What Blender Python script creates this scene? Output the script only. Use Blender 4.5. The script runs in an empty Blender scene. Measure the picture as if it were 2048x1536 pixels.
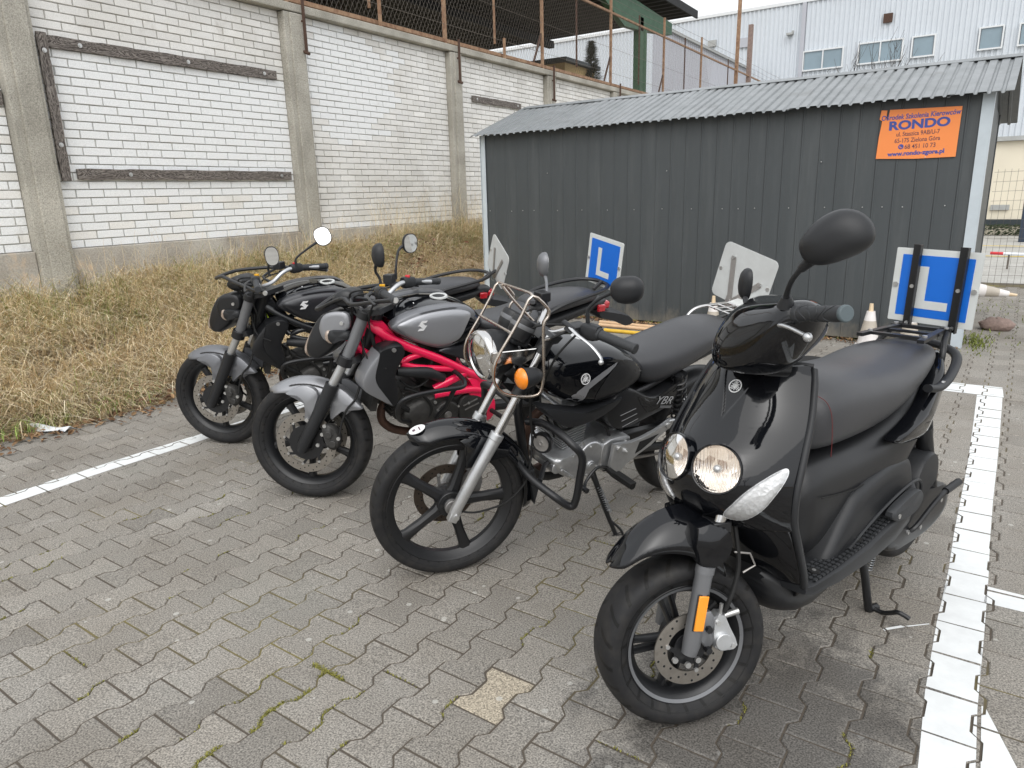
import bpy, math, random
from mathutils import Vector, Matrix
import numpy as np
S = bpy.context.scene
COL = S.collection
R = math.radians
random.seed(7)
RNG = np.random.default_rng(11)

# ---------------------------------------------------------------- camera
def cam_basis(yaw, pitch, roll):
    cy, sy = math.cos(yaw), math.sin(yaw)
    f = Vector((-sy*math.cos(pitch), cy*math.cos(pitch), -math.sin(pitch)))
    r = Vector((cy, sy, 0)); u = r.cross(f)
    r2 = r*math.cos(roll)+u*math.sin(roll); u2 = -r*math.sin(roll)+u*math.cos(roll)
    return r2, u2, f
cam = bpy.data.cameras.new('camera'); camo = bpy.data.objects.new('camera', cam); COL.objects.link(camo)
r_, u_, f_ = cam_basis(.564349, .2594, -.027259)
camo.matrix_world = Matrix(((r_.x, u_.x, -f_.x, 0), (r_.y, u_.y, -f_.y, 0), (r_.z, u_.z, -f_.z, 1.413), (0, 0, 0, 1)))
cam.sensor_width = 36; cam.lens = 36*1433.1/2048; cam.clip_end = 600; cam.clip_start = .05
S.camera = camo

# ---------------------------------------------------------------- world and sun (overcast daylight)
SUN_EL, SUN_ROT = R(48), R(150)
W = bpy.data.worlds.new('World'); S.world = W; W.use_nodes = True
nt = W.node_tree; nt.nodes.clear()
sky = nt.nodes.new('ShaderNodeTexSky'); sky.sky_type = 'NISHITA'; sky.sun_disc = False
sky.sun_elevation = SUN_EL; sky.sun_rotation = SUN_ROT; sky.air_density = 1.6; sky.dust_density = 6
hs = nt.nodes.new('ShaderNodeHueSaturation'); hs.inputs['Saturation'].default_value = .10; hs.inputs['Value'].default_value = 1.0
mx = nt.nodes.new('ShaderNodeMixRGB'); mx.inputs['Fac'].default_value = .62
mx.inputs['Color2'].default_value = (9.3, 9.55, 9.9, 1)      # the even cloud layer
bg = nt.nodes.new('ShaderNodeBackground'); bg.inputs['Strength'].default_value = .115
wo = nt.nodes.new('ShaderNodeOutputWorld')
nt.links.new(sky.outputs[0], hs.inputs['Color']); nt.links.new(hs.outputs[0], mx.inputs['Color1'])
nt.links.new(mx.outputs[0], bg.inputs[0]); nt.links.new(bg.outputs[0], wo.inputs[0])
sl = bpy.data.lights.new('sun', 'SUN'); sl.energy = .8; sl.angle = R(75); sl.color = (1, .97, .93)
so = bpy.data.objects.new('sun', sl); COL.objects.link(so)
# sky texture: rotation measured clockwise from +Y
d_ = Vector((math.sin(SUN_ROT)*math.cos(SUN_EL), math.cos(SUN_ROT)*math.cos(SUN_EL), math.sin(SUN_EL)))
so.rotation_euler = d_.to_track_quat('Z', 'Y').to_euler()
S.view_settings.view_transform = 'Standard'; S.view_settings.look = 'None'
S.view_settings.exposure = 0.50; S.view_settings.gamma = 1
S.view_settings.use_curve_mapping = False
S.cycles.max_bounces = 6; S.cycles.transparent_max_bounces = 12

# ---------------------------------------------------------------- materials
MT = {}
def mat(name, col=(.5, .5, .5), rough=.5, metal=0, coat=0, var=0, vscale=8, bump=0, bscale=200, spec=.5, trans=0, emit=0, ecol=None, tint=0, alpha=1, vcol=None, bdist=.002, crough=.03):
    m = bpy.data.materials.new(name); m.use_nodes = True
    t = m.node_tree; b = t.nodes['Principled BSDF']
    b.inputs['Base Color'].default_value = (*col, 1); b.inputs['Roughness'].default_value = rough
    b.inputs['Metallic'].default_value = metal; b.inputs['Coat Weight'].default_value = coat
    b.inputs['Coat Roughness'].default_value = crough
    b.inputs['Specular IOR Level'].default_value = spec; b.inputs['Transmission Weight'].default_value = trans
    if emit: b.inputs['Emission Color'].default_value = (*(ecol or col), 1); b.inputs['Emission Strength'].default_value = emit
    L = t.links.new
    tc = t.nodes.new('ShaderNodeTexCoord')
    last = None
    if var:
        n = t.nodes.new('ShaderNodeTexNoise'); n.inputs['Scale'].default_value = vscale; n.inputs['Detail'].default_value = 6; n.inputs['Roughness'].default_value = .65
        L(tc.outputs['Object'], n.inputs['Vector'])
        mr = t.nodes.new('ShaderNodeMapRange'); mr.inputs[1].default_value = .3; mr.inputs[2].default_value = .7
        L(n.outputs[0], mr.inputs[0])
        x = t.nodes.new('ShaderNodeMixRGB'); L(mr.outputs[0], x.inputs[0])
        c2 = vcol or tuple(c*(1-var) for c in col)
        x.inputs[1].default_value = (*c2, 1); x.inputs[2].default_value = (*col, 1)
        last = x.outputs[0]
        rr = t.nodes.new('ShaderNodeMapRange'); rr.inputs[3].default_value = min(1, rough+.12); rr.inputs[4].default_value = max(.02, rough-.04)
        L(n.outputs[0], rr.inputs[0]); L(rr.outputs[0], b.inputs['Roughness'])
    if last: L(last, b.inputs['Base Color'])
    if bump:
        n2 = t.nodes.new('ShaderNodeTexNoise'); n2.inputs['Scale'].default_value = bscale; n2.inputs['Detail'].default_value = 3
        L(tc.outputs['Object'], n2.inputs['Vector'])
        bp = t.nodes.new('ShaderNodeBump'); bp.inputs['Strength'].default_value = bump; bp.inputs['Distance'].default_value = bdist
        L(n2.outputs[0], bp.inputs['Height']); L(bp.outputs[0], b.inputs['Normal'])
    MT[name] = m
    return m
def nodes(m):
    t = m.node_tree
    return t, t.nodes['Principled BSDF'], t.nodes.new, t.links.new
def tint_socket(t, amt_obj=1.0):
    """per piece shade: custom property 'tint' of single pieces, attribute 'tint' of joined ones"""
    a = t.nodes.new('ShaderNodeAttribute'); a.attribute_type = 'OBJECT'; a.attribute_name = 'tint'
    g = t.nodes.new('ShaderNodeAttribute'); g.attribute_type = 'GEOMETRY'; g.attribute_name = 'tint'
    s = t.nodes.new('ShaderNodeMath'); s.operation = 'ADD'
    t.links.new(a.outputs['Fac'], s.inputs[0]); t.links.new(g.outputs['Fac'], s.inputs[1])
    return s.outputs[0]

# ---------------------------------------------------------------- mesh building
def catmull(pts, closed=False, k=6):
    P = [Vector(p) for p in pts]; n = len(P); out = []
    rng = range(n if closed else n-1)
    for i in rng:
        if closed: a, b, c, d = P[(i-1) % n], P[i], P[(i+1) % n], P[(i+2) % n]
        else: a, b, c, d = P[max(i-1, 0)], P[i], P[i+1], P[min(i+2, n-1)]
        for j in range(k):
            s = j/k
            out.append(.5*((2*b)+(c-a)*s+(2*a-5*b+4*c-d)*s*s+(3*b-a-3*c+d)*s**3))
    if not closed: out.append(P[-1])
    return out
def interp(x, xs, ys):
    return float(np.interp(x, xs, ys))
def frame_of(d):
    d = Vector(d).normalized()
    a = Vector((0, 0, 1)) if abs(d.z) < .9 else Vector((0, 1, 0))
    u = d.cross(a).normalized(); v = d.cross(u).normalized()
    return u, v
class G:
    def __init__(s): s.v = []; s.f = []
    def add(s, vs, fs):
        o = len(s.v); s.v += [tuple(v) for v in vs]; s.f += [tuple(i+o for i in f) for f in fs]; return s
    def box(s, c, d, rot=None, taper=1):
        hx, hy, hz = d[0]/2, d[1]/2, d[2]/2
        vs = [Vector((x*hx*(taper if z > 0 else 1), y*hy*(taper if z > 0 else 1), z*hz)) for z in (-1, 1) for y in (-1, 1) for x in (-1, 1)]
        if rot is not None: vs = [rot @ v for v in vs]
        c = Vector(c)
        return s.add([v+c for v in vs], [(0, 2, 3, 1), (4, 5, 7, 6), (0, 1, 5, 4), (1, 3, 7, 5), (3, 2, 6, 7), (2, 0, 4, 6)])
    def bar(s, p0, p1, w, h, up=(0, 0, 1)):
        p0, p1 = Vector(p0), Vector(p1); d = (p1-p0); L = d.length; d.normalize()
        up = Vector(up); side = d.cross(up)
        if side.length < 1e-4: side = d.cross(Vector((0, 1, 0)))
        side.normalize(); u = side.cross(d)
        m = Matrix((d, side, u)).transposed()
        return s.box((p0+p1)/2, (L, w, h), m)
    def cyl(s, p0, p1, r0, r1=None, n=16, cap=True):
        r1 = r0 if r1 is None else r1
        p0, p1 = Vector(p0), Vector(p1); u, v = frame_of(p1-p0)
        vs = []
        for p, r in ((p0, r0), (p1, r1)):
            for i in range(n):
                a = 2*math.pi*i/n; vs.append(p+u*math.cos(a)*r+v*math.sin(a)*r)
        fs = [(i, (i+1) % n, n+(i+1) % n, n+i) for i in range(n)]
        if cap: fs += [tuple(range(n-1, -1, -1)), tuple(range(n, 2*n))]
        return s.add(vs, fs)
    def tube(s, pts, r, n=10, smooth=0, cap=True, closed=False, flat=1.0):
        P = catmull(pts, closed, smooth) if smooth else [Vector(p) for p in pts]
        m = len(P); rr = r if isinstance(r, (list, tuple)) else None
        rs = [float(np.interp(i/(m-1), np.linspace(0, 1, len(rr)), rr)) for i in range(m)] if rr else [r]*m
        ts = []
        for i in range(m):
            if closed: t = P[(i+1) % m]-P[i-1]
            else: t = P[min(i+1, m-1)]-P[max(i-1, 0)]
            ts.append(t.normalized() if t.length > 1e-9 else Vector((0, 0, 1)))
        u, v = frame_of(ts[0]); vs = []
        for i in range(m):
            t = ts[i]; u = (u-t*u.dot(t)).normalized(); v = t.cross(u)
            for j in range(n):
                a = 2*math.pi*j/n; vs.append(P[i]+u*math.cos(a)*rs[i]+v*math.sin(a)*rs[i]*flat)
        fs = []
        for i in range(m if closed else m-1):
            k = (i+1) % m
            for j in range(n): fs.append((i*n+j, i*n+(j+1) % n, k*n+(j+1) % n, k*n+j))
        if cap and not closed: fs += [tuple(range(n-1, -1, -1)), tuple(range((m-1)*n, m*n))]
        return s.add(vs, fs)
    def lathe(s, prof, c=(0, 0, 0), ax='y', n=48, closed=False, arc=(0, 2*math.pi)):
        """prof: (axial, radius) pairs"""
        full = abs(arc[1]-arc[0]-2*math.pi) < 1e-6
        cols = n if full else n+1; vs = []
        for i in range(cols):
            a = arc[0]+(arc[1]-arc[0])*i/n; ca, sa = math.cos(a), math.sin(a)
            for (h, r) in prof:
                if ax == 'y': vs.append((c[0]+r*ca, c[1]+h, c[2]+r*sa))
                elif ax == 'z': vs.append((c[0]+r*ca, c[1]+r*sa, c[2]+h))
                else: vs.append((c[0]+h, c[1]+r*ca, c[2]+r*sa))
        m = len(prof); fs = []
        for i in range(n):
            k = (i+1) % cols
            for j in range(m if closed else m-1):
                q = (j+1) % m
                fs.append((i*m+j, i*m+q, k*m+q, k*m+j))
        return s.add(vs, fs)
    def loft(s, rings, cap=True, closed=False):
        n = len(rings[0]); vs = [p for r in rings for p in r]; fs = []; m = len(rings)
        for i in range(m if closed else m-1):
            k = (i+1) % m
            for j in range(n): fs.append((i*n+j, i*n+(j+1) % n, k*n+(j+1) % n, k*n+j))
        if cap and not closed: fs += [tuple(range(n-1, -1, -1)), tuple(range((m-1)*n, m*n))]
        return s.add(vs, fs)
    def grid(s, rows):
        m, n = len(rows), len(rows[0]); vs = [p for r in rows for p in r]
        return s.add(vs, [(i*n+j, i*n+j+1, (i+1)*n+j+1, (i+1)*n+j) for i in range(m-1) for j in range(n-1)])
    def prism(s, poly, y0, y1, ax='y'):
        """poly in the plane normal to ax"""
        def P(a, b, h): return (a, h, b) if ax == 'y' else ((a, b, h) if ax == 'z' else (h, a, b))
        n = len(poly); vs = [P(a, b, y0) for a, b in poly]+[P(a, b, y1) for a, b in poly]
        fs = [tuple(range(n)), tuple(range(2*n-1, n-1, -1))]+[(i, n+i, n+(i+1) % n, (i+1) % n) for i in range(n)]
        return s.add(vs, fs)
    def dome(s, poly, levels, smooth=0, ctr=None):
        """poly: closed outline (x,z); levels: (y, shrink). A pillow shape whose outline is poly"""
        if smooth: poly = [(p.x, p.y) for p in catmull([(a, b, 0) for a, b in poly], True, smooth)]
        cx = sum(p[0] for p in poly)/len(poly) if ctr is None else ctr[0]
        cz = sum(p[1] for p in poly)/len(poly) if ctr is None else ctr[1]
        rings = []
        for lv in levels:
            y, k = lv[0], lv[1]
            rings.append([(cx+(a-cx)*k, y, cz+(b-cz)*k) for a, b in poly])
        n = len(poly); s.loft(rings, cap=False)
        o = len(s.v)
        s.v += [(cx, levels[0][0], cz), (cx, levels[-1][0], cz)]
        b0 = o-n*len(levels); b1 = o-n
        for i in range(n):
            s.f.append((o, b0+(i+1) % n, b0+i)); s.f.append((o+1, b1+i, b1+(i+1) % n))
        return s
    def sphere(s, c, r, n=12, m=8, sc=(1, 1, 1), rot=None):
        prof = [(-math.cos(math.pi*j/m), math.sin(math.pi*j/m)) for j in range(m+1)]
        g = G().lathe([(h*r, max(q*r, 1e-4)) for h, q in prof], (0, 0, 0), 'z', n)
        vs = [Vector((v[0]*sc[0], v[1]*sc[1], v[2]*sc[2])) for v in g.v]
        if rot is not None: vs = [rot @ v for v in vs]
        return s.add([v+Vector(c) for v in vs], g.f)
    def xf(s, M):
        s.v = [tuple(M @ Vector(v)) for v in s.v]; return s
    def mirror(s):
        o = len(s.v); n = len(s.v); nf = list(s.f)
        s.v += [(x, -y, z) for x, y, z in s.v[:n]]
        s.f += [tuple(i+o for i in reversed(f)) for f in nf]; return s
def ring_se(x, w, z0, z1, e=2.4, n=20, y0=0):
    out = []; zc = (z0+z1)/2; h = (z1-z0)/2
    for i in range(n):
        a = 2*math.pi*i/n; c, q = math.cos(a), math.sin(a)
        out.append((x, y0+w*math.copysign(abs(c)**(2/e), c), zc+h*math.copysign(abs(q)**(2/e), q)))
    return out
WORLD = {}
def link(o, parent=None, M=None, label=None, cat=None, group=None, kind=None):
    COL.objects.link(o)
    M = Matrix.Identity(4) if M is None else M
    WORLD[o.name] = M
    if parent is not None:
        o.parent = parent; o.matrix_local = WORLD[parent.name].inverted() @ M
    else: o.matrix_world = M
    if label: o['label'] = label
    if cat: o['category'] = cat
    if group: o['group'] = group
    if kind: o['kind'] = kind
    return o
def mesh_of(name, g, m, smooth=35, attr=None):
    me = bpy.data.meshes.new(name); me.from_pydata(g.v, [], g.f)
    ms = m if isinstance(m, (list, tuple)) else [m]
    for q in ms: me.materials.append(MT[q] if isinstance(q, str) else q)
    if smooth is not None:
        me.shade_smooth(); me.set_sharp_from_angle(angle=R(smooth))
    if attr is not None:
        a = me.attributes.new('tint', 'FLOAT', 'FACE'); a.data.foreach_set('value', attr)
    me.validate()
    return me
def obj(name, g, m, parent=None, M=None, smooth=35, sub=0, bevel=0, solid=0, attr=None, **kw):
    o = bpy.data.objects.new(name, mesh_of(name, g, m, smooth, attr))
    if solid: q = o.modifiers.new('solid', 'SOLIDIFY'); q.thickness = solid; q.offset = 0
    if bevel: q = o.modifiers.new('bevel', 'BEVEL'); q.width = bevel; q.segments = 2; q.limit_method = 'ANGLE'; q.angle_limit = R(40)
    if sub: q = o.modifiers.new('sub', 'SUBSURF'); q.levels = sub; q.render_levels = sub
    if parent is not None and M is None: M = WORLD[parent.name]
    return link(o, parent, M, **kw)
def empty(name, M, **kw):
    o = bpy.data.objects.new(name, None); o.empty_display_size = .1
    return link(o, None, M, **kw)
def T(x=0, y=0, z=0): return Matrix.Translation((x, y, z))
def pose(x, y, head, lean):
    a, l = R(head), R(lean)
    h = Vector((math.cos(a), math.sin(a), 0)); left = Vector((-h.y, h.x, 0))
    up = Vector((0, 0, math.cos(l)))+left*math.sin(l); lt = up.cross(h)
    return Matrix(((h.x, lt.x, up.x, x), (h.y, lt.y, up.y, y), (h.z, lt.z, up.z, 0), (0, 0, 0, 1)))
def text_obj(name, s, size, m, parent, M, align='CENTER', bold=0, sx=1.0, shear=0, ext=.0004, **kw):
    """flat print: lettering turned into a mesh lying on the surface it is printed on"""
    cu = bpy.data.curves.new(name, 'FONT'); cu.body = s; cu.size = size; cu.align_x = align; cu.extrude = ext
    cu.offset = bold; cu.shear = shear; cu.resolution_u = 4
    to = bpy.data.objects.new(name+'_tmp', cu); COL.objects.link(to)
    dg = bpy.context.evaluated_depsgraph_get(); me = bpy.data.meshes.new_from_object(to.evaluated_get(dg))
    bpy.data.objects.remove(to)
    me.transform(Matrix.Diagonal((sx, 1, 1, 1))); me.name = name
    me.materials.clear(); me.materials.append(MT[m])
    o = bpy.data.objects.new(name, me)
    return link(o, parent, M, **kw)
# ---------------------------------------------------------------- materials of the place
def stone_mat(name, c0, c1, speck, bumpd=.0015, tintamt=.12, spscale=420, patch=None, stain=False, rough=.85, c_tint=None):
    m = mat(name, c0, rough); t, b, N, L = nodes(m)
    geo = N('ShaderNodeNewGeometry')
    n1 = N('ShaderNodeTexNoise'); n1.inputs['Scale'].default_value = 2.2; n1.inputs['Detail'].default_value = 7; L(geo.outputs['Position'], n1.inputs['Vector'])
    r1 = N('ShaderNodeMapRange'); r1.inputs[1].default_value = .35; r1.inputs[2].default_value = .65; L(n1.outputs[0], r1.inputs[0])
    x1 = N('ShaderNodeMixRGB'); x1.inputs[1].default_value = (*c0, 1); x1.inputs[2].default_value = (*c1, 1); L(r1.outputs[0], x1.inputs[0])
    n2 = N('ShaderNodeTexNoise'); n2.inputs['Scale'].default_value = spscale; n2.inputs['Detail'].default_value = 2; L(geo.outputs['Position'], n2.inputs['Vector'])
    r2 = N('ShaderNodeMapRange'); r2.inputs[1].default_value = .3; r2.inputs[2].default_value = .7; r2.inputs[3].default_value = 1-speck; r2.inputs[4].default_value = 1+speck; L(n2.outputs[0], r2.inputs[0])
    v = N('ShaderNodeHueSaturation'); L(x1.outputs[0], v.inputs['Color'])
    ts = tint_socket(t)
    ma = N('ShaderNodeMath'); ma.operation = 'MULTIPLY_ADD'; ma.inputs[1].default_value = tintamt; ma.inputs[2].default_value = 1.0; L(ts, ma.inputs[0])
    mm = N('ShaderNodeMath'); mm.operation = 'MULTIPLY'; L(ma.outputs[0], mm.inputs[0]); L(r2.outputs[0], mm.inputs[1]); L(mm.outputs[0], v.inputs['Value'])
    last = v.outputs[0]
    if c_tint:   # pieces with tint above 2 are cast from another stone
        k_ = 1+3*tintamt; gt = N('ShaderNodeMath'); gt.operation = 'GREATER_THAN'; gt.inputs[1].default_value = 2; L(ts, gt.inputs[0])
        x4 = N('ShaderNodeMixRGB'); L(gt.outputs[0], x4.inputs[0]); L(x1.outputs[0], x4.inputs[1]); x4.inputs[2].default_value = tuple(q/k_ for q in c_tint)+(1,); L(x4.outputs[0], v.inputs['Color'])
    # lichen spots
    if patch:
        vo = N('ShaderNodeTexVoronoi'); vo.inputs['Scale'].default_value = 13; L(geo.outputs['Position'], vo.inputs['Vector'])
        lt = N('ShaderNodeMath'); lt.operation = 'LESS_THAN'; lt.inputs[1].default_value = .13; L(vo.outputs['Distance'], lt.inputs[0])
        sp = N('ShaderNodeSeparateColor'); L(vo.outputs['Color'], sp.inputs[0])
        g2 = N('ShaderNodeMath'); g2.operation = 'GREATER_THAN'; g2.inputs[1].default_value = .80; L(sp.outputs[0], g2.inputs[0])
        an = N('ShaderNodeMath'); an.operation = 'MULTIPLY'; L(lt.outputs[0], an.inputs[0]); L(g2.outputs[0], an.inputs[1])
        an2 = N('ShaderNodeMath'); an2.operation = 'MULTIPLY'; an2.inputs[1].default_value = .6; L(an.outputs[0], an2.inputs[0])
        x2 = N('ShaderNodeMixRGB'); L(an2.outputs[0], x2.inputs[0]); L(last, x2.inputs[1]); x2.inputs[2].default_value = (*patch, 1); last = x2.outputs[0]
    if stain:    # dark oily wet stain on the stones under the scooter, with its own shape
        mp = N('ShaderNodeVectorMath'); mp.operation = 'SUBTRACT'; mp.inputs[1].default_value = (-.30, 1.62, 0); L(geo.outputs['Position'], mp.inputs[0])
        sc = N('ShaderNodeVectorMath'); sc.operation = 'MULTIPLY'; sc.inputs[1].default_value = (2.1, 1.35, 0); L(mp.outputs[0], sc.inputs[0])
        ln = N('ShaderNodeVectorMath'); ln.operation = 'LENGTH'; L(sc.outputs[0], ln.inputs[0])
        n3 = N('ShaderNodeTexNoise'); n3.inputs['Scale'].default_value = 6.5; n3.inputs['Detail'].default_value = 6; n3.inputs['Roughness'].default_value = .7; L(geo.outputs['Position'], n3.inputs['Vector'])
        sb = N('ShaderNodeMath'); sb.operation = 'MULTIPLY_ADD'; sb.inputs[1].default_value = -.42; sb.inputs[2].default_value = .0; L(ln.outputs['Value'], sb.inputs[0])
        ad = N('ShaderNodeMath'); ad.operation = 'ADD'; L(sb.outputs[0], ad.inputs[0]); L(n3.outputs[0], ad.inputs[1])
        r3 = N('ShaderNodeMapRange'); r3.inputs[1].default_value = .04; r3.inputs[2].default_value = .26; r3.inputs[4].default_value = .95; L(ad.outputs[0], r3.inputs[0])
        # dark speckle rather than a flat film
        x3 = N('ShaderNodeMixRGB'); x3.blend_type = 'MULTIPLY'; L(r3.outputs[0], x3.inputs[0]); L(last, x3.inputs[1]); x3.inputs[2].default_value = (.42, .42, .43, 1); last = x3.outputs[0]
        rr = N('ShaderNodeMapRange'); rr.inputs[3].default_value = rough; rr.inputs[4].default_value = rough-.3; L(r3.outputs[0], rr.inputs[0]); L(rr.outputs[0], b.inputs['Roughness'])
    L(last, b.inputs['Base Color'])
    bp = N('ShaderNodeBump'); bp.inputs['Strength'].default_value = .8; bp.inputs['Distance'].default_value = bumpd; L(n2.outputs[0], bp.inputs['Height']); L(bp.outputs[0], b.inputs['Normal'])
    return m
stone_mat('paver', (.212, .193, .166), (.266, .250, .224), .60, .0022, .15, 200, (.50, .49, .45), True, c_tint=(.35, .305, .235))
def joint_mat():
    m = mat('joint', (.05, .045, .035), .95); t, b, N, L = nodes(m)
    geo = N('ShaderNodeNewGeometry')
    n1 = N('ShaderNodeTexNoise'); n1.inputs['Scale'].default_value = 1.3; n1.inputs['Detail'].default_value = 5; L(geo.outputs['Position'], n1.inputs['Vector'])
    r1 = N('ShaderNodeMapRange'); r1.inputs[1].default_value = .52; r1.inputs[2].default_value = .72; L(n1.outputs[0], r1.inputs[0])
    n2 = N('ShaderNodeTexNoise'); n2.inputs['Scale'].default_value = 120; L(geo.outputs['Position'], n2.inputs['Vector'])
    x0 = N('ShaderNodeMixRGB'); L(n2.outputs[0], x0.inputs[0]); x0.inputs[1].default_value = (.13, .13, .035, 1); x0.inputs[2].default_value = (.24, .18, .06, 1)
    x1 = N('ShaderNodeMixRGB'); L(r1.outputs[0], x1.inputs[0]); x1.inputs[1].default_value = (.085, .070, .054, 1); L(x0.outputs[0], x1.inputs[2])
    L(x1.outputs[0], b.inputs['Base Color'])
joint_mat()
mat('paint_white', (.80, .82, .82), .55, var=.16, vscale=9, bump=.5, bscale=300, bdist=.001)
stone_mat('brick', (.66, .65, .62), (.745, .74, .72), .09, .003, .07, 110, None, rough=.75, c_tint=(.78, .795, .80))
stone_mat('mortar', (.43, .415, .38), (.52, .51, .475), .2, .003, 0, 150)
stone_mat('concrete', (.30, .285, .245), (.43, .41, .36), .30, .004, .1, 90)
stone_mat('plinth', (.30, .27, .23), (.45, .43, .39), .16, .003, 0, 70, (.20, .19, .17))
stone_mat('lot', (.36, .35, .32), (.44, .43, .40), .2, .002, 0, 60)
stone_mat('lot_far', (.20, .19, .17), (.27, .26, .235), .2, .002, 0, 60)
stone_mat('soil', (.16, .12, .07), (.30, .24, .14), .35, .01, 0, 60)
def add_blotch(m, col, scale, lo, hi, stretch=(1, 1, 1), zfade=None, amt=1.0):
    t, b, N, L = nodes(m); old = b.inputs['Base Color'].links[0].from_socket if b.inputs['Base Color'].links else None
    geo = N('ShaderNodeNewGeometry'); mp = N('ShaderNodeVectorMath'); mp.operation = 'MULTIPLY'; mp.inputs[1].default_value = stretch; L(geo.outputs['Position'], mp.inputs[0])
    n = N('ShaderNodeTexNoise'); n.inputs['Scale'].default_value = scale; n.inputs['Detail'].default_value = 7; n.inputs['Roughness'].default_value = .7; L(mp.outputs[0], n.inputs['Vector'])
    f = n.outputs[0]
    if zfade:
        sx = N('ShaderNodeSeparateXYZ'); L(geo.outputs['Position'], sx.inputs[0]); r0 = N('ShaderNodeMapRange'); r0.inputs[1].default_value = zfade[0]; r0.inputs[2].default_value = zfade[1]; r0.inputs[3].default_value = zfade[2]; r0.inputs[4].default_value = 0; L(sx.outputs[2], r0.inputs[0])
        ad = N('ShaderNodeMath'); ad.operation = 'ADD'; L(f, ad.inputs[0]); L(r0.outputs[0], ad.inputs[1]); f = ad.outputs[0]
    r = N('ShaderNodeMapRange'); r.inputs[1].default_value = lo; r.inputs[2].default_value = hi; r.inputs[4].default_value = amt; L(f, r.inputs[0])
    x = N('ShaderNodeMixRGB'); L(r.outputs[0], x.inputs[0]); x.inputs[2].default_value = (*col, 1)
    if old: L(old, x.inputs[1])
    else: x.inputs[1].default_value = b.inputs['Base Color'].default_value
    L(x.outputs[0], b.inputs['Base Color'])
add_blotch(MT['plinth'], (.60, .45, .31), 1.6, .56, .66, (1, 1, .6)); add_blotch(MT['plinth'], (.16, .15, .13), 3.5, .60, .72, (1, 1, 1), None, .7)
add_blotch(MT['concrete'], (.13, .12, .10), 38, .60, .68, (1, 1, 1), None, .75); add_blotch(MT['concrete'], (.22, .21, .18), 2.2, .52, .70, (1, 1, .35), None, .55)
add_blotch(MT['brick'], (.42, .40, .36), 3.2, .60, .74, (1, 1, .7), None, .6); add_blotch(MT['brick'], (.50, .46, .40), 26, .66, .72, (1, 1, 1), None, .6)
add_blotch(MT['paver'], (.15, .145, .12), 1.1, .54, .70, (1, 1, 1), None, .45); add_blotch(MT['paver'], (.36, .34, .31), 5, .63, .72, (1, 1, 1), None, .5)
def wood_mat(name, a, bcol):
    m = mat(name, a, .8); t, b, N, L = nodes(m)
    tc = N('ShaderNodeTexCoord'); mp = N('ShaderNodeMapping'); mp.inputs['Scale'].default_value = (.9, 1, 6); L(tc.outputs['Object'], mp.inputs[0])
    w = N('ShaderNodeTexNoise'); w.inputs['Scale'].default_value = 4.0; w.inputs['Detail'].default_value = 5; w.inputs['Distortion'].default_value = 1.6; L(mp.outputs[0], w.inputs['Vector'])
    s = N('ShaderNodeMath'); s.operation = 'MULTIPLY'; s.inputs[1].default_value = 60; L(w.outputs[0], s.inputs[0])
    q = N('ShaderNodeMath'); q.operation = 'SINE'; L(s.outputs[0], q.inputs[0])
    r = N('ShaderNodeMapRange'); r.inputs[1].default_value = -1; r.inputs[2].default_value = 1; L(q.outputs[0], r.inputs[0])
    x = N('ShaderNodeMixRGB'); L(r.outputs[0], x.inputs[0]); x.inputs[1].default_value = (*a, 1); x.inputs[2].default_value = (*bcol, 1); L(x.outputs[0], b.inputs['Base Color'])
    bp = N('ShaderNodeBump'); bp.inputs['Strength'].default_value = .7; bp.inputs['Distance'].default_value = .002; L(r.outputs[0], bp.inputs['Height']); L(bp.outputs[0], b.inputs['Normal'])
wood_mat('old_wood', (.045, .036, .032), (.24, .215, .195)); wood_mat('tan_wood', (.36, .26, .16), (.50, .39, .27))
mat('rust', (.17, .085, .05), .85, var=.55, vscale=12, bump=.6, bscale=90, vcol=(.36, .24, .15))
mat('rust_dark', (.09, .05, .035), .85, var=.4, vscale=20)
mat('wire', (.16, .14, .12), .6, metal=.4)
mat('shed_grey', (.058, .066, .070), .45, var=.10, vscale=3, spec=.5)
mat('roof_metal', (.27, .285, .295), .38, metal=.25, var=.25, vscale=5, vcol=(.20, .215, .22))
mat('trim_light', (.52, .58, .62), .45, var=.12, vscale=6)
add_blotch(MT['shed_grey'], (.20, .18, .145), 5, .70, .95, (1, 1, .5), (0, .35, .42), .8); add_blotch(MT['shed_grey'], (.11, .118, .12), 1.6, .50, .72, (3.5, 1, .3), None, .45)
add_blotch(MT['roof_metal'], (.12, .115, .10), 3, .56, .75, (1, 1, 1), None, .5)
mat('bolt', (.55, .55, .54), .35, metal=.8)
mat('orange_vinyl', (.88, .27, .07), .45, var=.06, vscale=3)
mat('ink_blue', (.045, .075, .30), .5); mat('ink_dark', (.10, .045, .07), .5)
mat('green_steel', (.03, .095, .045), .5, var=.3, vscale=6)
mat('black_roof', (.012, .014, .015), .7, var=.4, vscale=4)
mat('facade', (.58, .62, .66), .45, var=.05, vscale=.4)
mat('facade_grey', (.42, .43, .47), .5, var=.06, vscale=.4)
mat('win_frame', (.66, .68, .69), .4); mat('win_glass', (.22, .30, .35), .08, spec=.8, var=.2, vscale=.8)
mat('cream', (.74, .68, .55), .8, var=.08, vscale=1.2); mat('coping_grey', (.40, .41, .40), .7, var=.2)
mat('dark_base', (.03, .04, .045), .7); mat('navy', (.02, .035, .06), .5); mat('hedge', (.05, .075, .03), .9, var=.6, vscale=30)
mat('cone_white', (.80, .78, .76), .5, var=.15, vscale=9, vcol=(.66, .62, .60)); mat('cone_band', (.50, .45, .38), .5, var=.2, vscale=12); mat('cone_tip', (.78, .62, .42), .55, var=.15, vscale=20)
mat('black_rubber_flat', (.02, .02, .02), .8)
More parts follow.
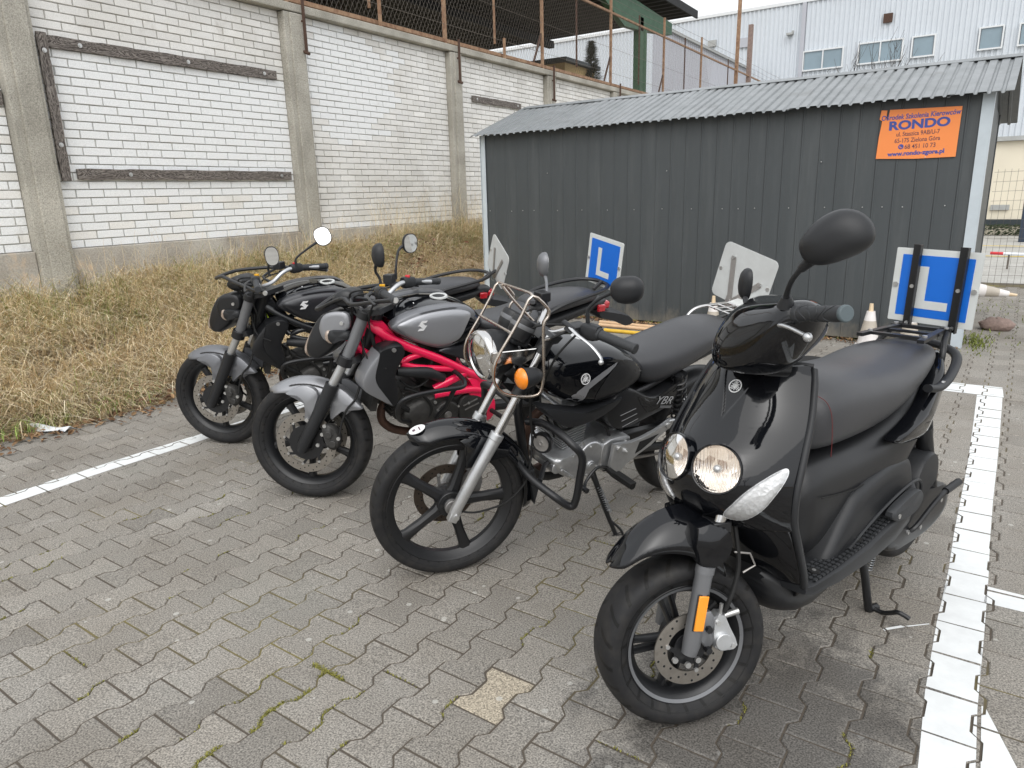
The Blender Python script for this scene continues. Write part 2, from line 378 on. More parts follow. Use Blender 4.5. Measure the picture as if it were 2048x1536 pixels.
mat('pole_orange', (.74, .50, .30), .5, var=.2, vscale=14); mat('pole_yellow', (.80, .50, .05), .5, var=.2, vscale=14); mat('red', (.6, .03, .04), .5)
mat('yellow_paint', (.65, .48, .10), .7, var=.2)
mat('bark', (.06, .045, .035), .9, var=.4, vscale=20, bump=.6, bscale=60)
mat('white_plastic', (.78, .82, .86), .3)
mat('ochre_brick', (.42, .30, .13), .8, var=.3, vscale=30)
mat('rock', (.30, .22, .19), .9, var=.4, vscale=14, bump=1, bscale=40, bdist=.01)

# ---------------------------------------------------------------- ground
YAW = -.0494
CU, SU = math.cos(YAW), math.sin(YAW)
def pw(a, b): return (CU*a-SU*b, SU*a+CU*b)          # paving frame -> world
g = G(); g.box((0, 30, -.31), (220, 240, .5)); obj('ground', g, 'soil', smooth=None, kind='structure')
g = G(); g.box((-1.2, 5.4, -.0286), (8.6, 14, .05)); obj('joint_sand', g, 'joint', smooth=None, kind='structure')
g = G(); g.box((7.6, -14.3, -.026), (25, 28, .05)); g.box((11.2, 8.2, -.026), (16, 17, .05)); obj('parking_yard', g, 'lot_far', smooth=None, kind='structure')
g = G(); g.box((4, 29.4, -.028), (26, 35, .044)); obj('concrete_yard', g, 'lot', smooth=None, kind='structure')
PITCH, LEN = .1375, .2
HW, NW, GAP = .06875+.0128-.0026, .06875-.0128-.0026, .0026
pshape = []
for (x, y) in ((HW, -.1+GAP), (HW, -.063), (NW, -.037), (NW, .037), (HW, .063), (HW, .1-GAP)): pshape.append((x, y))
pshape += [(-x, y) for x, y in reversed(pshape)]
def inset(poly, k):
    return [(x-math.copysign(k, x), y-(math.copysign(k, y) if abs(y) > .09 else 0)) for x, y in poly]
rows_ = []
PV = {}
def paver_rings(ang, dz, tx, ty, cut=None):
    top = inset(pshape, .0035); out = []
    for poly, z in ((pshape, -.03), (pshape, -.0035), (top, 0)):
        out.append([(x, y, z+dz+tx*x+ty*y) for x, y in poly])
    return out
def edge_right(yy): return 3.2 if yy < 12 else 2
cells = []
for i in range(-38, 26):
    for j in range(-3, 62):
        a = .0015+PITCH*i; b = .125+LEN*j+(.1 if i % 2 == 0 else 0)-.1+.1
        b = (.125 if i % 2 == 0 else .025)+.1+LEN*j
        X, Y = pw(a, b)
        if X < -4.98-.06*math.sin(Y*3)-(.28 if Y < 2.3 else 0) or X > 3.3 or Y < -.35 or Y > 11.85: continue
        if X < .02 and Y > 7.33: continue
        if X < -3.0 and Y > 7.1-(X+3)*0: 
            if Y > 7.4: continue
        d = math.hypot(X*1.0, Y)
        # distance to the view axis: pieces seen largest first
        v = Vector((X, Y, 0))-camo.matrix_world.translation; z = v.dot(f_); px = v.dot(r_)/max(z, .01); py = -v.dot(u_)/max(z, .01)
        inv = z > .2 and abs(px) < .735 and abs(py) < .56
        cells.append((not inv, z if z > 0 else 99, X, Y, i, j))
cells.sort()
tan_near = [(-1.0, 1.54), (-.93, 1.27), (-3.08, 1.75)]
paving = empty('paving', Matrix.Identity(4), kind='structure')
big = G(); bigt = []
pvz = []
for n, (o_, z, X, Y, i, j) in enumerate(cells):
    rnd = random.Random(i*971+j*31)
    dz = rnd.uniform(-.0016, .0010); tx = rnd.uniform(-.012, .012); ty = rnd.uniform(-.010, .010)
    rz = rnd.uniform(-.006, .006)
    tint = max(-1.5, min(1.5, rnd.gauss(0, .42)))
    if rnd.random() < .02: tint = -1.2
    if any(math.hypot(X-a, Y-b) < .07 for a, b in tan_near): tint = 3
    rings = paver_rings(0, dz, tx, ty)
    pvz.append((X, Y, dz, tx, ty))
    g = G().loft(rings)
    if n < 300:
        M = T(X, Y, 0) @ Matrix.Rotation(YAW+rz, 4, 'Z')
        o = obj('paver', g, 'paver', paving, M, smooth=None); o['tint'] = float(tint)
    else:
        c, s = math.cos(YAW+rz), math.sin(YAW+rz)
        g.v = [(X+c*x-s*y, Y+s*x+c*y, zz) for x, y, zz in g.v]
        big.add(g.v, g.f); bigt += [tint]*len(g.f)
obj('paver', big, 'paver', paving, Matrix.Identity(4), smooth=None, attr=bigt, kind='stuff')

def clip(poly, a, b):
    """keep the part of poly left of a->b"""
    out = []; n = len(poly)
    def side(p): return (b[0]-a[0])*(p[1]-a[1])-(b[1]-a[1])*(p[0]-a[0])
    for i in range(n):
        p, q = poly[i], poly[(i+1) % n]; sp, sq = side(p), side(q)
        if sp >= 0: out.append(p)
        if (sp >= 0) != (sq >= 0):
            t = sp/(sp-sq); out.append((p[0]+(q[0]-p[0])*t, p[1]+(q[1]-p[1])*t))
    return out
def painted(name, left, right, label=None, close=True):
    """a strip between two edge polylines (same count, far to near); laid on each stone, joints left open"""
    g = G()
    top = inset(pshape, .0012)
    for k in range(len(left)-1):
        quad = [left[k], left[k+1], right[k+1], right[k]]
        ar = sum(quad[i][0]*quad[(i+1) % 4][1]-quad[(i+1) % 4][0]*quad[i][1] for i in range(4))
        if ar < 0: quad.reverse()
        cx = sum(p[0] for p in quad)/4; cy = sum(p[1] for p in quad)/4
        rr = max(math.hypot(p[0]-cx, p[1]-cy) for p in quad)+.15
        for (X, Y, dz, tx, ty) in pvz:
            if math.hypot(X-cx, Y-cy) > rr: continue
            c, s = math.cos(YAW), math.sin(YAW)
            poly = [(X+c*x-s*y, Y+s*x+c*y) for x, y in top]
            for q in range(4):
                poly = clip(poly, quad[q], quad[(q+1) % 4])
                if len(poly) < 3: break
            if len(poly) < 3: continue
            vs = []
            for (x, y) in poly:
                lx, ly = x-X, y-Y; a = c*lx+s*ly; b = -s*lx+c*ly
                vs.append((x, y, dz+tx*a+ty*b+.0012))
            g.add(vs, [tuple(range(len(vs)))])
    return obj(name, g, 'paint_white', smooth=None, kind='structure')
wob = lambda k: random.Random(k).uniform(-.005, .005)
yl = [1.0, 1.3, 1.8, 2.1, 2.5, 2.9, 3.3, 3.7, 4.2, 4.8, 5.66]
painted('painted_line', [(interp(y, [1, 1.8, 2.5, 3.7, 5.66], [.035, .04, .057, .11, .175])+wob(y), y) for y in yl],
        [(interp(y, [1, 1.86, 2.55, 3.7, 5.66], [.175, .165, .195, .232, .315])+wob(y+9), y) for y in yl])
yl = [.9, 1.4, 1.9, 2.4, 2.9, 3.4, 3.9, 4.4, 4.9, 5.5]
painted('painted_line', [(-3.985+.02*(y-2)+wob(y), y) for y in yl], [(-3.86+.02*(y-2)+wob(y*2), y) for y in yl])
painted('painted_line', [(-1.6, 5.78), (-.6, 5.72), (.325, 5.67)], [(-1.6, 6.02), (-.6, 5.98), (.325, 5.95)])
painted('painted_line', [(.20, 2.845), (.7, 2.81), (1.3, 2.77)], [(.19, 2.722), (.7, 2.70), (1.3, 2.66)])
painted('painted_line', [(.18, 2.12), (.176, 1.8), (.18, 1.4)], [(.19, 2.11), (.262, 1.87), (.40, 1.4)])
painted('paint_scuff', [(-.092, 2.378), (-.04, 2.43)], [(-.085, 2.370), (-.034, 2.420)]); painted('paint_scuff', [(-.04, 2.425), (.035, 2.486)], [(-.036, 2.420), (.037, 2.482)])
g = G(); g.box((1.2, 19.6, -.002), (2.6, .12, .004)); g.box((.9, 16.9, -.002), (1.4, .10, .004)); obj('yellow_line', g, 'yellow_paint', smooth=None, kind='structure')

# ---------------------------------------------------------------- grass bank
def bank_h(x, y):
    t = min(1, max(0, (-4.93-x)/2.05)); hw = .60+.045*max(0, min(7, y-3)); s = t*t*(3-2*t)
    return hw*(.35*t+.65*s)
g = G(); rows = []
for j in range(0, 121):
    y = -2+j*.19; row = []
    for i in range(0, 23):
        x = -4.86-i*.1
        row.append((x+.05*math.sin(y*3.1), y, bank_h(x, y)+(0 if i == 0 else .02*math.sin(x*9+y*5)*math.sin(y*7))-.012*(i == 0)))
    rows.append(row)
g.grid(rows); obj('grass_bank', g, 'soil', smooth=60, kind='structure')

def attr_color(name, rough=.8):
    m = mat(name, (.4, .3, .15), rough); t, b, N, L = nodes(m)
    a = N('ShaderNodeAttribute'); a.attribute_name = 'shade'; L(a.outputs['Color'], b.inputs['Base Color'])
    b.inputs['Specular IOR Level'].default_value = .25
    return m
attr_color('straw')
def blades(name, bx, by, bz, L, dx, dy, lift, w, colr, m='straw', kind='stuff', segs=3):
    """many curved blades as one mesh; all arguments are arrays"""
    n = len(bx); hd = np.hypot(dx, dy); ux, uy = dx/hd, dy/hd; px, py = -uy, ux
    V = np.zeros((n, segs*2+1, 3))
    for s in range(segs+1):
        t = s/segs
        hx = L*(t*(1-lift)+lift*t*t*.9); hz = L*(lift*np.sin(t*np.pi*.62)*1.0+(1-lift)*.10*np.sin(t*np.pi))
        cx = bx+ux*hx; cy = by+uy*hx; cz = bz+hz
        ww = w*(1-t*.75)
        if s < segs:
            V[:, 2*s, 0] = cx-px*ww; V[:, 2*s, 1] = cy-py*ww; V[:, 2*s, 2] = cz
            V[:, 2*s+1, 0] = cx+px*ww; V[:, 2*s+1, 1] = cy+py*ww; V[:, 2*s+1, 2] = cz
        else:
            V[:, 2*s, 0] = cx; V[:, 2*s, 1] = cy; V[:, 2*s, 2] = cz
    k = segs*2+1; V = V.reshape(-1, 3); base = (np.arange(n)*k)[:, None]
    fq = []
    for s in range(segs-1): fq.append(base+np.array([2*s, 2*s+1, 2*s+3, 2*s+2]))
    quads = np.concatenate(fq, 0) if fq else np.zeros((0, 4), int)
    tris = base+np.array([2*segs-2, 2*segs-1, 2*segs])
    me = bpy.data.meshes.new(name); me.vertices.add(len(V)); me.vertices.foreach_set('co', V.ravel())
    loops = np.concatenate([quads.ravel(), tris.ravel()]); me.loops.add(len(loops)); me.loops.foreach_set('vertex_index', loops)
    nq, ntr = len(quads), len(tris); st = np.concatenate([np.arange(nq)*4, nq*4+np.arange(ntr)*3]); tot = np.concatenate([np.full(nq, 4), np.full(ntr, 3)])
    me.polygons.add(nq+ntr); me.polygons.foreach_set('loop_start', st); me.polygons.foreach_set('loop_total', tot)
    me.update(calc_edges=True)
    a = me.attributes.new('shade', 'FLOAT_COLOR', 'POINT')
    cc = np.ones((n, k, 4)); cc[:, :, :3] = colr[:, None, :]; a.data.foreach_set('color', cc.ravel())
    me.materials.append(MT[m]); o = bpy.data.objects.new(name, me); return o
def bank_np(x, y):
    t = np.clip((-4.93-x)/2.05, 0, 1); hw = .60+.045*np.clip(y-3, 0, 7); s = t*t*(3-2*t); return hw*(.35*t+.65*s)
N_ = 118000
nc = 1150
cxs = RNG.uniform(-7.0, -4.95, nc); cys = RNG.uniform(-1.5, 11.5, nc); cd = RNG.normal(0, .75, nc); ck = RNG.uniform(0, 1, nc)
ci = RNG.integers(0, nc, N_)
bx = cxs[ci]+RNG.normal(0, .085, N_); by = cys[ci]+RNG.normal(0, .085, N_)
keep = (bx > -7.02) & (bx < -4.86); bx, by, ci = bx[keep], by[keep], ci[keep]; n = len(bx)
ang = cd[ci]*.9+RNG.normal(0, .55, n)-.35
Lb = RNG.uniform(.12, .42, n)*(1-.35*(bx > -5.15)); lift = np.clip(RNG.normal(.34, .22, n), .05, .95)
straw = np.array([(.90, .76, .52), (.78, .62, .39), (.95, .85, .63), (.60, .44, .26), (.82, .69, .44)])
col = straw[RNG.integers(0, 5, n)]*RNG.uniform(.75, 1.12, n)[:, None]
green = (RNG.uniform(0, 1, n) < np.clip(.06+.5*(ck[ci] > .84)+.14*(bx < -6.3), 0, .65))
col[green] = np.array([.34, .37, .13])*RNG.uniform(.6, 1.3, green.sum())[:, None]
go = blades('dry_grass', bx, by, bank_np(bx, by)-.01, Lb, np.cos(ang), np.sin(ang), lift, RNG.uniform(.0016, .0032, n), col)
link(go, label='long dry yellow grass flattened on the bank', cat='grass', kind='stuff')
n = 5200; lx = RNG.uniform(-7.0, -4.98, n); ly = RNG.uniform(.5, 10.5, n); la = RNG.normal(-.1, .8, n)
lc_ = np.array([(.98, .88, .66), (.90, .76, .52), (.74, .60, .40), (.46, .33, .20)])[RNG.integers(0, 4, n)]*RNG.uniform(.85, 1.05, n)[:, None]
link(blades('matted_straw', lx, ly, bank_np(lx, ly)+RNG.uniform(.03, .12, n), RNG.uniform(.3, .62, n), np.cos(la), np.sin(la), np.clip(RNG.normal(.10, .10, n), 0, .4), RNG.uniform(.0014, .0028, n), lc_, segs=5), label='long pale straw strands lying matted over the bank', cat='grass', kind='stuff')
n = 2600; gx = np.concatenate([RNG.normal(-5.02, .07, 1300), RNG.uniform(-6.9, -5.2, 1300)]); gy = np.concatenate([RNG.uniform(1.5, 6.5, 1300), RNG.uniform(1, 9, 1300)]); kk = np.sin(gx*5+gy*3.1)+np.sin(gy*7.3) > .2; gx, gy = gx[kk], gy[kk]; n = len(gx); ga = RNG.uniform(0, 6.28, n)
link(blades('green_shoots', gx, gy, bank_np(gx, gy), RNG.uniform(.04, .14, n), np.cos(ga), np.sin(ga), np.full(n, .7), RNG.uniform(.002, .004, n), np.array([.28, .38, .10])*RNG.uniform(.6, 1.3, n)[:, None]), label='fresh green shoots among the dry grass', cat='grass', kind='stuff')
# tall upright stems at the wall foot
n = 900; sx = RNG.uniform(-7.0, -6.5, n); sy = np.concatenate([RNG.uniform(3.4, 8, n//2), RNG.uniform(7.4, 11, n-n//2)])
a2 = RNG.uniform(0, 6.28, n); cc = straw[RNG.integers(0, 5, n)]*.9
so_ = blades('tall_dry_stalks', sx, sy, bank_np(sx, sy), RNG.uniform(.25, .62, n)*(1+.35*(sy > 7.4)), np.cos(a2), np.sin(a2), np.clip(RNG.normal(.93, .05, n), .8, 1), np.full(n, .0012), cc, segs=4)
link(so_, label='thin upright dead stalks along the wall foot', cat='grass', kind='stuff')
# dead leaves: along pavement edge, by the shed foot and in the corner heap
def leaves(name, pts, size, label, cols):
    g = G(); tints = []
    cl = []
    for (x, y, z) in pts:
        s = size*random.uniform(.6, 1.3); a = random.uniform(0, 6.28); r = Matrix.Rotation(a, 3, 'Z') @ Matrix.Rotation(random.uniform(-.7, .7), 3, 'X') @ Matrix.Rotation(random.uniform(-.7, .7), 3, 'Y')
        sh = [(-1, 0, 0), (-.3, .5, .2), (.5, .4, .1), (1, 0, -.1), (.5, -.4, .15), (-.3, -.5, .2)]
        vs = [r @ Vector((p[0]*s, p[1]*s, p[2]*s))+Vector((x, y, z+.012)) for p in sh]
        g.add(vs, [(0, 1, 2, 3), (0, 3, 4, 5)])
        c = random.choice(cols); k = random.uniform(.7, 1.2); cl += [(c[0]*k, c[1]*k, c[2]*k, 1)]*6
    me = bpy.data.meshes.new(name); me.from_pydata(g.v, [], g.f); me.materials.append(MT['straw'])
    a = me.attributes.new('shade', 'FLOAT_COLOR', 'POINT'); a.data.foreach_set('color', np.array(cl).ravel())
    o = bpy.data.objects.new(name, me); link(o, label=label, cat='leaves', kind='stuff')
lc = [(.20, .11, .06), (.14, .08, .05), (.30, .19, .10), (.24, .15, .08)]
P_ = [(random.gauss(-4.92, .13), random.uniform(1.2, 7), 0.0) for _ in range(1300)]
P_ = [(x, y, bank_h(x, y)) for x, y, z in P_]
P_ += [(-5.02+random.gauss(0, .2), random.gauss(3.0, .25), .05+abs(random.gauss(0, .03))) for _ in range(160)]
leaves('fallen_leaves', P_, .022, 'brown dead leaves strewn along the foot of the grass bank', lc)
P_ = []
for _ in range(1100):
    s_ = random.uniform(-5.1, 0); o2 = -abs(random.gauss(0, .10)); P_.append((.03+CU*s_-SU*(-.0)+.0494*o2, 7.265+SU*s_+CU*o2, 0))
leaves('leaf_litter', P_, .018, 'dry leaf litter gathered along the foot of the dark shed', lc+[(.33, .22, .12)])
P_ = [(-6.1+random.gauss(0, .3), 7.75+random.gauss(0, .38), .42+abs(random.gauss(0, .06))) for _ in range(700)]
P_ = [(x, y, bank_h(x, y)+abs(random.gauss(0, .08))) for x, y, z in P_]
leaves('leaf_heap', P_, .035, 'heap of reddish brown leaves near the left end of the shed', [(.22, .10, .06), (.28, .15, .10), (.16, .08, .05)])

# ---------------------------------------------------------------- brick wall
WX = -7.0
bays = [(-2.85, .10), (.40, 3.20), (3.50, 6.25), (6.55, 9.42), (9.71, 12.42), (12.73, 15.37), (15.67, 18.5), (18.8, 21.7), (22, 25), (25.3, 28.3)]
wall = empty('brick_wall', T(WX, 3.3, 0), label='tall whitewashed brick wall with concrete pillars behind the grass bank', cat='wall')
IW = Matrix.Identity(4)
g = G(); g.box((WX-.065, 12.7, 2.0), (.11, 31.2, 3.06)); obj('mortar_bed', g, 'mortar', wall, IW, smooth=None)
bl = []
Z0, CH = 1.036, .0749
for bi, (y0, y1) in enumerate(bays):
    for r in range(33):
        z = Z0+r*CH; off = .13 if r % 2 else 0
        off += random.Random(bi).uniform(0, .1)
        y = y0-off
        while y < y1-.01:
            a, b = max(y, y0+.002), min(y+.25, y1-.002)
            if b-a > .03: bl.append((a, b, z, bi, r))
            y += .26
def vis(c):
    v = Vector(c)-camo.matrix_world.translation; zz = v.dot(f_)
    return zz > .2 and abs(v.dot(r_)/zz) < .715 and abs(v.dot(u_)/zz) < .54, zz
def key(b):
    c = (WX, (b[0]+b[1])/2, b[2]); ok, zz = vis(c); return (not ok, -(b[1]-b[0])*math.cos(math.atan2(abs(c[1]), 7))/max(zz, .1)**2 if ok else zz)
bl.sort(key=key)
big = G(); bt = []
for n, (a, b, z, bi, r) in enumerate(bl):
    rn = random.Random(int(a*1000)*77+r)
    dx = rn.uniform(-.003, .004); ch = rn.uniform(-.0015, .0015)
    tint = max(-1.6, min(1.6, rn.gauss(0, .6)))
    zc = z+.032
    if bi == 2 and zc < 2.82+(-.02*(a-3.5)): tint = 3 if zc > 1.45 or rn.random() < .75 else 1.2
    if bi == 3 and math.sin(a*1.9+.4)+math.sin(zc*2.4+1)+rn.uniform(-.5, .5) > .75: tint = 3
    if bi == 1 and zc < 2.4: tint = 3 if rn.random() < .7 else 1
    hh, hl, c_ = .0326+ch*.3, (b-a)/2-.001, .003
    def rr(x, k): return [(x, -hl+k, -hh+k), (x, hl-k, -hh+k), (x, hl-k, hh-k), (x, -hl+k, hh-k)]
    gb = G().loft([rr(-.06, 0), rr(-c_, 0), rr(0, c_)])
    M = T(WX+.006+dx, (a+b)/2, zc) @ Matrix.Rotation(rn.uniform(-.006, .006), 4, 'X')
    if n < 300:
        o = obj('brick', gb, 'brick', wall, M, smooth=None); o['tint'] = float(tint)
    else:
        gb.xf(M); big.add(gb.v, gb.f); bt += [tint]*len(gb.f)
obj('brick', big, 'brick', wall, IW, smooth=None, attr=bt, kind='stuff')
for k in range(len(bays)-1):
    y0, y1 = bays[k][1], bays[k+1][0]
    g = G(); g.box((WX+.0, (y0+y1)/2, 1.75), (.20, y1-y0-.004, 3.5)); g.box((WX+.05, (y0+y1)/2+.02, 1.75), (.14, (y1-y0)*.62, 3.49))
    obj('pillar', g, 'concrete', wall, IW, smooth=None, bevel=.012)
    g = G(); g.box((WX-.01, (bays[k][0]+bays[k][1])/2, .505), (.13, bays[k][1]-bays[k][0]-.002, 1.05)); obj('plinth', g, 'plinth', wall, IW, smooth=None, bevel=.01)
    g = G(); g.box((WX-.02, (bays[k][0]+bays[k][1])/2+.15, 3.553), (.26, bays[k][1]-bays[k][0]+.296, .09)); obj('coping', g, 'concrete', wall, IW, smooth=None, bevel=.01)

def plank(p0, p1, w, label, th=.028, m='old_wood', bolts=(.2, .8)):
    (ya, za), (yb, zb) = p0, p1; L = math.hypot(yb-ya, zb-za); an = math.atan2(zb-za, yb-ya)
    M = T(WX+.012+th/2+.035*(abs(an) > 1), (ya+yb)/2, (za+zb)/2) @ Matrix.Rotation(an, 4, 'X') @ Matrix.Rotation(R(90), 4, 'Z')
    g = G(); n = 24; rows = []
    for i in range(n+1):
        x = -L/2+L*i/n; e = w/2*(1+.05*math.sin(i*1.3)+.03*math.sin(i*2.9)); yy = .004*math.sin(i*.4)
        if i in (0, n): e *= .93
        rows.append([(x, -th/2+yy, -e), (x, th/2+yy, -e), (x, th/2+yy, e), (x, -th/2+yy, e)])
    g.loft(rows)
    o = obj('weathered_plank', g, m, None, M, smooth=None, bevel=.003, label=label, cat='plank')
    for f in bolts:
        gb = G().cyl((-L/2+L*f, -th/2-.012, 0), (-L/2+L*f, -th/2+.002, 0), .012, n=10)
        gb.cyl((-L/2+L*f, -th/2-.004, 0), (-L/2+L*f, -th/2-.002, 0), .02, n=12)
        obj('bolt', gb, 'bolt', o, smooth=30)
plank((3.60, 2.80), (6.12, 2.80), .10, 'long grey weathered plank bolted across the top of the whitest wall bay', bolts=(.12, .55, .93))
plank((3.57, 2.86), (3.57, 1.63), .085, 'upright weathered plank bolted to the big concrete pillar at left', bolts=(.12, .75))
plank((3.69, 1.69), (6.19, 1.69), .098, 'long weathered plank with swirling grain, lower of the two across the bay', bolts=(.2, .94))
plank((10.06, 2.90), (11.55, 2.895), .095, 'short plank high on the far bay above the shed roof', bolts=(.08, .92))
g = G().box((0, 0, 0), (.02, .11, .12)); obj('weathered_plank', g, 'old_wood', None, T(WX+.02, 3.13, 2.30), smooth=None, label='small plank end left of the big concrete pillar', cat='plank')

# rusty chain link fence on the wall
FX = -7.06
fence = empty('chain_link_fence', T(FX, 9.5, 3.6), label='rusty chain link fence standing on top of the brick wall', cat='fence')
g = G(); g.bar((FX, 4.2, 3.68), (FX, 30, 3.68), .045, .05); obj('bottom_rail', g, 'rust', fence, IW, smooth=None)
g = G(); g.bar((FX, 4.2, 5.12), (FX, 30, 5.12), .04, .04); obj('top_rail', g, 'rust', fence, IW, smooth=None)
posts = [6.44, 7.87, 9.51, 10.89, 12.49, 13.88, 15.51, 17.10, 18.72, 20.3, 21.7, 24.4, 27]
for k, y in enumerate(posts):
    main = k % 2 == 0
    g = G(); g.box((FX+.01, y, 4.58), (.045 if main else .028, .05 if main else .028, 1.95 if main else 1.5)); obj('post', g, 'rust' if main or k < 4 else 'rust_dark', fence, IW, smooth=None)
    if main:
        g = G(); g.box((WX+.16, y+.06, 3.37), (.03, .022, .62)); g.cyl((WX+.05, y+.06, 3.12), (WX+.2, y+.06, 3.06), .018, n=8); g.cyl((WX+.05, y+.06, 3.42), (WX+.17, y+.06, 3.42), .012, n=6)
        obj('bracket', g, 'rust_dark', fence, IW, smooth=None)
        if k > 3:
            g = G(); g.bar((FX, y-.3, 3.72), (FX, y, 4.25), .03, .03); obj('strut', g, 'rust_dark', fence, IW, smooth=None)
for y, zt in ((8.0, 4.0), (11.09, 3.93)):
    g = G(); g.box((FX+.07, y, (3.62+zt)/2), (.035, .035, zt-3.6)); obj('post_stub', g, 'rust', fence, IW, smooth=None)
g = G(); H = 1.42; st = .082
def flatwire(p, q, r):
    return g.cyl(p, q, r, n=3, cap=False)
y = 4.3-H
while y < 22:
    ya, za, yb, zb = y, 3.70, y+H*.62, 3.70+H
    flatwire((FX+.02, ya, za), (FX+.02, yb, zb), .0014); flatwire((FX+.023, yb, za), (FX+.023, ya, zb), .0014)
    y += st
for z in (3.9, 4.4): g.cyl((FX+.03, 6.4, z), (FX+.03, 30, z+.02), .003, n=4, cap=False)
obj('wire_netting', g, 'wire', fence, IW, smooth=None, kind='stuff')
g = G()
for z in (5.25, 5.40, 5.55): g.tube([(FX, 6.4+i*1.55, z-.02*(i % 2)) for i in range(20)], .004, n=4)
obj('barbed_wire', g, 'wire', fence, IW, smooth=None)
def tallpost(y, z1, w, m, label, cat='post', tilt=0):
    g = G().box((0, 0, z1/2), (w, w, z1)); obj('tall_post', g, m, None, T(FX-.02, y, 0) @ Matrix.Rotation(tilt, 4, 'X'), smooth=None, label=label, cat=cat)
tallpost(25.3, 7.6, .10, 'rust', 'tall rusty steel pole leaning slightly, rising past the white hall roofline', tilt=-.03)
tallpost(27.0, 6.75, .14, 'rock', 'tall dark squared post right of the rusty pole, its top below the hall roof')
# ---------------------------------------------------------------- canopy with green frame behind the wall
cn = empty('open_canopy', T(-14, 16, 0), label='dark roofed open canopy on green steel frame behind the brick wall', cat='canopy')
g = G(); rows = []
nn = 120
for j in range(nn+1):
    y = 11.5+(23.9-11.5)*j/nn; dz = .05*(1 if (j//2) % 2 else 0)
    rows.append([(-24, y, 6.35+dz), (-16, y, 6.55+dz), (-8.0, y, 6.63+dz)])
g.grid(rows); obj('roof_sheet', g, 'black_roof', cn, IW, smooth=None, solid=.03)
g = G(); g.box((-7.98, 17.7, 6.66), (.05, 12.6, .22)); obj('fascia', g, 'black_roof', cn, IW, smooth=None)
g = G(); g.prism([(15.0, 6.5), (22.4, 6.18), (22.4, 5.86), (20.15, 5.62), (18.9, 5.55), (17.2, 6.1), (15, 6.2)], -8.35, -8.2, ax='x'); obj('green_beam', g, 'green_steel', cn, IW, smooth=None)
g = G(); g.cyl((-8.3, 20.35, 0), (-8.3, 20.35, 5.75), .13, n=16); g.box((-8.3, 20.08, 3), (.2, .22, 5.9)); obj('column', g, 'green_steel', cn, IW, smooth=40)
for x in (-13, -18, -23):
    g = G(); g.box((x, 17.7, 6.35), (.2, 12, .22)); obj('purlin', g, 'black_roof', cn, IW, smooth=None)
# ---------------------------------------------------------------- white industrial hall
hall = empty('industrial_hall', T(-5, 45, 0), label='large pale corrugated metal industrial hall filling the background', cat='building')
HM = Matrix.Translation((0, 45, 0)) @ Matrix.Rotation(YAW, 4, 'Z')
def corr(x0, x1, z0, z1, pitch, depth, y=0):
    g = G(); n = int((x1-x0)/pitch); pts = []
    for i in range(n):
        x = x0+i*pitch
        pts += [(x, y), (x+pitch*.35, y), (x+pitch*.5, y-depth), (x+pitch*.85, y-depth)]
    g.grid([[(a, b, z0) for a, b in pts], [(a, b, z1) for a, b in pts]]); return g
obj('wall_cladding', corr(-60, 14, 0, 11.15, .245, .06), 'facade', hall, HM, smooth=None)
g = G(); g.box((-23, .0, 11.2), (74, .25, .16)); obj('roof_trim', g, 'win_frame', hall, HM, smooth=None)
def hwin(x0, x1, z0, z1, mull):
    # converted to the turned wall frame
    g = G(); w = .07
    for a in [(x0, x1, z1, z1+w), (x0, x1, z0-w, z0), (x0-w, x0, z0-w, z1+w), (x1, x1+w, z0-w, z1+w)]+([((x0+x1)/2-.03, (x0+x1)/2+.03, z0, z1)] if mull else []):
        g.box(((a[0]+a[1])/2, -.12, (a[2]+a[3])/2), (a[1]-a[0], .14, a[3]-a[2]))
    fr = obj('window', g, 'win_frame', hall, HM, smooth=None)
    n = 2 if mull else 1
    for k in range(n):
        a = x0+(x1-x0)*k/n+.035; b = x0+(x1-x0)*(k+1)/n-.035
        obj('pane', G().box(((a+b)/2, -.10, (z0+z1)/2), (b-a, .03, z1-z0)), 'win_glass', fr, HM, smooth=None)
for a in [(-8.9, -6.92, 7.64, 8.55, 1), (-6.08, -4.05, 7.66, 8.6, 1), (-3.55, -2.6, 7.7, 8.6, 0), (-.63, .28, 7.7, 8.62, 0), (1.0, 2.4, 7.7, 8.6, 1), (4, 6, 7.7, 8.6, 1)]: hwin(*a)
obj('vent', G().box((-4.84, -.1, 9.72), (.42, .14, .44)), 'rust_dark', hall, HM, smooth=None)
obj('louvre', G().box((-12.3, -.1, 9.5), (.5, .12, .5)), 'facade_grey', hall, HM, smooth=None)
obj('louvre', G().box((-14.2, -.1, 9.7), (.5, .12, .35)), 'coping_grey', hall, HM, smooth=None)
obj('downpipe', G().box((-9.05, -.12, 5.6), (.2, .14, 11.0)), 'facade_grey', hall, HM, smooth=None)
obj('wall_lamp', G().box((-9.72, -.2, 9.6), (.34, .3, .1)).box((-9.6, -.1, 9.7), (.1, .16, .14)), 'coping_grey', hall, HM, smooth=None)
g = corr(-52, -30.3, 0, 8.0, .30, .05); obj('side_wing', g, 'facade_grey', hall, Matrix.Translation((-12, 0, 0)) @ Matrix.Rotation(R(90), 4, 'Z') @ Matrix.Scale(-1, 4, (1, 0, 0)), smooth=None)
g = G(); g.box((-12, 37, 8.05), (.3, 17, .12)); obj('wing_roof_trim', g, 'coping_grey', hall, IW, smooth=None)
# ochre brick kiosk behind the wall
k = empty('brick_kiosk', T(-15.5, 22, 0), label='small ochre brick building with flat dark roof behind the wall', cat='building')
obj('kiosk_wall', G().box((-14.2, 25.2, 2.9), (3.1, 2.4, 5.8)), 'ochre_brick', k, IW, smooth=None)
obj('kiosk_roof', G().box((-14.2, 25.2, 5.88), (3.4, 2.8, .14)), 'dark_base', k, IW, smooth=None)

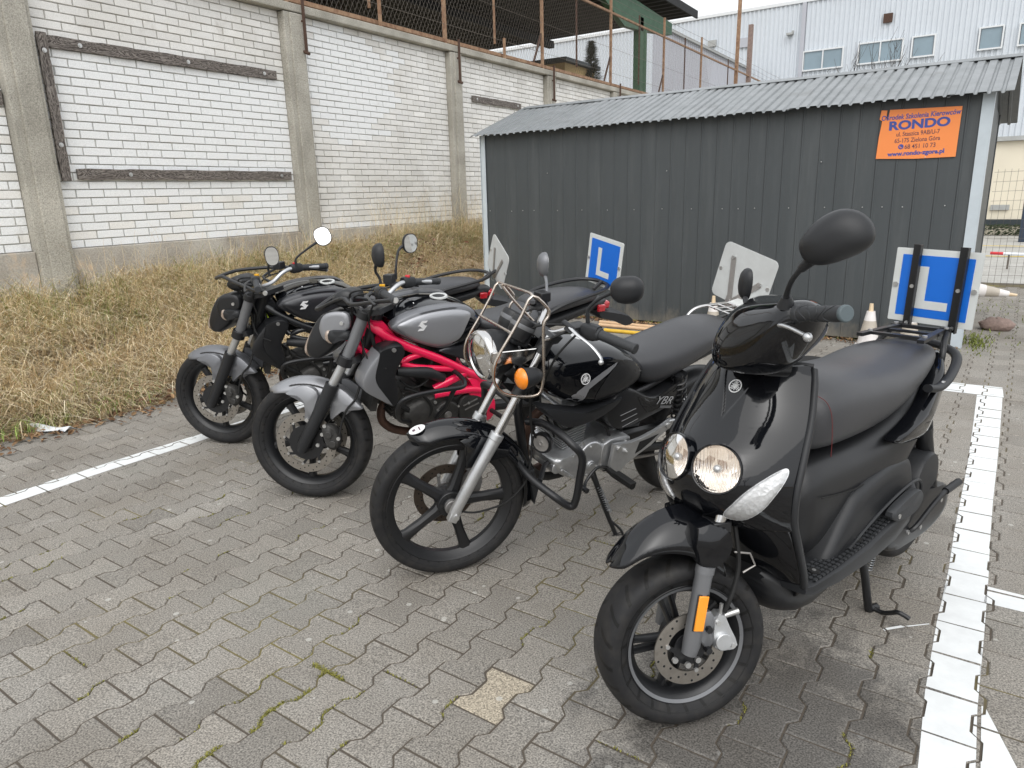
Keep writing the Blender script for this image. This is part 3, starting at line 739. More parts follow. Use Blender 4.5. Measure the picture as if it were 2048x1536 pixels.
# ---------------------------------------------------------------- trees and shrub
def branchy(g, p, d, L, r, depth, rn, spread=.5, ups=.12, minr=.003, endpts=None):
    p = Vector(p); d = Vector(d).normalized(); n = 3; pts = [p]
    for i in range(n):
        d = (d+Vector((rn.uniform(-.12, .12), rn.uniform(-.12, .12), ups*.5))).normalized(); pts.append(pts[-1]+d*L/n)
    g.tube(pts, [r, r*.66], n=5 if depth > 1 else 3)
    if endpts is not None and depth < 2: endpts += pts[1:]
    if depth == 0: return
    for i in range(rn.choice((2, 3))+(depth > 2)):
        q = pts[rn.choice((1, 2, 3))]
        dd = (d+Vector((rn.uniform(-1, 1), rn.uniform(-1, 1), rn.uniform(-.4, .7)))*spread*1.4).normalized()
        branchy(g, q, dd, L*rn.uniform(.6, .8), max(minr, r*.6), depth-1, rn, spread, ups, minr, endpts)
rn = random.Random(5)
g = G()
for a in range(9): branchy(g, (-2.6+rn.uniform(-.5, .5), 21+rn.uniform(-.3, .3), 2.0), (rn.uniform(-.9, .9), rn.uniform(-.3, .3), 1), 1.25, .016, 3, rn, .45, .2, .0045)
tr = empty('bare_shrub', T(-2.6, 21, 0), label='leafless thin twigged shrub rising above the shed roof', cat='shrub')
g2 = G().tube([(-2.6, 21, 0), (-2.6, 21, 2.1)], [.07, .04], n=8)
obj('stem', g2, 'bark', tr, IW); obj('twigs', g, 'bark', tr, IW, smooth=None)
# drooping evergreen seen through the fence
ev = empty('evergreen_tree', T(-12.6, 26, 0), label='slim drooping evergreen tree seen through the chain link fence', cat='tree')
obj('trunk', G().tube([(-12.6, 26, 0), (-12.6, 26, 4), (-12.62, 26, 6.6)], [.14, .02], n=8), 'bark', ev, IW)
n = 5200; hz = RNG.uniform(3.4, 6.75, n); rad = (6.85-hz)*.30*RNG.uniform(.1, 1, n)**.6*(.65+.35*np.sin(hz*7)**2); th = RNG.uniform(0, 6.28, n)
cg = np.array([.055, .075, .04])*RNG.uniform(.5, 1.6, n)[:, None]
co = blades('crown', -12.6+rad*np.cos(th), 26+rad*np.sin(th), hz-.2*rad, RNG.uniform(.10, .24, n), np.cos(th), np.sin(th), np.full(n, .1), RNG.uniform(.012, .03, n), cg, segs=2)
link(co, ev, IW)
# bare tree above the wall at the top
g = G(); rn = random.Random(9)
bt_ = empty('bare_tree', T(-14, 13, 0), label='bare branching tree crown above the wall beside the canopy', cat='tree')
for a in range(7): branchy(g, (-15.5, 14.5, 4.5), (rn.uniform(-.5, .5), rn.uniform(-.6, .6), 1), 1.9, .06, 4, rn, .55, .1, .008)
obj('trunk', G().tube([(-15.5, 14.5, 0), (-15.5, 14.5, 4.6)], [.2, .13], n=8), 'bark', bt_, IW); obj('crown', g, 'bark', bt_, IW, smooth=None)

# ---------------------------------------------------------------- right background
cb = empty('cream_building', T(3, 24.6, 0), label='low cream rendered building with grey coping behind the wire fence', cat='building')
obj('render_wall', G().box((6, 24.6, 1.2), (14, 2, 2.4)), 'cream', cb, IW, smooth=None)
obj('coping', G().box((6, 24.55, 2.46), (14.2, 2.2, .11)), 'coping_grey', cb, IW, smooth=None)
obj('base_band', G().box((6, 23.57, .33), (14, .06, .16)), 'dark_base', cb, IW, smooth=None)
obj('vent_grille', G().box((.62, 23.56, .72), (.42, .06, .13)), 'coping_grey', cb, IW, smooth=None)
g = G()
rn = random.Random(3)
for i in range(2600):
    x = rn.uniform(-1, 8); z = rn.uniform(0, .26); y = 23.35+rn.uniform(-.12, .12); s = rn.uniform(.02, .045); a = rn.uniform(0, 3)
    g.add([(x-s, y, z), (x, y-s, z+s*a*.3), (x+s, y, z+s*.6), (x, y+s*.4, z+s)], [(0, 1, 2, 3)])
obj('low_hedge', g, 'hedge', smooth=None, label='low dark green planting along the foot of the cream building', cat='hedge', kind='stuff')
obj('navy_post', G().box((1.12, 21, .95), (.22, .18, 1.9)).box((1.12, 20.9, 1.0), (.24, .02, .05)), 'navy', smooth=None, label='dark navy square post in the yard behind the wire fence', cat='post')
wf = empty('wire_fence', T(1.6, 11.95, 0), label='welded wire mesh fence right of the shed', cat='fence')
g = G()
x = .22
while x < 3.6: g.cyl((x, 11.95, .0), (x+.02, 11.95, 1.56), .0022, n=3, cap=False); x += .075
for z in [.02+i*.125 for i in range(13)]: g.tube([(.2+i*.45, 11.95, z+.012*math.sin(i*2.1)) for i in range(8)], .0022, n=3)
obj('wire_mesh', g, 'wire', wf, IW, smooth=None, kind='stuff')
for x in (.15, 2.1): obj('fence_post', G().cyl((x, 11.98, 0), (x, 11.98, 1.7), .025, n=10), 'wire', wf, IW)

# ---------------------------------------------------------------- shed
SP = Matrix.Translation((.03, 7.265, 0)) @ Matrix.Rotation(YAW, 4, 'Z')   # x along the front, y into the shed
shed = empty('metal_shed', SP, label='long dark grey sheet metal shed with corrugated roof', cat='shed')
NP = 32; pwid = 5.12/NP
pm = {}
for k in range(NP):
    x0 = -5.12+k*pwid
    g = G(); w = pwid-.0015
    sec = [(0, .0), (.003, -.0045), (.014, -.0045), (.018, 0), (w/2, -.0015), (w, 0)]
    rings = [[(a, b, z) for a, b in sec]+[(w, .012, z), (0, .012, z)] for z in (.02, 2.10)]
    g.loft(rings)
    if 'm' not in pm: pm['m'] = mesh_of('wall_panel', g, 'shed_grey', None)
    o = bpy.data.objects.new('wall_panel', pm['m']); link(o, shed, SP @ T(x0, 0, 0))
for k in range(10):
    o = obj('side_panel', G().box((0, 0, 1.05), (.02, .208, 2.06)), 'shed_grey', shed, SP @ T(-.02, .2+k*.21, 0), smooth=None)
obj('back_wall', G().box((-2.56, 2.25, 1.05), (5.12, .03, 2.06)), 'shed_grey', shed, SP, smooth=None)
obj('end_wall', G().box((-5.1, 1.1, 1.05), (.03, 2.2, 2.06)), 'shed_grey', shed, SP, smooth=None)
for x in (-5.135, .012):
    g = G(); sgn = -1 if x < -1 else 1
    g.box((x-sgn*.03, -.016, 1.05), (.08 if sgn > 0 else .06, .006, 2.09)); g.box((x+sgn*.012, .03, 1.05), (.006, .1, 2.09)); obj('corner_trim', g, 'trim_light', shed, SP, smooth=None)
g = G()
rn = random.Random(2)
for k in range(NP):
    if k % 2 == 0 or rn.random() < .3: g.sphere((-5.12+k*pwid+.09, -.014, 1.215+rn.uniform(-.004, .004)), .006, 6, 4)
for s_, z in ((-3.4, .78), (-2.75, 1.6), (-1.25, 1.62), (-.42, 1.62), (-4.2, 1.63), (-.9, .3)): g.sphere((s_, -.014, z), .006, 6, 4)
obj('screws', g, 'bolt', shed, SP, smooth=None, kind='stuff')
def roof(name, x0, x1, ya, za, yb, zb, dz=0):
    g = G(); pitch = .0885; n = int(round((x1-x0)/pitch)); rows = [[], [], []]
    for i in range(n):
        for f, h in ((0, 0), (.20, 0), (.30, .015), (.90, .015)):
            x = x0+(i+f)*(x1-x0)/n
            for r, t in enumerate((0, .5, 1)): rows[r].append((x, ya+(yb-ya)*t, za+(zb-za)*t+h+dz+.004*math.sin(i*.9+r)))
    g.grid(rows); obj(name, g, 'roof_metal', shed, SP, smooth=None, solid=.0022)
xs = [-5.22, -4.0, -2.78, -1.56, -.30, .16]
for k in range(5):
    roof('roof_sheet', xs[k], xs[k+1]+.06*(k < 4), -.13, 2.075, 1.02, 2.475, .004*(k % 2))
    roof('roof_sheet', xs[k], xs[k+1]+.06*(k < 4), 2.50, 1.99, 1.02, 2.478, .004*(k % 2))
obj('ridge_cap', G().prism([(.93, 2.466), (1.02, 2.500), (1.11, 2.466), (1.11, 2.470), (1.02, 2.504), (.93, 2.470)], -5.15, .15, ax='x'), 'roof_metal', shed, SP, smooth=None)
obj('gable', G().prism([(.02, 2.06), (2.2, 2.06), (1.05, 2.44)], -.04, -.02, ax='x'), 'shed_grey', shed, SP, smooth=None)
obj('gable', G().prism([(.02, 2.06), (2.2, 2.06), (1.05, 2.44)], -5.1, -5.08, ax='x'), 'shed_grey', shed, SP, smooth=None)
# orange vinyl banner
bn = empty('vinyl_banner', SP @ T(-.62, -.03, 1.85), label='orange printed vinyl banner with torn corner fixed high on the shed front', cat='banner')

g = G(); outl = [(-.80, 1.625), (-.50, 1.612), (-.197, 1.615), (-.195, 1.8), (-.192, 2.010), (-.45, 2.016), (-.725, 2.023), (-.737, 1.938), (-.748, 1.96), (-.745, 2.02), (-.791, 2.024), (-.80, 1.95), (-.778, 1.935), (-.792, 1.80)]
g.prism(outl, -.0150, -.0135); obj('vinyl_sheet', g, 'orange_vinyl', bn, SP, smooth=None)
def bt_(name, s, x, z, size, m, bold=.0, sx=1, shear=0):
    text_obj(name, s, size, m, bn, SP @ T(x, -.0158, z) @ Matrix.Rotation(R(-1.2), 4, 'Y') @ Matrix.Rotation(R(90), 4, 'X'), bold=bold, sx=sx, shear=shear)
bt_('lettering', 'O\u015brodek Szkolenia Kierowc\u00f3w', -.492, 1.945, .056, 'ink_blue', .0012, .82, .12)
bt_('lettering', 'RONDO', -.493, 1.862, .098, 'ink_blue', .004, 1.24)
bt_('lettering', 'ul. Staszica 9AB/U-7', -.495, 1.805, .050, 'ink_dark', .0004, .80)
bt_('lettering', '65-175 Zielona G\u00f3ra', -.495, 1.752, .050, 'ink_dark', .0004, .80)
bt_('lettering', '68 451 10 73', -.467, 1.699, .050, 'ink_dark', .0004, .88)
bt_('lettering', 'www.rondo-zgora.pl', -.495, 1.646, .048, 'ink_blue', .002, 1.06)
g = G().lathe([(-.0162, .0001), (-.0162, .021), (-.0152, .021)], (-.612, 0, 1.716), 'y', 20); ic = obj('phone_icon', g, 'ink_blue', bn, SP, smooth=None)
g = G().tube([(-.621, -.0166, 1.724), (-.619, -.0166, 1.712), (-.611, -.0166, 1.706), (-.602, -.0166, 1.709)], .0028, n=6, smooth=3); obj('handset', g, 'orange_vinyl', ic, SP)

# ---------------------------------------------------------------- cones, poles and small things
def cone(M, label, h=.38, r=.092):
    t = empty('traffic_cone', M, label=label, cat='cone', group='striped training cones')
    obj('cone_body', G().lathe([(.0, r), (h*.30, r*.80), (h*.30, r*.80+.0015), (.0, r+.0015)], ax='z', n=28, closed=True), 'cone_white', t)
    obj('band', G().lathe([(h*.30, r*.80), (h*.60, r*.55)], ax='z', n=28), 'cone_band', t)
    obj('collar', G().lathe([(h*.60, r*.55), (h*.82, r*.38), (h*.82, r*.2)], ax='z', n=28), 'cone_white', t)
    obj('tip', G().lathe([(h*.82, r*.22), (h, r*.17), (h, .001)], ax='z', n=20), 'cone_tip', t)
    obj('base', G().box((0, 0, .006), (r*2.3, r*2.3, .012)), 'cone_white', t, bevel=.004)
cone(T(-.665, 7.10, 0), 'upright white cone with beige band by the shed, between scooter mirror and blue plate')
cone(T(-.345, 7.13, 0), 'upright white cone mostly hidden below the scooter learner plate')
cone(T(-2.08, 7.08, 0), 'white cone whose pale tip just shows behind the long motorcycle seat')
cone(T(.10, 10.86, .075) @ Matrix.Rotation(R(14), 4, 'Z') @ Matrix.Rotation(R(97), 4, 'Y'), 'white striped cone lying on its side right of the shed', .52, .10)
def pole(p0, p1, m, label, r=.019):
    p0, p1 = Vector(p0), Vector(p1)
    g = G().cyl(p0, p1, r, n=14); obj('training_pole', g, m, label=label, cat='pole', group='slalom poles lying by the shed')
pole((-3.35, 7.14, .02), (-1.55, 6.98, .02), 'pole_orange', 'pale orange pole lying closest to the shed foot')
pole((-3.28, 6.98, .02), (-1.5, 6.86, .02), 'pole_orange', 'pale orange pole lying between the other orange pole and the yellow one')
pole((-3.1, 6.72, .02), (-1.7, 6.66, .02), 'pole_yellow', 'bright yellow pole lying nearest the motorcycles')
obj('round_cover', G().lathe([(0, .001), (.014, .03), (.012, .12), (.022, .135), (0, .14)], (-1.0, 6.2, .002), 'z', 28), 'black_rubber_flat', label='flat round black rubber disc on the paving near the shed', cat='disc')
g = G().sphere((.33, 8.35, .05), .12, 14, 9, (1.25, .8, .62)); rn = random.Random(4); g.v = [(x+rn.uniform(-.012, .012), y+rn.uniform(-.012, .012), z+rn.uniform(-.01, .01)) for x, y, z in g.v]
obj('stone_lump', g, 'rock', smooth=50, label='rough reddish stone on the paving right of the shed corner', cat='stone')
g = G().tube([(.35, 14.45, .25), (2.6, 14.1, .22)], .022, n=8); sp = obj('barrier_pole', g, 'white_plastic', label='white barrier pole with red section behind the wire fence', cat='pole')
obj('red_section', G().tube([(.34, 14.452, .2503), (.52, 14.424, .2477)], .024, n=8), 'red', sp); obj('pole_foot', G().cyl((2.5, 14.12, 0), (2.5, 14.12, .24), .02, n=8).cyl((.6, 14.41, 0), (.6, 14.41, .24), .015, n=8), 'wire', sp)
g = G(); rows = []
for i in range(9):
    a = i/8; rows.append([(-5.12+.34*a, 2.06+.10*a+.02*math.sin(a*9), .012), (-5.11+.34*a, 2.10+.10*a, .035+.01*math.sin(a*7)), (-5.13+.34*a, 2.14+.10*a, .012)])
g.grid(rows); obj('plastic_strip', g, 'white_plastic', solid=.003, label='crumpled white plastic strip at the edge of the grass, far left', cat='litter')
for k, (x, y, z, a, w, l) in enumerate(((-5.62, 7.75, .34, .5, .34, .8), (-5.45, 7.5, .20, -.3, .22, .5), (-5.9, 8.2, .50, .2, .25, .9))):
    M = T(x, y, z) @ Matrix.Rotation(a, 4, 'Z') @ Matrix.Rotation(R(12), 4, 'X') @ Matrix.Rotation(R(14), 4, 'Y')
    obj('scrap_board', G().box((0, 0, 0), (l, w, .03)), 'tan_wood', None, M, smooth=None, label=('wide tan board lying on the bank beside the leaf heap', 'short tan board nearest the paving by the shed end', 'long tan board behind the others near the shed end')[k], cat='board')
# weeds in the joints right of the shed and at the shed foot
n = 700; wx = np.concatenate([RNG.normal(.16, .06, 260), RNG.uniform(.1, 1.0, 240), RNG.uniform(-4.9, 0, 200)]); wy = np.concatenate([RNG.normal(7.6, .22, 260), RNG.uniform(7.4, 10.6, 240), np.full(200, 7.22)-RNG.uniform(-.22, .03, 200)*0])
wy[-200:] = 7.24+.0494*0-(wx[-200:])*.0494-.02
wa = RNG.uniform(0, 6.28, n)
wo_ = blades('joint_weeds', wx, wy, np.zeros(n), RNG.uniform(.02, .06, n), np.cos(wa), np.sin(wa), np.full(n, .6), RNG.uniform(.003, .006, n), np.array([.17, .20, .04])*RNG.uniform(.6, 1.3, n)[:, None])
link(wo_, label='small green weeds sprouting from the paving joints by the shed', cat='weeds', kind='stuff')
# moss cushions in the open joints at the front
def joint_x(i, yy):
    """x of the zigzag joint right of row i, paving frame"""
    d = abs(((yy-.125+.1) % .2)-.1); w = 1 if d < .037 else (-1 if d > .063 else 1-(d-.037)/.013)
    return .0015+PITCH*(i+.5)+.0128*w*(1 if i % 2 == 0 else -1)
pp = []
def moss_run(i, y0, y1, n, sp):
    for _ in range(n):
        yy = random.uniform(y0, y1)
        if math.sin(yy*47+i)+math.sin(yy*19) < -.5: continue
        pp.append(pw(joint_x(i, yy)+random.gauss(0, sp), yy))
moss_run(-12, .70, 1.22, 900, .0045); moss_run(-11, .95, 1.30, 160, .002); moss_run(-13, .8, 1.5, 160, .002)
for _ in range(420): pp.append(pw(-1.60+random.uniform(-.07, .07)+.012, 1.225+random.gauss(0, .004)))
for _ in range(60):
    i = random.randint(-24, -1); y0 = random.uniform(.6, 3.2); moss_run(i, y0, y0+random.uniform(.05, .2), 45, .0016)
for _ in range(60):
    X, Y, dz, tx, ty = random.choice(pvz)
    if Y > 3.2 or X < -3.2: continue
    a_x, a_y = CU*X+SU*Y, -SU*X+CU*Y
    for _k in range(26): pp.append(pw(a_x+random.uniform(-.07, .07), a_y-.1+random.gauss(0, .0014)))
pp = np.array(pp); n = len(pp); a_ = RNG.uniform(0, 6.28, n)
link(blades('joint_moss', pp[:, 0], pp[:, 1], np.full(n, -.004), RNG.uniform(.004, .012, n), np.cos(a_), np.sin(a_), np.full(n, .7), RNG.uniform(.0012, .0026, n), np.array([.20, .19, .045])*RNG.uniform(.5, 1.5, n)[:, None], segs=2), label='yellow green moss filling the wider paving joints in the foreground', cat='moss', kind='stuff')
# bare street trees across the yard behind the photographer, mirrored in the scooter's paint
g = G(); rn = random.Random(21)
for k in range(9):
    x = -14+k*4+rn.uniform(-1, 1); y = -20+rn.uniform(-2, 2)
    g.tube([(x, y, 0), (x+.1, y, 3)], [.22, .15], n=6)
    for a in range(4): branchy(g, (x, y, 2.6), (rn.uniform(-.6, .6), rn.uniform(-.6, .6), 1), 2.6, .10, 3, rn, .5, .1, .02)
obj('far_bare_trees', g, 'bark', smooth=None, label='row of bare trees far across the yard, mirrored in the black scooter nose', cat='trees', kind='stuff')

# ================================================================ two wheelers
mat('gloss_black', (.004, .0045, .006), .05, spec=.55, var=.0)
mat('satin_black', (.012, .0125, .014), .34, var=.15, vscale=9)
mat('matt_black', (.018, .019, .021), .46, spec=.4, bump=.12, bscale=900, bdist=.0006)
mat('seat_vinyl', (.046, .047, .051), .38, bump=.35, bscale=700, bdist=.0008, var=.10, vscale=5)
mat('rubber', (.013, .013, .013), .62, spec=.3, bump=.2, bscale=500, bdist=.0005)
mat('grip_rubber', (.03, .032, .035), .6, bump=.5, bscale=160, bdist=.001)
mat('grip_cap', (.085, .11, .12), .55)
mat('chrome', (.72, .71, .70), .10, metal=1, var=.12, vscale=30)
mat('cage_steel', (.66, .61, .56), .22, metal=1, var=.3, vscale=22, vcol=(.46, .37, .30))
mat('alu', (.66, .67, .68), .34, metal=.85, var=.22, vscale=16)
mat('alu_dirty', (.36, .35, .34), .5, metal=.75, var=.45, vscale=20, vcol=(.16, .15, .14), bump=.3, bscale=150)
mat('engine_dark', (.075, .073, .070), .5, metal=.6, var=.45, vscale=24, bump=.4, bscale=120, bdist=.001)
mat('disc_steel', (.40, .37, .33), .36, metal=.9, var=.25, vscale=40)
mat('disc_brown', (.085, .065, .05), .5, metal=.6, var=.3, vscale=30)
mat('hole_dark', (.01, .01, .01), .9)
mat('fork_grey', (.20, .205, .215), .38, metal=.5, var=.1)
mat('gladius_grey', (.17, .175, .188), .36, metal=.45, coat=.25, crough=.25)
mat('gladius_mid', (.27, .275, .29), .36, metal=.5, coat=.25, crough=.25)
mat('gladius_silver', (.38, .385, .405), .33, metal=.55, coat=.3, crough=.2)
mat('gladius_dark', (.032, .033, .038), .33, metal=.4, coat=.4, crough=.15)
mat('red_frame', (.88, .012, .085), .28, coat=.5, crough=.08)
mat('black_frame', (.012, .013, .015), .3, coat=.3)
mat('amber', (.85, .24, .01), .15, coat=.6, bump=.5, bscale=90)
mat('reflector', (.95, .33, .02), .3, coat=.5, bump=.6, bscale=260)
mat('tail_red', (.45, .01, .02), .15, coat=1)
mat('white_ink', (.75, .75, .75), .5); mat('silver_ink', (.55, .56, .58), .35, metal=.6)
mat('plate_blue', (.004, .15, .66), .45, var=.06, vscale=9); mat('plate_white', (.68, .70, .69), .45, var=.12, vscale=7, vcol=(.60, .62, .60))
mat('plate_back', (.60, .62, .61), .5, var=.15, vscale=9, vcol=(.50, .51, .50))
mat('steel_plate', (.42, .40, .38), .45, metal=.6, var=.25, vscale=18)
mat('rusty_pipe', (.16, .09, .065), .55, metal=.6, var=.5, vscale=14, vcol=(.08, .05, .04))
mat('yellow_plastic', (.75, .38, .01), .4); mat('lime_tape', (.45, .62, .03), .6)
mat('spring_grey', (.25, .26, .27), .4, metal=.7); mat('red_dot', (.35, .03, .03), .6)
mat('stitch_red', (.14, .015, .015), .7)
def lens_mat(name, warm, tint=(1, .96, .9), strength=1.0):
    """faceted reflector behind clear cover; the scooter's lamps are switched on"""
    m = mat(name, (.86, .85, .83), .10, metal=.85, coat=1, crough=.02); t, b, N, L = nodes(m)
    tc = N('ShaderNodeTexCoord'); w = N('ShaderNodeTexWave'); w.wave_type = 'BANDS'; w.bands_direction = 'X'; w.inputs['Scale'].default_value = 40; w.inputs['Distortion'].default_value = .6; w.inputs['Detail'].default_value = 1
    L(tc.outputs['Object'], w.inputs['Vector'])
    v = N('ShaderNodeTexVoronoi'); v.inputs['Scale'].default_value = 34; L(tc.outputs['Object'], v.inputs['Vector'])
    bp = N('ShaderNodeBump'); bp.inputs['Strength'].default_value = 1; bp.inputs['Distance'].default_value = .006; L(w.outputs['Fac'], bp.inputs['Height'])
    b2 = N('ShaderNodeBump'); b2.inputs['Strength'].default_value = .8; b2.inputs['Distance'].default_value = .006; L(v.outputs['Distance'], b2.inputs['Height']); L(bp.outputs[0], b2.inputs['Normal']); L(b2.outputs[0], b.inputs['Normal'])
    if warm:
        r = N('ShaderNodeValToRGB'); e = r.color_ramp.elements; e[0].color = (.22, .10, .03, 1); e[0].position = .12; e[1].color = (1, .84, .66, 1); e[1].position = .72; L(v.outputs['Color'], r.inputs[0])
        L(r.outputs[0], b.inputs['Emission Color']); b.inputs['Emission Strength'].default_value = strength
    return m
lens_mat('lamp_lit', True, strength=.30); lens_mat('lamp_off', False); 
m = mat('lamp_old', (.55, .47, .40), .3, metal=.5, coat=.8, crough=.15, var=.4, vscale=18, vcol=(.30, .22, .17))
m = mat('mirror_glass', (.9, .9, .9), .02, metal=1)
m = mat('clear_glass', (1, 1, 1)); t, b, N, L = nodes(m)      # thin clear cover: sees through, reflects at grazing angles
_f = N('ShaderNodeFresnel'); _f.inputs[0].default_value = 1.4; _tr = N('ShaderNodeBsdfTransparent'); _gl = N('ShaderNodeBsdfGlossy'); _gl.inputs['Roughness'].default_value = .03
_mx = N('ShaderNodeMixShader'); L(_f.outputs[0], _mx.inputs[0]); L(_tr.outputs[0], _mx.inputs[1]); L(_gl.outputs[0], _mx.inputs[2]); L(_mx.outputs[0], t.nodes['Material Output'].inputs['Surface'])
m = mat('lamp_clear', (.80, .81, .82), .28, metal=.25, coat=1, crough=.02); t, b, N, L = nodes(m)
_tc = N('ShaderNodeTexCoord'); _v = N('ShaderNodeTexVoronoi'); _v.inputs['Scale'].default_value = 75; L(_tc.outputs['Object'], _v.inputs['Vector'])
_b = N('ShaderNodeBump'); _b.inputs['Strength'].default_value = .9; _b.inputs['Distance'].default_value = .003; L(_v.outputs['Distance'], _b.inputs['Height']); L(_b.outputs[0], b.inputs['Normal'])
def tread_mat(name, nseg, tilt, w0, w1):
    """moulded tyre tread: slanted grooves round the shoulder, cut as relief"""
    m = mat(name, (.017, .017, .017), .6, spec=.3); t, b, N, L = nodes(m)
    tc = N('ShaderNodeTexCoord'); s = N('ShaderNodeSeparateXYZ'); L(tc.outputs['Object'], s.inputs[0])
    def M(op, a, b_=None, c=None):
        q = N('ShaderNodeMath'); q.operation = op
        for i, x in enumerate((a, b_, c)):
            if x is None: continue
            if isinstance(x, (int, float)): q.inputs[i].default_value = x
            else: L(x, q.inputs[i])
        return q.outputs[0]
    an = M('ARCTAN2', s.outputs[2], s.outputs[0]); ay = M('ABSOLUTE', s.outputs[1])
    ph = M('ADD', M('MULTIPLY', an, nseg/(2*math.pi)), M('MULTIPLY', M('POWER', ay, 1.3), tilt))
    fr = M('FRACT', ph); gr = M('LESS_THAN', fr, .19)
    band = M('MULTIPLY', M('GREATER_THAN', ay, w0), M('LESS_THAN', ay, w1))
    g_ = M('MULTIPLY', gr, band)
    c = N('ShaderNodeMixRGB'); L(g_, c.inputs[0]); c.inputs[1].default_value = (.016, .016, .017, 1); c.inputs[2].default_value = (.006, .006, .006, 1); 
    n = N('ShaderNodeTexNoise'); n.inputs['Scale'].default_value = 30; n.inputs['Detail'].default_value = 5; L(tc.outputs['Object'], n.inputs['Vector'])
    r = N('ShaderNodeMapRange'); r.inputs[1].default_value = .45; r.inputs[2].default_value = .75; r.inputs[4].default_value = .28; L(n.outputs[0], r.inputs[0])
    c2 = N('ShaderNodeMixRGB'); L(r.outputs[0], c2.inputs[0]); L(c.outputs[0], c2.inputs[1]); c2.inputs[2].default_value = (.060, .054, .046, 1); L(c2.outputs[0], b.inputs['Base Color'])
    inv = M('SUBTRACT', 1.0, g_); bp = N('ShaderNodeBump'); bp.inputs['Strength'].default_value = 1; bp.inputs['Distance'].default_value = .006; L(inv, bp.inputs['Height']); L(bp.outputs[0], b.inputs['Normal'])
tread_mat('tread_scooter', 22, 22, .012, .058); tread_mat('tread_road', 34, 12, .008, .052); tread_mat('tread_commuter', 38, 16, .004, .036)

def wheel(parent, M, Rt, w, Rr, spokes, tread, name='front_wheel', rim='satin_black', hub=.05, spoke_w=.02, twin=False, rot=0, hubw=.05, lip=None, sw=None):
    """M: axle frame (y = axle). rim, tyre, spokes are sub-parts"""
    g = G().cyl((0, -hubw, 0), (0, hubw, 0), hub*.62, n=24).lathe([(-hubw*.8, hub*.6), (-hubw*.8, hub), (hubw*.8, hub), (hubw*.8, hub*.6)], ax='y', n=32)
    root = obj(name, g, rim, parent, M, smooth=40, bevel=.003)
    # tyre
    hw = w/2; sh = Rt-Rr; prof = []
    for a in range(0, 13):
        t = a/12; y = -hw*math.cos(math.pi*t) if False else 0
    pr = [(-hw*.66, Rr-.004), (-hw*.80, Rr+.004), (-hw*.93, Rr+sh*.28), (-hw*.99, Rr+sh*.50), (-hw*.93, Rr+sh*.72), (-hw*.74, Rr+sh*.88), (-hw*.45, Rr+sh*.965), (0, Rt)]
    pr = pr+[(-y, r) for y, r in reversed(pr[:-1])]
    pr = [(p.x, p.y) for p in catmull([(a, b, 0) for a, b in pr], False, 3)]
    obj('tyre', G().lathe(pr, n=96), tread, root, M, smooth=50)
    g = G()
    for sg in (-1, 1):
        g.lathe([(sg*hw*.905, Rr+sh*.26), (sg*hw*.925, Rr+sh*.262), (sg*hw*.95, Rr+sh*.30), (sg*hw*.93, Rr+sh*.30)], n=72)
    obj('tyre_bead_line', g, 'rubber', root, M, smooth=60)
    # rim
    rw = hw*.70; q = [(-rw, Rr+.004), (-rw-.003, Rr-.002), (-rw+.004, Rr-.012), (-rw*.72, Rr-.020), (-rw*.35, Rr-.032), (rw*.35, Rr-.032), (rw*.72, Rr-.020), (rw-.004, Rr-.012), (rw+.003, Rr-.002), (rw, Rr+.004), (rw*.6, Rr-.006), (0, Rr-.02), (-rw*.6, Rr-.006)]
    obj('rim', G().lathe(q, n=96, closed=True), rim, root, M, smooth=40)
    if lip: obj('rim_stripe', G().lathe([(rw+.001, Rr-.013), (rw+.0045, Rr-.004)], n=96), lip, root, M, smooth=60)
    for k in range(spokes):
        a = rot+2*math.pi*k/spokes
        g = G(); r0, r1 = hub*.8, Rr-.026
        lanes = (-1, 1) if twin else (0,)
        for l in lanes:
            off0, off1 = l*spoke_w*.55, l*spoke_w*.95
            sww = spoke_w*(.42 if twin else 1)
            secs = []
            for t in (0, .12, .5, .88, 1):
                r = r0+(r1-r0)*t; wd = sww*(1.35 if t in (0, 1) else (1.0 if t != .5 else .82)); th = (sw or .016)*(1.25-.35*t)
                o_ = off0+(off1-off0)*t
                secs.append([(r, -th, o_-wd*.5), (r, -th*.5, o_-wd), (r, th*.5, o_-wd), (r, th, o_-wd*.5), (r, th, o_+wd*.5), (r, th*.5, o_+wd), (r, -th*.5, o_+wd), (r, -th, o_+wd*.5)])
            g.loft(secs)
        g.xf(Matrix.Rotation(-a, 4, 'Y'))
        obj('spoke', g, rim, root, M, smooth=35)
    obj('axle_bolt', G().cyl((0, -hubw-.04, 0), (0, hubw+.04, 0), .009, n=14), 'bolt', root, M)
    return root
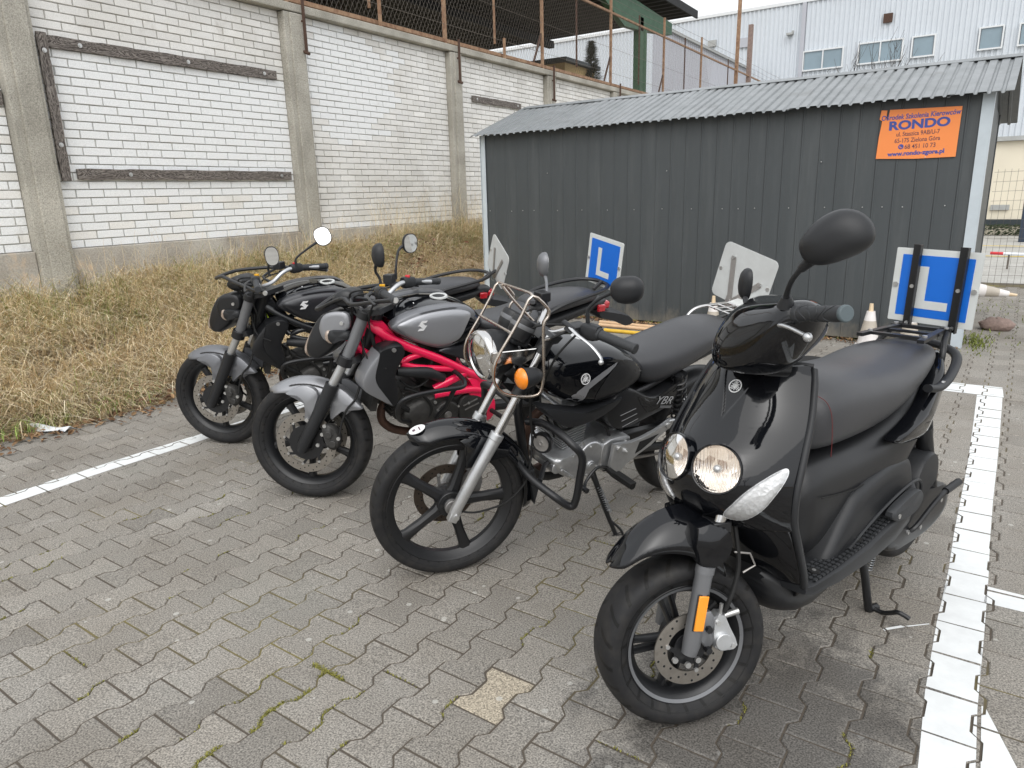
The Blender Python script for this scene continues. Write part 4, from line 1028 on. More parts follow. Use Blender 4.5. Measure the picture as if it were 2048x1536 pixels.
def disc(parent, M, R_, r_, y, m='disc_steel', carrier=5, holes=36, cm='satin_black', hub=.04):
    th = .0022
    d = obj('brake_disc', G().lathe([(y-th, r_), (y-th, R_), (y+th, R_), (y+th, r_)], n=72, closed=True), m, parent, M, smooth=30)
    g = G().lathe([(y-th*.8, hub*.4), (y-th*.8, hub), (y+th*.8, hub), (y+th*.8, hub*.4)], n=32, closed=True)
    for k in range(carrier):
        a = 2*math.pi*k/carrier
        g.bar((math.cos(a)*hub*.9, y, math.sin(a)*hub*.9), (math.cos(a+.25)*(r_+.004), y, math.sin(a+.25)*(r_+.004)), .012, .004, up=(0, 1, 0))
    obj('disc_carrier', g, cm, d, M, smooth=30)
    g = G(); rm = (R_+r_)/2; dr = (R_-r_)
    for k in range(holes):
        a = 2*math.pi*k/holes; rr = rm+dr*(-.28, 0, .28)[k % 3]
        g.cyl((math.cos(a)*rr, y-th-.0004, math.sin(a)*rr), (math.cos(a)*rr, y+th+.0004, math.sin(a)*rr), .0035, n=7)
    obj('drilled_holes', g, 'hole_dark', d, M, smooth=None, kind='stuff')
    g = G()
    for k in range(carrier):
        a = 2*math.pi*k/carrier+.25; g.cyl((math.cos(a)*(r_+.001), y-.006, math.sin(a)*(r_+.001)), (math.cos(a)*(r_+.001), y+.006, math.sin(a)*(r_+.001)), .006, n=10)
        obj('disc_rivet', g, 'bolt', d, M); g = G()
    return d
def mirror_head(parent, M, c, nrm, rx, rz, m='matt_black', glass=True, shape=None, depth=.035, stem=None, up=(0, 0, 1), roll=0):
    """housing with the glass facing nrm"""
    nrm = Vector(nrm).normalized(); up = Vector(up); s = up.cross(nrm).normalized(); u = nrm.cross(s)
    B = Matrix((s, nrm, u)).transposed().to_4x4(); B = Matrix.Translation(Vector(c)) @ B @ Matrix.Rotation(roll, 4, 'Y')
    shape = shape or [(.98, .0), (.88, .55), (.5, .92), (0, 1), (-.55, .93), (-.92, .55), (-1, 0), (-.86, -.6), (-.45, -.95), (.1, -1), (.6, -.85), (.92, -.45)]
    pl = [(a*rx, b*rz) for a, b in shape]
    g = G().dome(pl, [(-depth, .25), (-depth*.93, .5), (-depth*.72, .76), (-depth*.35, .94), (0, 1.0), (.004, .985)], smooth=3).xf(B)
    o = obj('mirror', g, m, parent, M, smooth=60)
    if glass:
        g = G().dome(pl, [(.0042, .90), (.0055, .90)], smooth=3).xf(B); obj('mirror_glass', g, 'mirror_glass', o, M, smooth=30)
    if stem:
        obj('mirror_stem', G().tube(stem, [.0085, .006, .006, .008], n=10, smooth=6), m, o, M, smooth=60)
    return o
def plate_board(parent, M, w, h, m0='plate_white', front=True, letter=True, bolts=True, rad=.004, back='plate_back'):
    """learner plate in its own frame: x = right as read, z = up, facing -y"""
    def rr(w_, h_, r):
        out = []
        for cx, cz, a0 in ((w_/2-r, h_/2-r, 0), (-w_/2+r, h_/2-r, 90), (-w_/2+r, -h_/2+r, 180), (w_/2-r, -h_/2+r, 270)):
            for k in range(5): a = R(a0+k*22.5); out.append((cx+r*math.cos(a), cz+r*math.sin(a)))
        return out
    o = obj('learner_plate', G().prism(rr(w, h, rad), -.0015, .0015), back, parent, M, smooth=None)
    obj('white_border', G().prism(rr(w-.002, h-.002, rad), -.0022, -.00155), 'plate_white', o, M, smooth=None)
    obj('blue_field', G().prism(rr(w*.83, h*.83, .002), -.0030, -.0023), 'plate_blue', o, M, smooth=None)
    x0, x1, z0, z1, t = -w*.19, w*.185, -h*.30, h*.27, w*.105
    obj('letter', G().prism([(x0, z1), (x0, z0), (x1, z0), (x1, z0+t), (x0+t, z0+t), (x0+t, z1)], -.0038, -.0031), 'plate_white', o, M, smooth=None)
    for sx in (-1, 1):
        obj('bolt', G().cyl((sx*w*.455, -.008, 0), (sx*w*.455, .004, 0), .009, n=12), 'bolt', o, M)
    return o
def lever(parent, M, pts, r=.0065, m='alu', ball=True):
    g = G().tube(pts, [r*1.4, r*1.1, r, r*.9], n=8, smooth=5, flat=.6)
    if ball: g.sphere(pts[-1], r*1.5, 10, 8)
    return obj('brake_lever' if parent is None else 'lever', g, m, parent, M, smooth=60)
def pair_of_forks(h, k, g): pass
def star_badge(parent, M, c, nrm, up, r):
    """round emblem: ring, three crossed tuning forks"""
    nrm = Vector(nrm).normalized(); s = Vector(up).cross(nrm).normalized(); u = nrm.cross(s)
    B = Matrix.Translation(Vector(c)) @ Matrix((s, nrm, u)).transposed().to_4x4()
    o = obj('emblem', G().lathe([(-.001, .0001), (.001, .0001), (.0012, r*1.02), (-.001, r*1.06)], n=32).xf(B), 'gloss_black', parent, M, smooth=40)
    g = G().lathe([(.0012, r*.84), (.0012, r), (.002, r), (.002, r*.84)], n=32, closed=True)
    for k in range(3):
        a = R(90+120*k); d = Vector((math.cos(a), 0, math.sin(a))); n2 = Vector((-d.z, 0, d.x)); y = Vector((0, .0016, 0))
        g.bar(d*r*-.62+y, d*r*.84+y, r*.11, .0009, up=(0, 1, 0))
        for q in (-1, 1): g.bar(n2*q*r*.20+d*r*.22+y, n2*q*r*.22+d*r*.66+y, r*.09, .0008, up=(0, 1, 0))
        g.bar(-n2*r*.22+d*r*.22+y, n2*r*.22+d*r*.22+y, r*.09, .0008, up=(0, 1, 0))
    obj('emblem_print', g.xf(B), 'white_ink', o, M, smooth=None)
def bolts(parent, M, pts, r=.006, m='bolt', ax=(0, 1, 0), h=.006):
    for p in pts:
        p = Vector(p); obj('bolt', G().cyl(p-Vector(ax)*.002, p+Vector(ax)*h, r, n=10), m, parent, M)
def spring(pts0, pts1, r, turns, wr, n=10):
    a, b = Vector(pts0), Vector(pts1); u, v = frame_of(b-a); P = []
    for i in range(turns*n+1):
        t = i/(turns*n); an = 2*math.pi*i/n; P.append(a+(b-a)*t+u*math.cos(an)*r+v*math.sin(an)*r)
    return G().tube(P, wr, n=5)

# ================================================================ scooter
MB = pose(-.53, 1.66, 252, 0); MF = pose(-.53, 1.66, 225, -5)
sc = empty('scooter', MB, label='glossy black scooter with both round headlights on, nearest the camera', cat='scooter')
AX = MF @ T(0, 0, .2365)
w_ = wheel(sc, AX, .2365, .122, .170, 5, 'tread_scooter', 'front_wheel', hub=.045, spoke_w=.017, twin=True, rot=R(0), lip='fork_grey', hubw=.045)
disc(w_, AX, .100, .064, .062, 'disc_steel', 3, 27, 'satin_black', .045)
zz = [.30, .33, .42, .54, .60, .66, .70, .74, .78, .826, .87, .912, .955, .966]
xc = [-.34, -.30, -.22, -.12, -.045, -.005, .0, -.012, -.05, -.115, -.155, -.180, -.207, -.222]
xe = [-.32, -.305, -.25, -.183, -.155, -.155, -.165, -.185, -.205, -.235, -.26, -.285, -.31, -.325]
wd = [.14, .17, .19, .20, .20, .20, .198, .195, .19, .182, .172, .158, .145, .13]
zsm = np.linspace(.30, .966, 60)
def smoothfn(xs, ys):
    base = np.interp(zsm, xs, ys)
    for _ in range(4): base[1:-1] = (base[:-2]+base[1:-1]*2+base[2:])/4
    return lambda z: float(np.interp(z, zsm, base))
fxc, fxe, fw = smoothfn(zz, xc), smoothfn(zz, xe), smoothfn(zz, wd)
def cowl(y, z):
    a, b, w = fxc(z), fxe(z), fw(z); return a+(b-a)*min(1.0, abs(y)/w)**2.2
def cowl_n(y, z):
    e = .004; dx1 = (cowl(y+e, z)-cowl(y-e, z))/(2*e); dx2 = (cowl(y, z+e)-cowl(y, z-e))/(2*e)
    return Vector((1, -dx1, -dx2)).normalized()
def cowl_grid(z0, z1, nz, ny=44, vee=True):
    rows = []
    for i in range(nz+1):
        z = z0+(z1-z0)*i/nz; row = []
        for j in range(ny+1):
            t = -1+2*j/ny; y = t*fw(z); x = cowl(y, z)
            if vee:
                wv = max(0, (z-.832)*.46)
                for sg in (1, -1):
                    q = Vector((x, y, z))-Vector((-.030, sg*.061, .741)); n0 = Vector((1, sg*.34, .30)).normalized(); dn = q.dot(n0)
                    if (q-n0*dn).length < .053 and abs(dn) < .06: x -= .055
                if wv > 0 and abs(y-.004) < wv: x -= .0055*min(1, (wv-abs(y-.004))/.006)
            row.append((x, y, z))
        rows.append(row)
    return rows
g = G().grid(cowl_grid(.575, .966, 110, 90)); obj('front_cowl', g, 'gloss_black', sc, MB, smooth=50, solid=.004)
g = G().grid([[(x-.004, y*.985, z) for x, y, z in r] for r in cowl_grid(.30, .60, 22, 30, False)]); obj('lower_cowl', g, 'gloss_black', sc, MB, smooth=50, solid=.004)
# nose underside lip
g = G(); rows = []
for k in range(5):
    t = k/4; rows.append([(cowl(y, .576)-t*.05-.002, y*(1-.10*t), .576-.018*math.sin(t*1.6)+0.0) for y in np.linspace(-.195, .195, 30)])
g.grid(rows); obj('nose_lip', g, 'gloss_black', sc, MB, smooth=60, solid=.003)
# leg shield, rider's side, and its matt rim
g = G(); rows = []
for i in range(30):
    z = .33+(.955-.33)*i/29
    rows.append([(fxe(z)-.016-.030*(1-(y/fw(z))**2), y, z) for y in np.linspace(-fw(z)*.99, fw(z)*.99, 16)])
g.grid(rows); obj('leg_shield', g, 'matt_black', sc, MB, smooth=60, solid=.004)
edge = [(fxe(z)-.006, fw(z)+.001, z) for z in np.linspace(.955, .345, 22)]
for sg in (1, -1):
    g = G().tube([(x, y*sg, z) for x, y, z in edge], .0105, n=8, smooth=2, flat=1.0)
    obj('leg_shield_rim', g, 'matt_black', sc, MB, smooth=60)
g = G().tube([(-.327, -.135, .962), (-.30, -.09, .967), (-.262, 0, .968), (-.30, .09, .967), (-.327, .135, .962)], .008, n=8, smooth=4); obj('top_trim', g, 'matt_black', sc, MB, smooth=60)
# headlights
for sg in (1, -1):
    c = Vector((-.030, sg*.061, .741)); n_ = Vector((1, sg*.34, .30)).normalized()
    s_ = Vector((0, 0, 1)).cross(n_).normalized(); u_2 = n_.cross(s_)
    B = MB @ Matrix.Translation(c) @ Matrix((s_, n_, u_2)).transposed().to_4x4()
    hl = obj('headlight', G().lathe([(-.06, .050), (-.01, .0615), (.010, .0635), (.014, .0615), (.012, .0590), (-.0, .058)], n=48), 'gloss_black', sc, B, smooth=50)
    obj('lamp_reflector', G().lathe([(-.022, .0002), (-.020, .018), (-.010, .038), (.004, .0595)], n=40), 'lamp_lit', hl, B, smooth=60)
    obj('bulb_shield', G().sphere((0, -.004, 0), .011, 14, 9, (1, 1.1, 1)), 'alu', hl, B, smooth=50)
    obj('lamp_glass', G().lathe([(.024, .0002), (.023, .02), (.018, .042), (.010, .0595)], n=40), 'clear_glass', hl, B, smooth=70)
# turn signals: clear almond lenses on the corners
ind = [(.076, .619), (.114, .613), (.150, .641), (.172, .685), (.180, .722), (.175, .740), (.160, .731), (.130, .698), (.103, .660)]
for sg in (1, -1):
    pl = [(p.x, p.y) for p in catmull([(a, b, 0) for a, b in ind], True, 4)]
    cy = sum(p[0] for p in pl)/len(pl); cz = sum(p[1] for p in pl)/len(pl)
    def lift(k, off):
        out = []
        for a, b in pl:
            y, z = cy+(a-cy)*k, cz+(b-cz)*k; n2 = cowl_n(y, z); q = Vector((cowl(y, z), y, z))+n2*off; out.append((q.x, q.y*sg, q.z))
        return out
    def lens(offs):
        g = G(); rg = [lift(k, o) for k, o in offs]; g.loft(rg, cap=False); n = len(pl); q = Vector(rg[-1][0])
        c0 = [sum(p[i] for p in rg[-1])/n for i in range(3)]; b0 = n*(len(rg)-1); g.v.append(tuple(c0)); g.f += [(len(g.v)-1, b0+i, b0+(i+1) % n) for i in range(n)]
        return g
    o = obj('turn_signal', lens([(1.03, .0), (1.02, .006), (.97, .006), (.6, .0062), (.3, .0062)]), 'lamp_clear', sc, MB, smooth=60)
    obj('signal_lens', lens([(.99, .006), (.93, .010), (.75, .0135), (.4, .0155), (.15, .0155)]), 'clear_glass', o, MB, smooth=70)
n_ = cowl_n(0, .912); star_badge(sc, MB, Vector((cowl(.0, .912)-.0045, .002, .912))+n_*.001, n_, (0, 0, 1), .0185)
# front fender (moves with the wheel)
g = G(); sec = []
prof = [(.190, .478, .012, .004), (.165, .512, .052, .03), (.115, .560, .068, .05), (.054, .592, .078, .075), (-.01, .602, .084, .10), (-.06, .592, .088, .125), (-.10, .555, .085, .12)]
rows = []
for (x, z, w, dr) in [(p.x, p.y, p.z, q) for p, q in zip(catmull([(a, b, c) for a, b, c, d in prof], False, 5), np.interp(np.linspace(0, 1, 31), np.linspace(0, 1, 7), [p[3] for p in prof]))]:
    row = []
    for j in range(15):
        t = -1+2*j/14; row.append((x+.01*abs(t)**2, t*w, z-dr*abs(t)**2.6-.006*(1-abs(t))*0+.012*math.exp(-(t/.16)**2)*(1 if x < .15 else .3)))
    rows.append(row)
g.grid(rows); fe = obj('front_fender', g, 'gloss_black', sc, MF, smooth=60, solid=.004)
for sg in (1, -1):
    g = G().dome([(-.005, .585), (-.080, .580), (-.105, .53), (-.085, .485), (-.045, .468), (-.010, .485)], [(sg*.05, 1), (sg*.094, 1), (sg*.1005, .94)], smooth=2); obj('fender_stay', g, 'gloss_black', fe, MF, smooth=60)
# fork
for sg in (1, -1):
    y = sg*.082
    g = G().tube([(.012, y, .235), (.004, y, .262), (-.030, y, .445), (-.033, y, .462)], [.020, .0235, .0225, .024], n=18); fl = obj('fork_leg', g, 'fork_grey', sc, MF, smooth=50)
    obj('fork_tube', G().cyl((-.03, y, .45), (-.10, y, .66), .0155, n=18), 'chrome', fl, MF); obj('fork_seal', G().cyl((-.0325, y, .455), (-.037, y, .475), .025, n=18), 'fork_grey', fl, MF)
    d = Vector((-.034, 0, .19)).normalized()
    if True:
        B = MF @ Matrix.Translation((-.006, y+sg*.0225, .362)) @ Matrix.Rotation(math.atan2(d.z, d.x)-R(90), 4, 'Y').inverted() if False else MF @ Matrix.Translation((-.0115, y+sg*.024, .355)) @ Matrix.Rotation(-math.atan2(.034, .19), 4, 'Y')
        obj('reflector', G().box((0, 0, 0), (.027, .006, .095)), 'reflector', fl, B, bevel=.002)
        obj('reflector_back', G().box((0, -sg*.004, 0), (.032, .004, .10)), 'matt_black', fl, B, bevel=.002)
g = G().dome([(-.055, .255), (-.035, .245), (-.012, .285), (-.020, .335), (-.05, .345), (-.065, .30)], [(.074, 1), (.085, 1), (.088, .9)], smooth=2); ca = obj('brake_caliper_bracket', g, 'fork_grey', sc, MF)
g = G().dome([(-.070, .338), (-.056, .325), (-.052, .285), (-.056, .245), (-.075, .230), (-.112, .230), (-.124, .240), (-.118, .262), (-.100, .300), (-.086, .335)], [(.058, .97), (.064, 1), (.088, 1), (.093, .94)], smooth=1); cal = obj('brake_caliper', g, 'alu', sc, MF, smooth=40)
obj('piston_boss', G().cyl((-.079, .09, .262), (-.079, .103, .262), .0235, n=28), 'alu', cal, MF, bevel=.002)
obj('bleed_nipple', G().cyl((-.075, .085, .330), (-.077, .09, .365), .005, n=8), 'bolt', cal, MF)
obj('banjo_bolt', G().cyl((-.085, .080, .325), (-.128, .085, .335), .0085, n=12), 'bolt', cal, MF)
obj('caliper_bolt', G().cyl((-.040, .080, .300), (-.040, .100, .300), .0095, n=6), 'satin_black', cal, MF); obj('caliper_bolt', G().cyl((-.038, .080, .242), (-.038, .100, .242), .0095, n=6), 'satin_black', cal, MF)
bolts(cal, MF, [(-.108, .092, .244), (-.066, .092, .315)], .0068)
obj('brake_hose', G().tube([(-.085, .09, .34), (-.098, .092, .372), (-.115, .088, .41), (-.128, .084, .46), (-.125, .082, .52), (-.12, .07, .60)], .0062, n=8, smooth=5), 'rubber', sc, MF)
obj('hose_bracket', G().tube([(-.115, .085, .50), (-.16, .085, .49), (-.175, .085, .455), (-.14, .085, .44)], .0028, n=6, smooth=0), 'steel_plate', sc, MF)
bolts(w_, MF, [(.012, .075, .2), (.045, .068, .215), (-.02, .068, .205)], .008)
obj('steering_stem', G().cyl((-.10, 0, .50), (-.215, 0, .80), .026, n=16).box((-.075, 0, .575), (.05, .20, .03)), 'satin_black', sc, MF, bevel=.004)
# handlebar cover, turned further than the wheel shows
MH = pose(-.53, 1.66, 206, -6)
K0 = [(-.058, 1.004), (-.066, 1.058), (-.112, 1.122), (-.190, 1.146), (-.275, 1.152), (-.335, 1.120), (-.330, 1.050), (-.240, .985), (-.165, .958), (-.078, .976)]
K1 = [(-.070, 1.006), (-.080, 1.060), (-.122, 1.122), (-.195, 1.147), (-.275, 1.152), (-.322, 1.120), (-.318, 1.055), (-.235, .990), (-.175, .962), (-.092, .974)]
K2 = [(-.115, 1.022), (-.122, 1.080), (-.155, 1.128), (-.205, 1.150), (-.262, 1.152), (-.300, 1.126), (-.300, 1.075), (-.250, 1.005), (-.200, .974), (-.130, .984)]
K3 = [(-.150, 1.075), (-.155, 1.106), (-.178, 1.138), (-.212, 1.152), (-.250, 1.150), (-.272, 1.130), (-.270, 1.095), (-.248, 1.055), (-.210, 1.036), (-.165, 1.046)]
K4 = [(-.188, 1.112), (-.189, 1.124), (-.197, 1.138), (-.213, 1.146), (-.230, 1.143), (-.240, 1.132), (-.241, 1.118), (-.231, 1.106), (-.215, 1.101), (-.197, 1.104)]
rings = []
for y, K in ((-.205, K4), (-.175, K3), (-.12, K2), (-.06, K1), (0, K0), (.06, K1), (.12, K2), (.175, K3), (.205, K4)):
    rings.append([(q.x, y, q.y) for q in catmull([(a_, b_, 0) for a_, b_ in K], True, 3)])
g = G().loft(rings); hc = obj('handlebar_cover', g, 'gloss_black', sc, MH, smooth=60, sub=1)
obj('rear_skirt', G().loft([ring_se(-.185, .098, .958, 1.06, 3, 24), ring_se(-.236, .092, .955, 1.07, 3, 24)]), 'satin_black', hc, MH, smooth=60)
for sg in (1, -1):
    A = Vector((-.214, sg*.215, 1.124)); Bp = Vector((-.262, sg*.345, 1.131))
    if sg < 0: A.z -= .004; Bp.z -= .006
    d = (Bp-A).normalized(); u_3, v_3 = frame_of(d)
    g = G().cyl(A, Bp, .0168, n=22)
    for q in range(5):
        p0 = A+d*(.022+q*.021); pts = []
        for k in range(24):
            a_ = 2*math.pi*k/24; pts.append(p0+u_3*.0171*math.cos(a_)+v_3*.0171*math.sin(a_)+d*.012*math.sin(a_*2+q))
        g.tube(pts, .0013, n=4, closed=True)
    gp = obj('grip', g, 'grip_rubber', sc, MH, smooth=40)
    obj('grip_end', G().cyl(Bp-d*.002, Bp+d*.009, .0182, n=24), 'grip_cap', gp, MH, bevel=.003)
    obj('grip_flange', G().cyl(A-d*.012, A+d*.004, .0205, .019, n=24), 'grip_rubber', gp, MH, bevel=.002)
    g = G().tube([(-.190, sg*.135, 1.070), (-.176, sg*.160, 1.086), (-.178, sg*.190, 1.096), (-.192, sg*.225, 1.092), (-.212, sg*.258, 1.080)], [.009, .008, .0068, .0065], n=10, smooth=5, flat=.7).sphere((-.217, sg*.264, 1.076), .0105, 12, 8)
    obj('brake_lever', g, 'alu', sc, MH, smooth=60)
    obj('lever_pocket', G().dome([(-.165, 1.058), (-.158, 1.09), (-.19, 1.122), (-.235, 1.105), (-.225, 1.065)], [(sg*.08, .9), (sg*.150, .95), (sg*.160, .8)], smooth=2), 'hole_dark', sc, MH, smooth=50)
mirror_head(sc, MH, (-.240, .330, 1.280), (-.45, -.89, .12), .070, .052, depth=.040, roll=R(34), stem=[(-.19, .185, 1.150), (-.187, .200, 1.168), (-.186, .235, 1.195), (-.196, .268, 1.222), (-.212, .295, 1.243)], shape=[(1, .1), (.85, .62), (.4, .9), (-.1, .98), (-.6, .82), (-.95, .35), (-1.05, -.3), (-.85, -.85), (-.45, -1.0), (.1, -.88), (.6, -.66), (.92, -.3)])
obj('mirror_boot', G().tube([(-.192, .178, 1.140), (-.189, .190, 1.160)], [.021, .011], n=14), 'matt_black', sc, MH)
obj('stem_cover', G().tube([(-.196, .268, 1.222), (-.214, .298, 1.246)], [.0095, .014], n=12), 'matt_black', sc, MH)
mirror_head(sc, MH, (-.196, -.262, 1.180), (-.97, -.22, -.0), .030, .046, depth=.020, stem=[(-.185, -.19, 1.105), (-.186, -.215, 1.12), (-.19, -.245, 1.14)], roll=R(-14))
# seat
S_ = [(-.405, .070, .700, .80, 2.6), (-.425, .115, .684, .855, 2.8), (-.47, .138, .672, .885, 2.7), (-.56, .150, .664, .898, 2.5), (-.68, .160, .664, .893, 2.4), (-.80, .166, .675, .880, 2.4), (-.90, .166, .705, .876, 2.3), (-1.0, .160, .74, .884, 2.3), (-1.10, .146, .778, .886, 2.3), (-1.19, .124, .808, .882, 2.3), (-1.26, .092, .832, .876, 2.2), (-1.295, .045, .848, .866, 2.0)]
g = G().loft([ring_se(x, w, a, b, e, 28) for x, w, a, b, e in S_]); st_ = obj('seat', g, 'seat_vinyl', sc, MB, smooth=60, sub=1)
for sg in (1, -1):
    pts = []
    for (x, w, a, b, e) in S_[2:-1]:
        an = R(52); pts.append((x, sg*w*abs(math.cos(an))**(2/e)*1.0+0, (a+b)/2+(b-a)/2*abs(math.sin(an))**(2/e)))
    pts = [(-.462, sg*.1385, .680), (-.458, sg*.1385, .74), (-.456, sg*.133, .80), (-.450, sg*.120, .835), (-.438, sg*.10, .852), (-.425, sg*.07, .862)]
    obj('seat_stitching', G().tube(pts, .0010, n=5, smooth=4), 'stitch_red', st_, MB)
# body under the seat
g = G().loft([ring_se(x, w, a, b, e, 24) for x, w, a, b, e in [(-.37, .11, .34, .62, 3), (-.42, .128, .34, .665, 3.0), (-.55, .138, .345, .672, 3.0), (-.72, .152, .37, .672, 3.0), (-.88, .165, .43, .70, 3.0), (-1.02, .165, .52, .75, 2.8), (-1.16, .135, .62, .80, 2.6), (-1.27, .09, .70, .835, 2.4), (-1.33, .05, .76, .825, 2.2)]])
obj('underseat_body', g, 'satin_black', sc, MB, smooth=50, sub=1)
for sg in (1, -1):
    tp = [(-.79, .655), (-.92, .690), (-1.06, .745), (-1.18, .800), (-1.28, .838), (-1.335, .835), (-1.33, .79), (-1.24, .72), (-1.13, .655), (-1.0, .622), (-.86, .630)]
    g = G(); lv = []
    pl = [(p.x, p.y) for p in catmull([(a, b, 0) for a, b in tp], True, 4)]; cx, cz = -1.08, .715; rings = []
    for k, o_ in ((1, -.03), (1, 0), (.96, .012), (.8, .02), (.5, .024)):
        rings.append([(cx+(a-cx)*k, sg*(float(np.interp(cx+(a-cx)*k, [-1.34, -1.2, -1.0, -.8], [.07, .130, .168, .172]))+o_), cz+(b-cz)*k) for a, b in pl])
    g.loft(rings); obj('tail_panel', g, 'gloss_black', sc, MB, smooth=60)
    ap = [(-.44, .352), (-.50, .43), (-.56, .49), (-.63, .538), (-.80, .566), (-.94, .560), (-1.0, .52), (-1.03, .43), (-1.0, .40), (-.80, .40), (-.55, .365)]
    g = G().dome(ap, [(sg*.08, 1), (sg*.140, 1), (sg*.156, .965), (sg*.166, .85), (sg*.166, .5)], smooth=4); obj('side_panel', g, 'matt_black', sc, MB, smooth=50)
    obj('pillion_foot_pad', G().dome([(-.76, .436), (-.90, .462), (-.965, .452), (-.985, .415), (-.924, .386), (-.802, .395)], [(sg*.185, 1), (sg*.205, 1), (sg*.210, .93)], smooth=3), 'grip_rubber', sc, MB, smooth=50)
    bolts(sc, MB, [(-.80, sg*.207, .414)], .008, ax=(0, sg, 0))
    obj('side_moulding', G().tube([(-.50, sg*.196, .405), (-.66, sg*.197, .455), (-.82, sg*.197, .486), (-.94, sg*.196, .492), (-.99, sg*.194, .465), (-1.0, sg*.192, .42)], .005, n=6, smooth=4), 'matt_black', sc, MB, smooth=60)
for sg in (1, -1):
    obj('panel_seam', G().tube([(-.44, sg*.1335, .560), (-.52, sg*.138, .548), (-.60, sg*.146, .541), (-.66, sg*.152, .545)], .0018, n=6, smooth=4), 'hole_dark', sc, MB)
    pts = [(cowl(.150, z)+.0012, sg*.150, z) for z in np.linspace(.80, .905, 6)]+[(cowl(.165, z)+.0012, sg*.165, z) for z in (.775,)][::-1]
    obj('cowl_seam', G().tube([(cowl(y_, z_)+.0008, sg*y_, z_) for y_, z_ in ((.190, .770), (.172, .80), (.150, .84), (.128, .89), (.118, .94))], .0011, n=5, smooth=5), 'hole_dark', sc, MB)
# floorboard
g = G().loft([ring_se(x, w, a, b, 6, 24) for x, w, a, b in [(-.285, .188, .338, .365), (-.31, .200, .330, .37), (-.45, .203, .312, .368), (-.65, .203, .300, .378), (-.82, .201, .305, .405), (-.93, .196, .33, .43), (-.99, .185, .38, .45), (-1.03, .16, .41, .455)]])
fb = obj('floorboard', g, 'matt_black', sc, MB, smooth=40)
for sg in (1, -1):
    g = G(); rn = 0
    for i in range(26):
        for j in range(5):
            x = -.33-i*.021; y = sg*(.135+j*.0135); z = float(np.interp(x, [-.99, -.93, -.82, -.65, -.45, -.31], [.452, .432, .407, .380, .370, .372]))
            g.box((x, y, z), (.013, .0085, .004))
    obj('foot_mat_ribs', g, 'grip_rubber', fb, MB, smooth=None, kind='stuff')
    for x in (-.365, -.62):
        z = float(np.interp(x, [-.65, -.45, -.31], [.382, .372, .374])); s1 = obj('screw_recess', G().cyl((x, sg*.166, z), (x, sg*.166, z+.005), .015, n=20), 'hole_dark', fb, MB); obj('screw', G().cyl((x, sg*.166, z+.002), (x, sg*.166, z+.0065), .006, n=8), 'bolt', s1, MB)
g = G().loft([ring_se(x, w, a, b, 3, 20) for x, w, a, b in [(-.235, .09, .30, .42), (-.30, .14, .225, .36), (-.42, .15, .195, .33), (-.60, .135, .215, .32), (-.75, .11, .25, .33)]]); obj('belly_panel', g, 'satin_black', sc, MB, smooth=50, sub=1)
# engine, rear wheel, stand
RW = MB @ T(-1.30, 0, .27)
wheel(sc, RW, .2365, .13, .168, 5, 'tread_scooter', 'rear_wheel', hub=.06, spoke_w=.02, twin=True)
g = G().dome([(-.86, .30), (-.96, .36), (-1.08, .40), (-1.22, .37), (-1.36, .345), (-1.395, .29), (-1.37, .235), (-1.25, .205), (-1.08, .205), (-.92, .225)], [(.085, 1), (.14, 1), (.155, .95), (.160, .8)], smooth=3); en = obj('engine_cover', g, 'satin_black', sc, MB, smooth=50)
obj('air_box', G().dome([(-1.04, .42), (-1.09, .50), (-1.18, .515), (-1.225, .47), (-1.22, .40), (-1.12, .375)], [(.08, 1), (.15, 1), (.163, .92), (.167, .6)], smooth=3), 'matt_black', sc, MB, smooth=50)
g = G().tube([(-1.03, .165, .27), (-1.05, .178, .29), (-1.15, .185, .335), (-1.24, .19, .362), (-1.30, .19, .372)], .0085, n=8, smooth=4).tube([(-1.24, .19, .362), (-1.33, .2, .375)], .013, n=8)
obj('kick_starter', g, 'satin_black', sc, MB); bolts(sc, MB, [(-1.02, .16, .268), (-1.13, .158, .25), (-1.30, .158, .30)], .008)
obj('rear_mudguard', G().dome([(-1.17, .56), (-1.25, .62), (-1.30, .60), (-1.33, .50), (-1.29, .515), (-1.22, .54)], [(-.10, .95), (-.08, 1), (.08, 1), (.10, .95)], smooth=2), 'matt_black', sc, MB, smooth=50)
obj('exhaust_silencer', G().tube([(-.75, -.13, .22), (-.95, -.16, .24), (-1.05, -.165, .27), (-1.45, -.18, .36)], [.02, .03, .055, .058, .05], n=16, smooth=2), 'satin_black', sc, MB)
obj('rear_shock', G().cyl((-1.28, .13, .30), (-1.16, .12, .60), .028, n=14), 'satin_black', sc, MB)
g = G()
for sg in (1, -1):
    g.tube([(-.80, sg*.085, .245), (-.845, sg*.10, .19), (-.885, sg*.115, .02), (-.90, sg*.118, .008), (-.93, sg*.125, .004)], .0135, n=10, smooth=3)
g.tube([(-.80, -.085, .245), (-.80, .085, .245)], .014, n=10); cs = obj('centre_stand', g, 'satin_black', sc, MB, smooth=60)
obj('stand_lever', G().tube([(-.905, .12, .01), (-.905, .155, .006), (-.885, .19, .03), (-.87, .215, .05), (-.875, .235, .045), (-.878, .25, .038)], .008, n=8, smooth=4), 'satin_black', cs, MB, smooth=60)
obj('stand_spring', spring((-.90, .115, .27), (-.865, .112, .165), .009, 13, .0022), 'spring_grey', cs, MB, smooth=60)
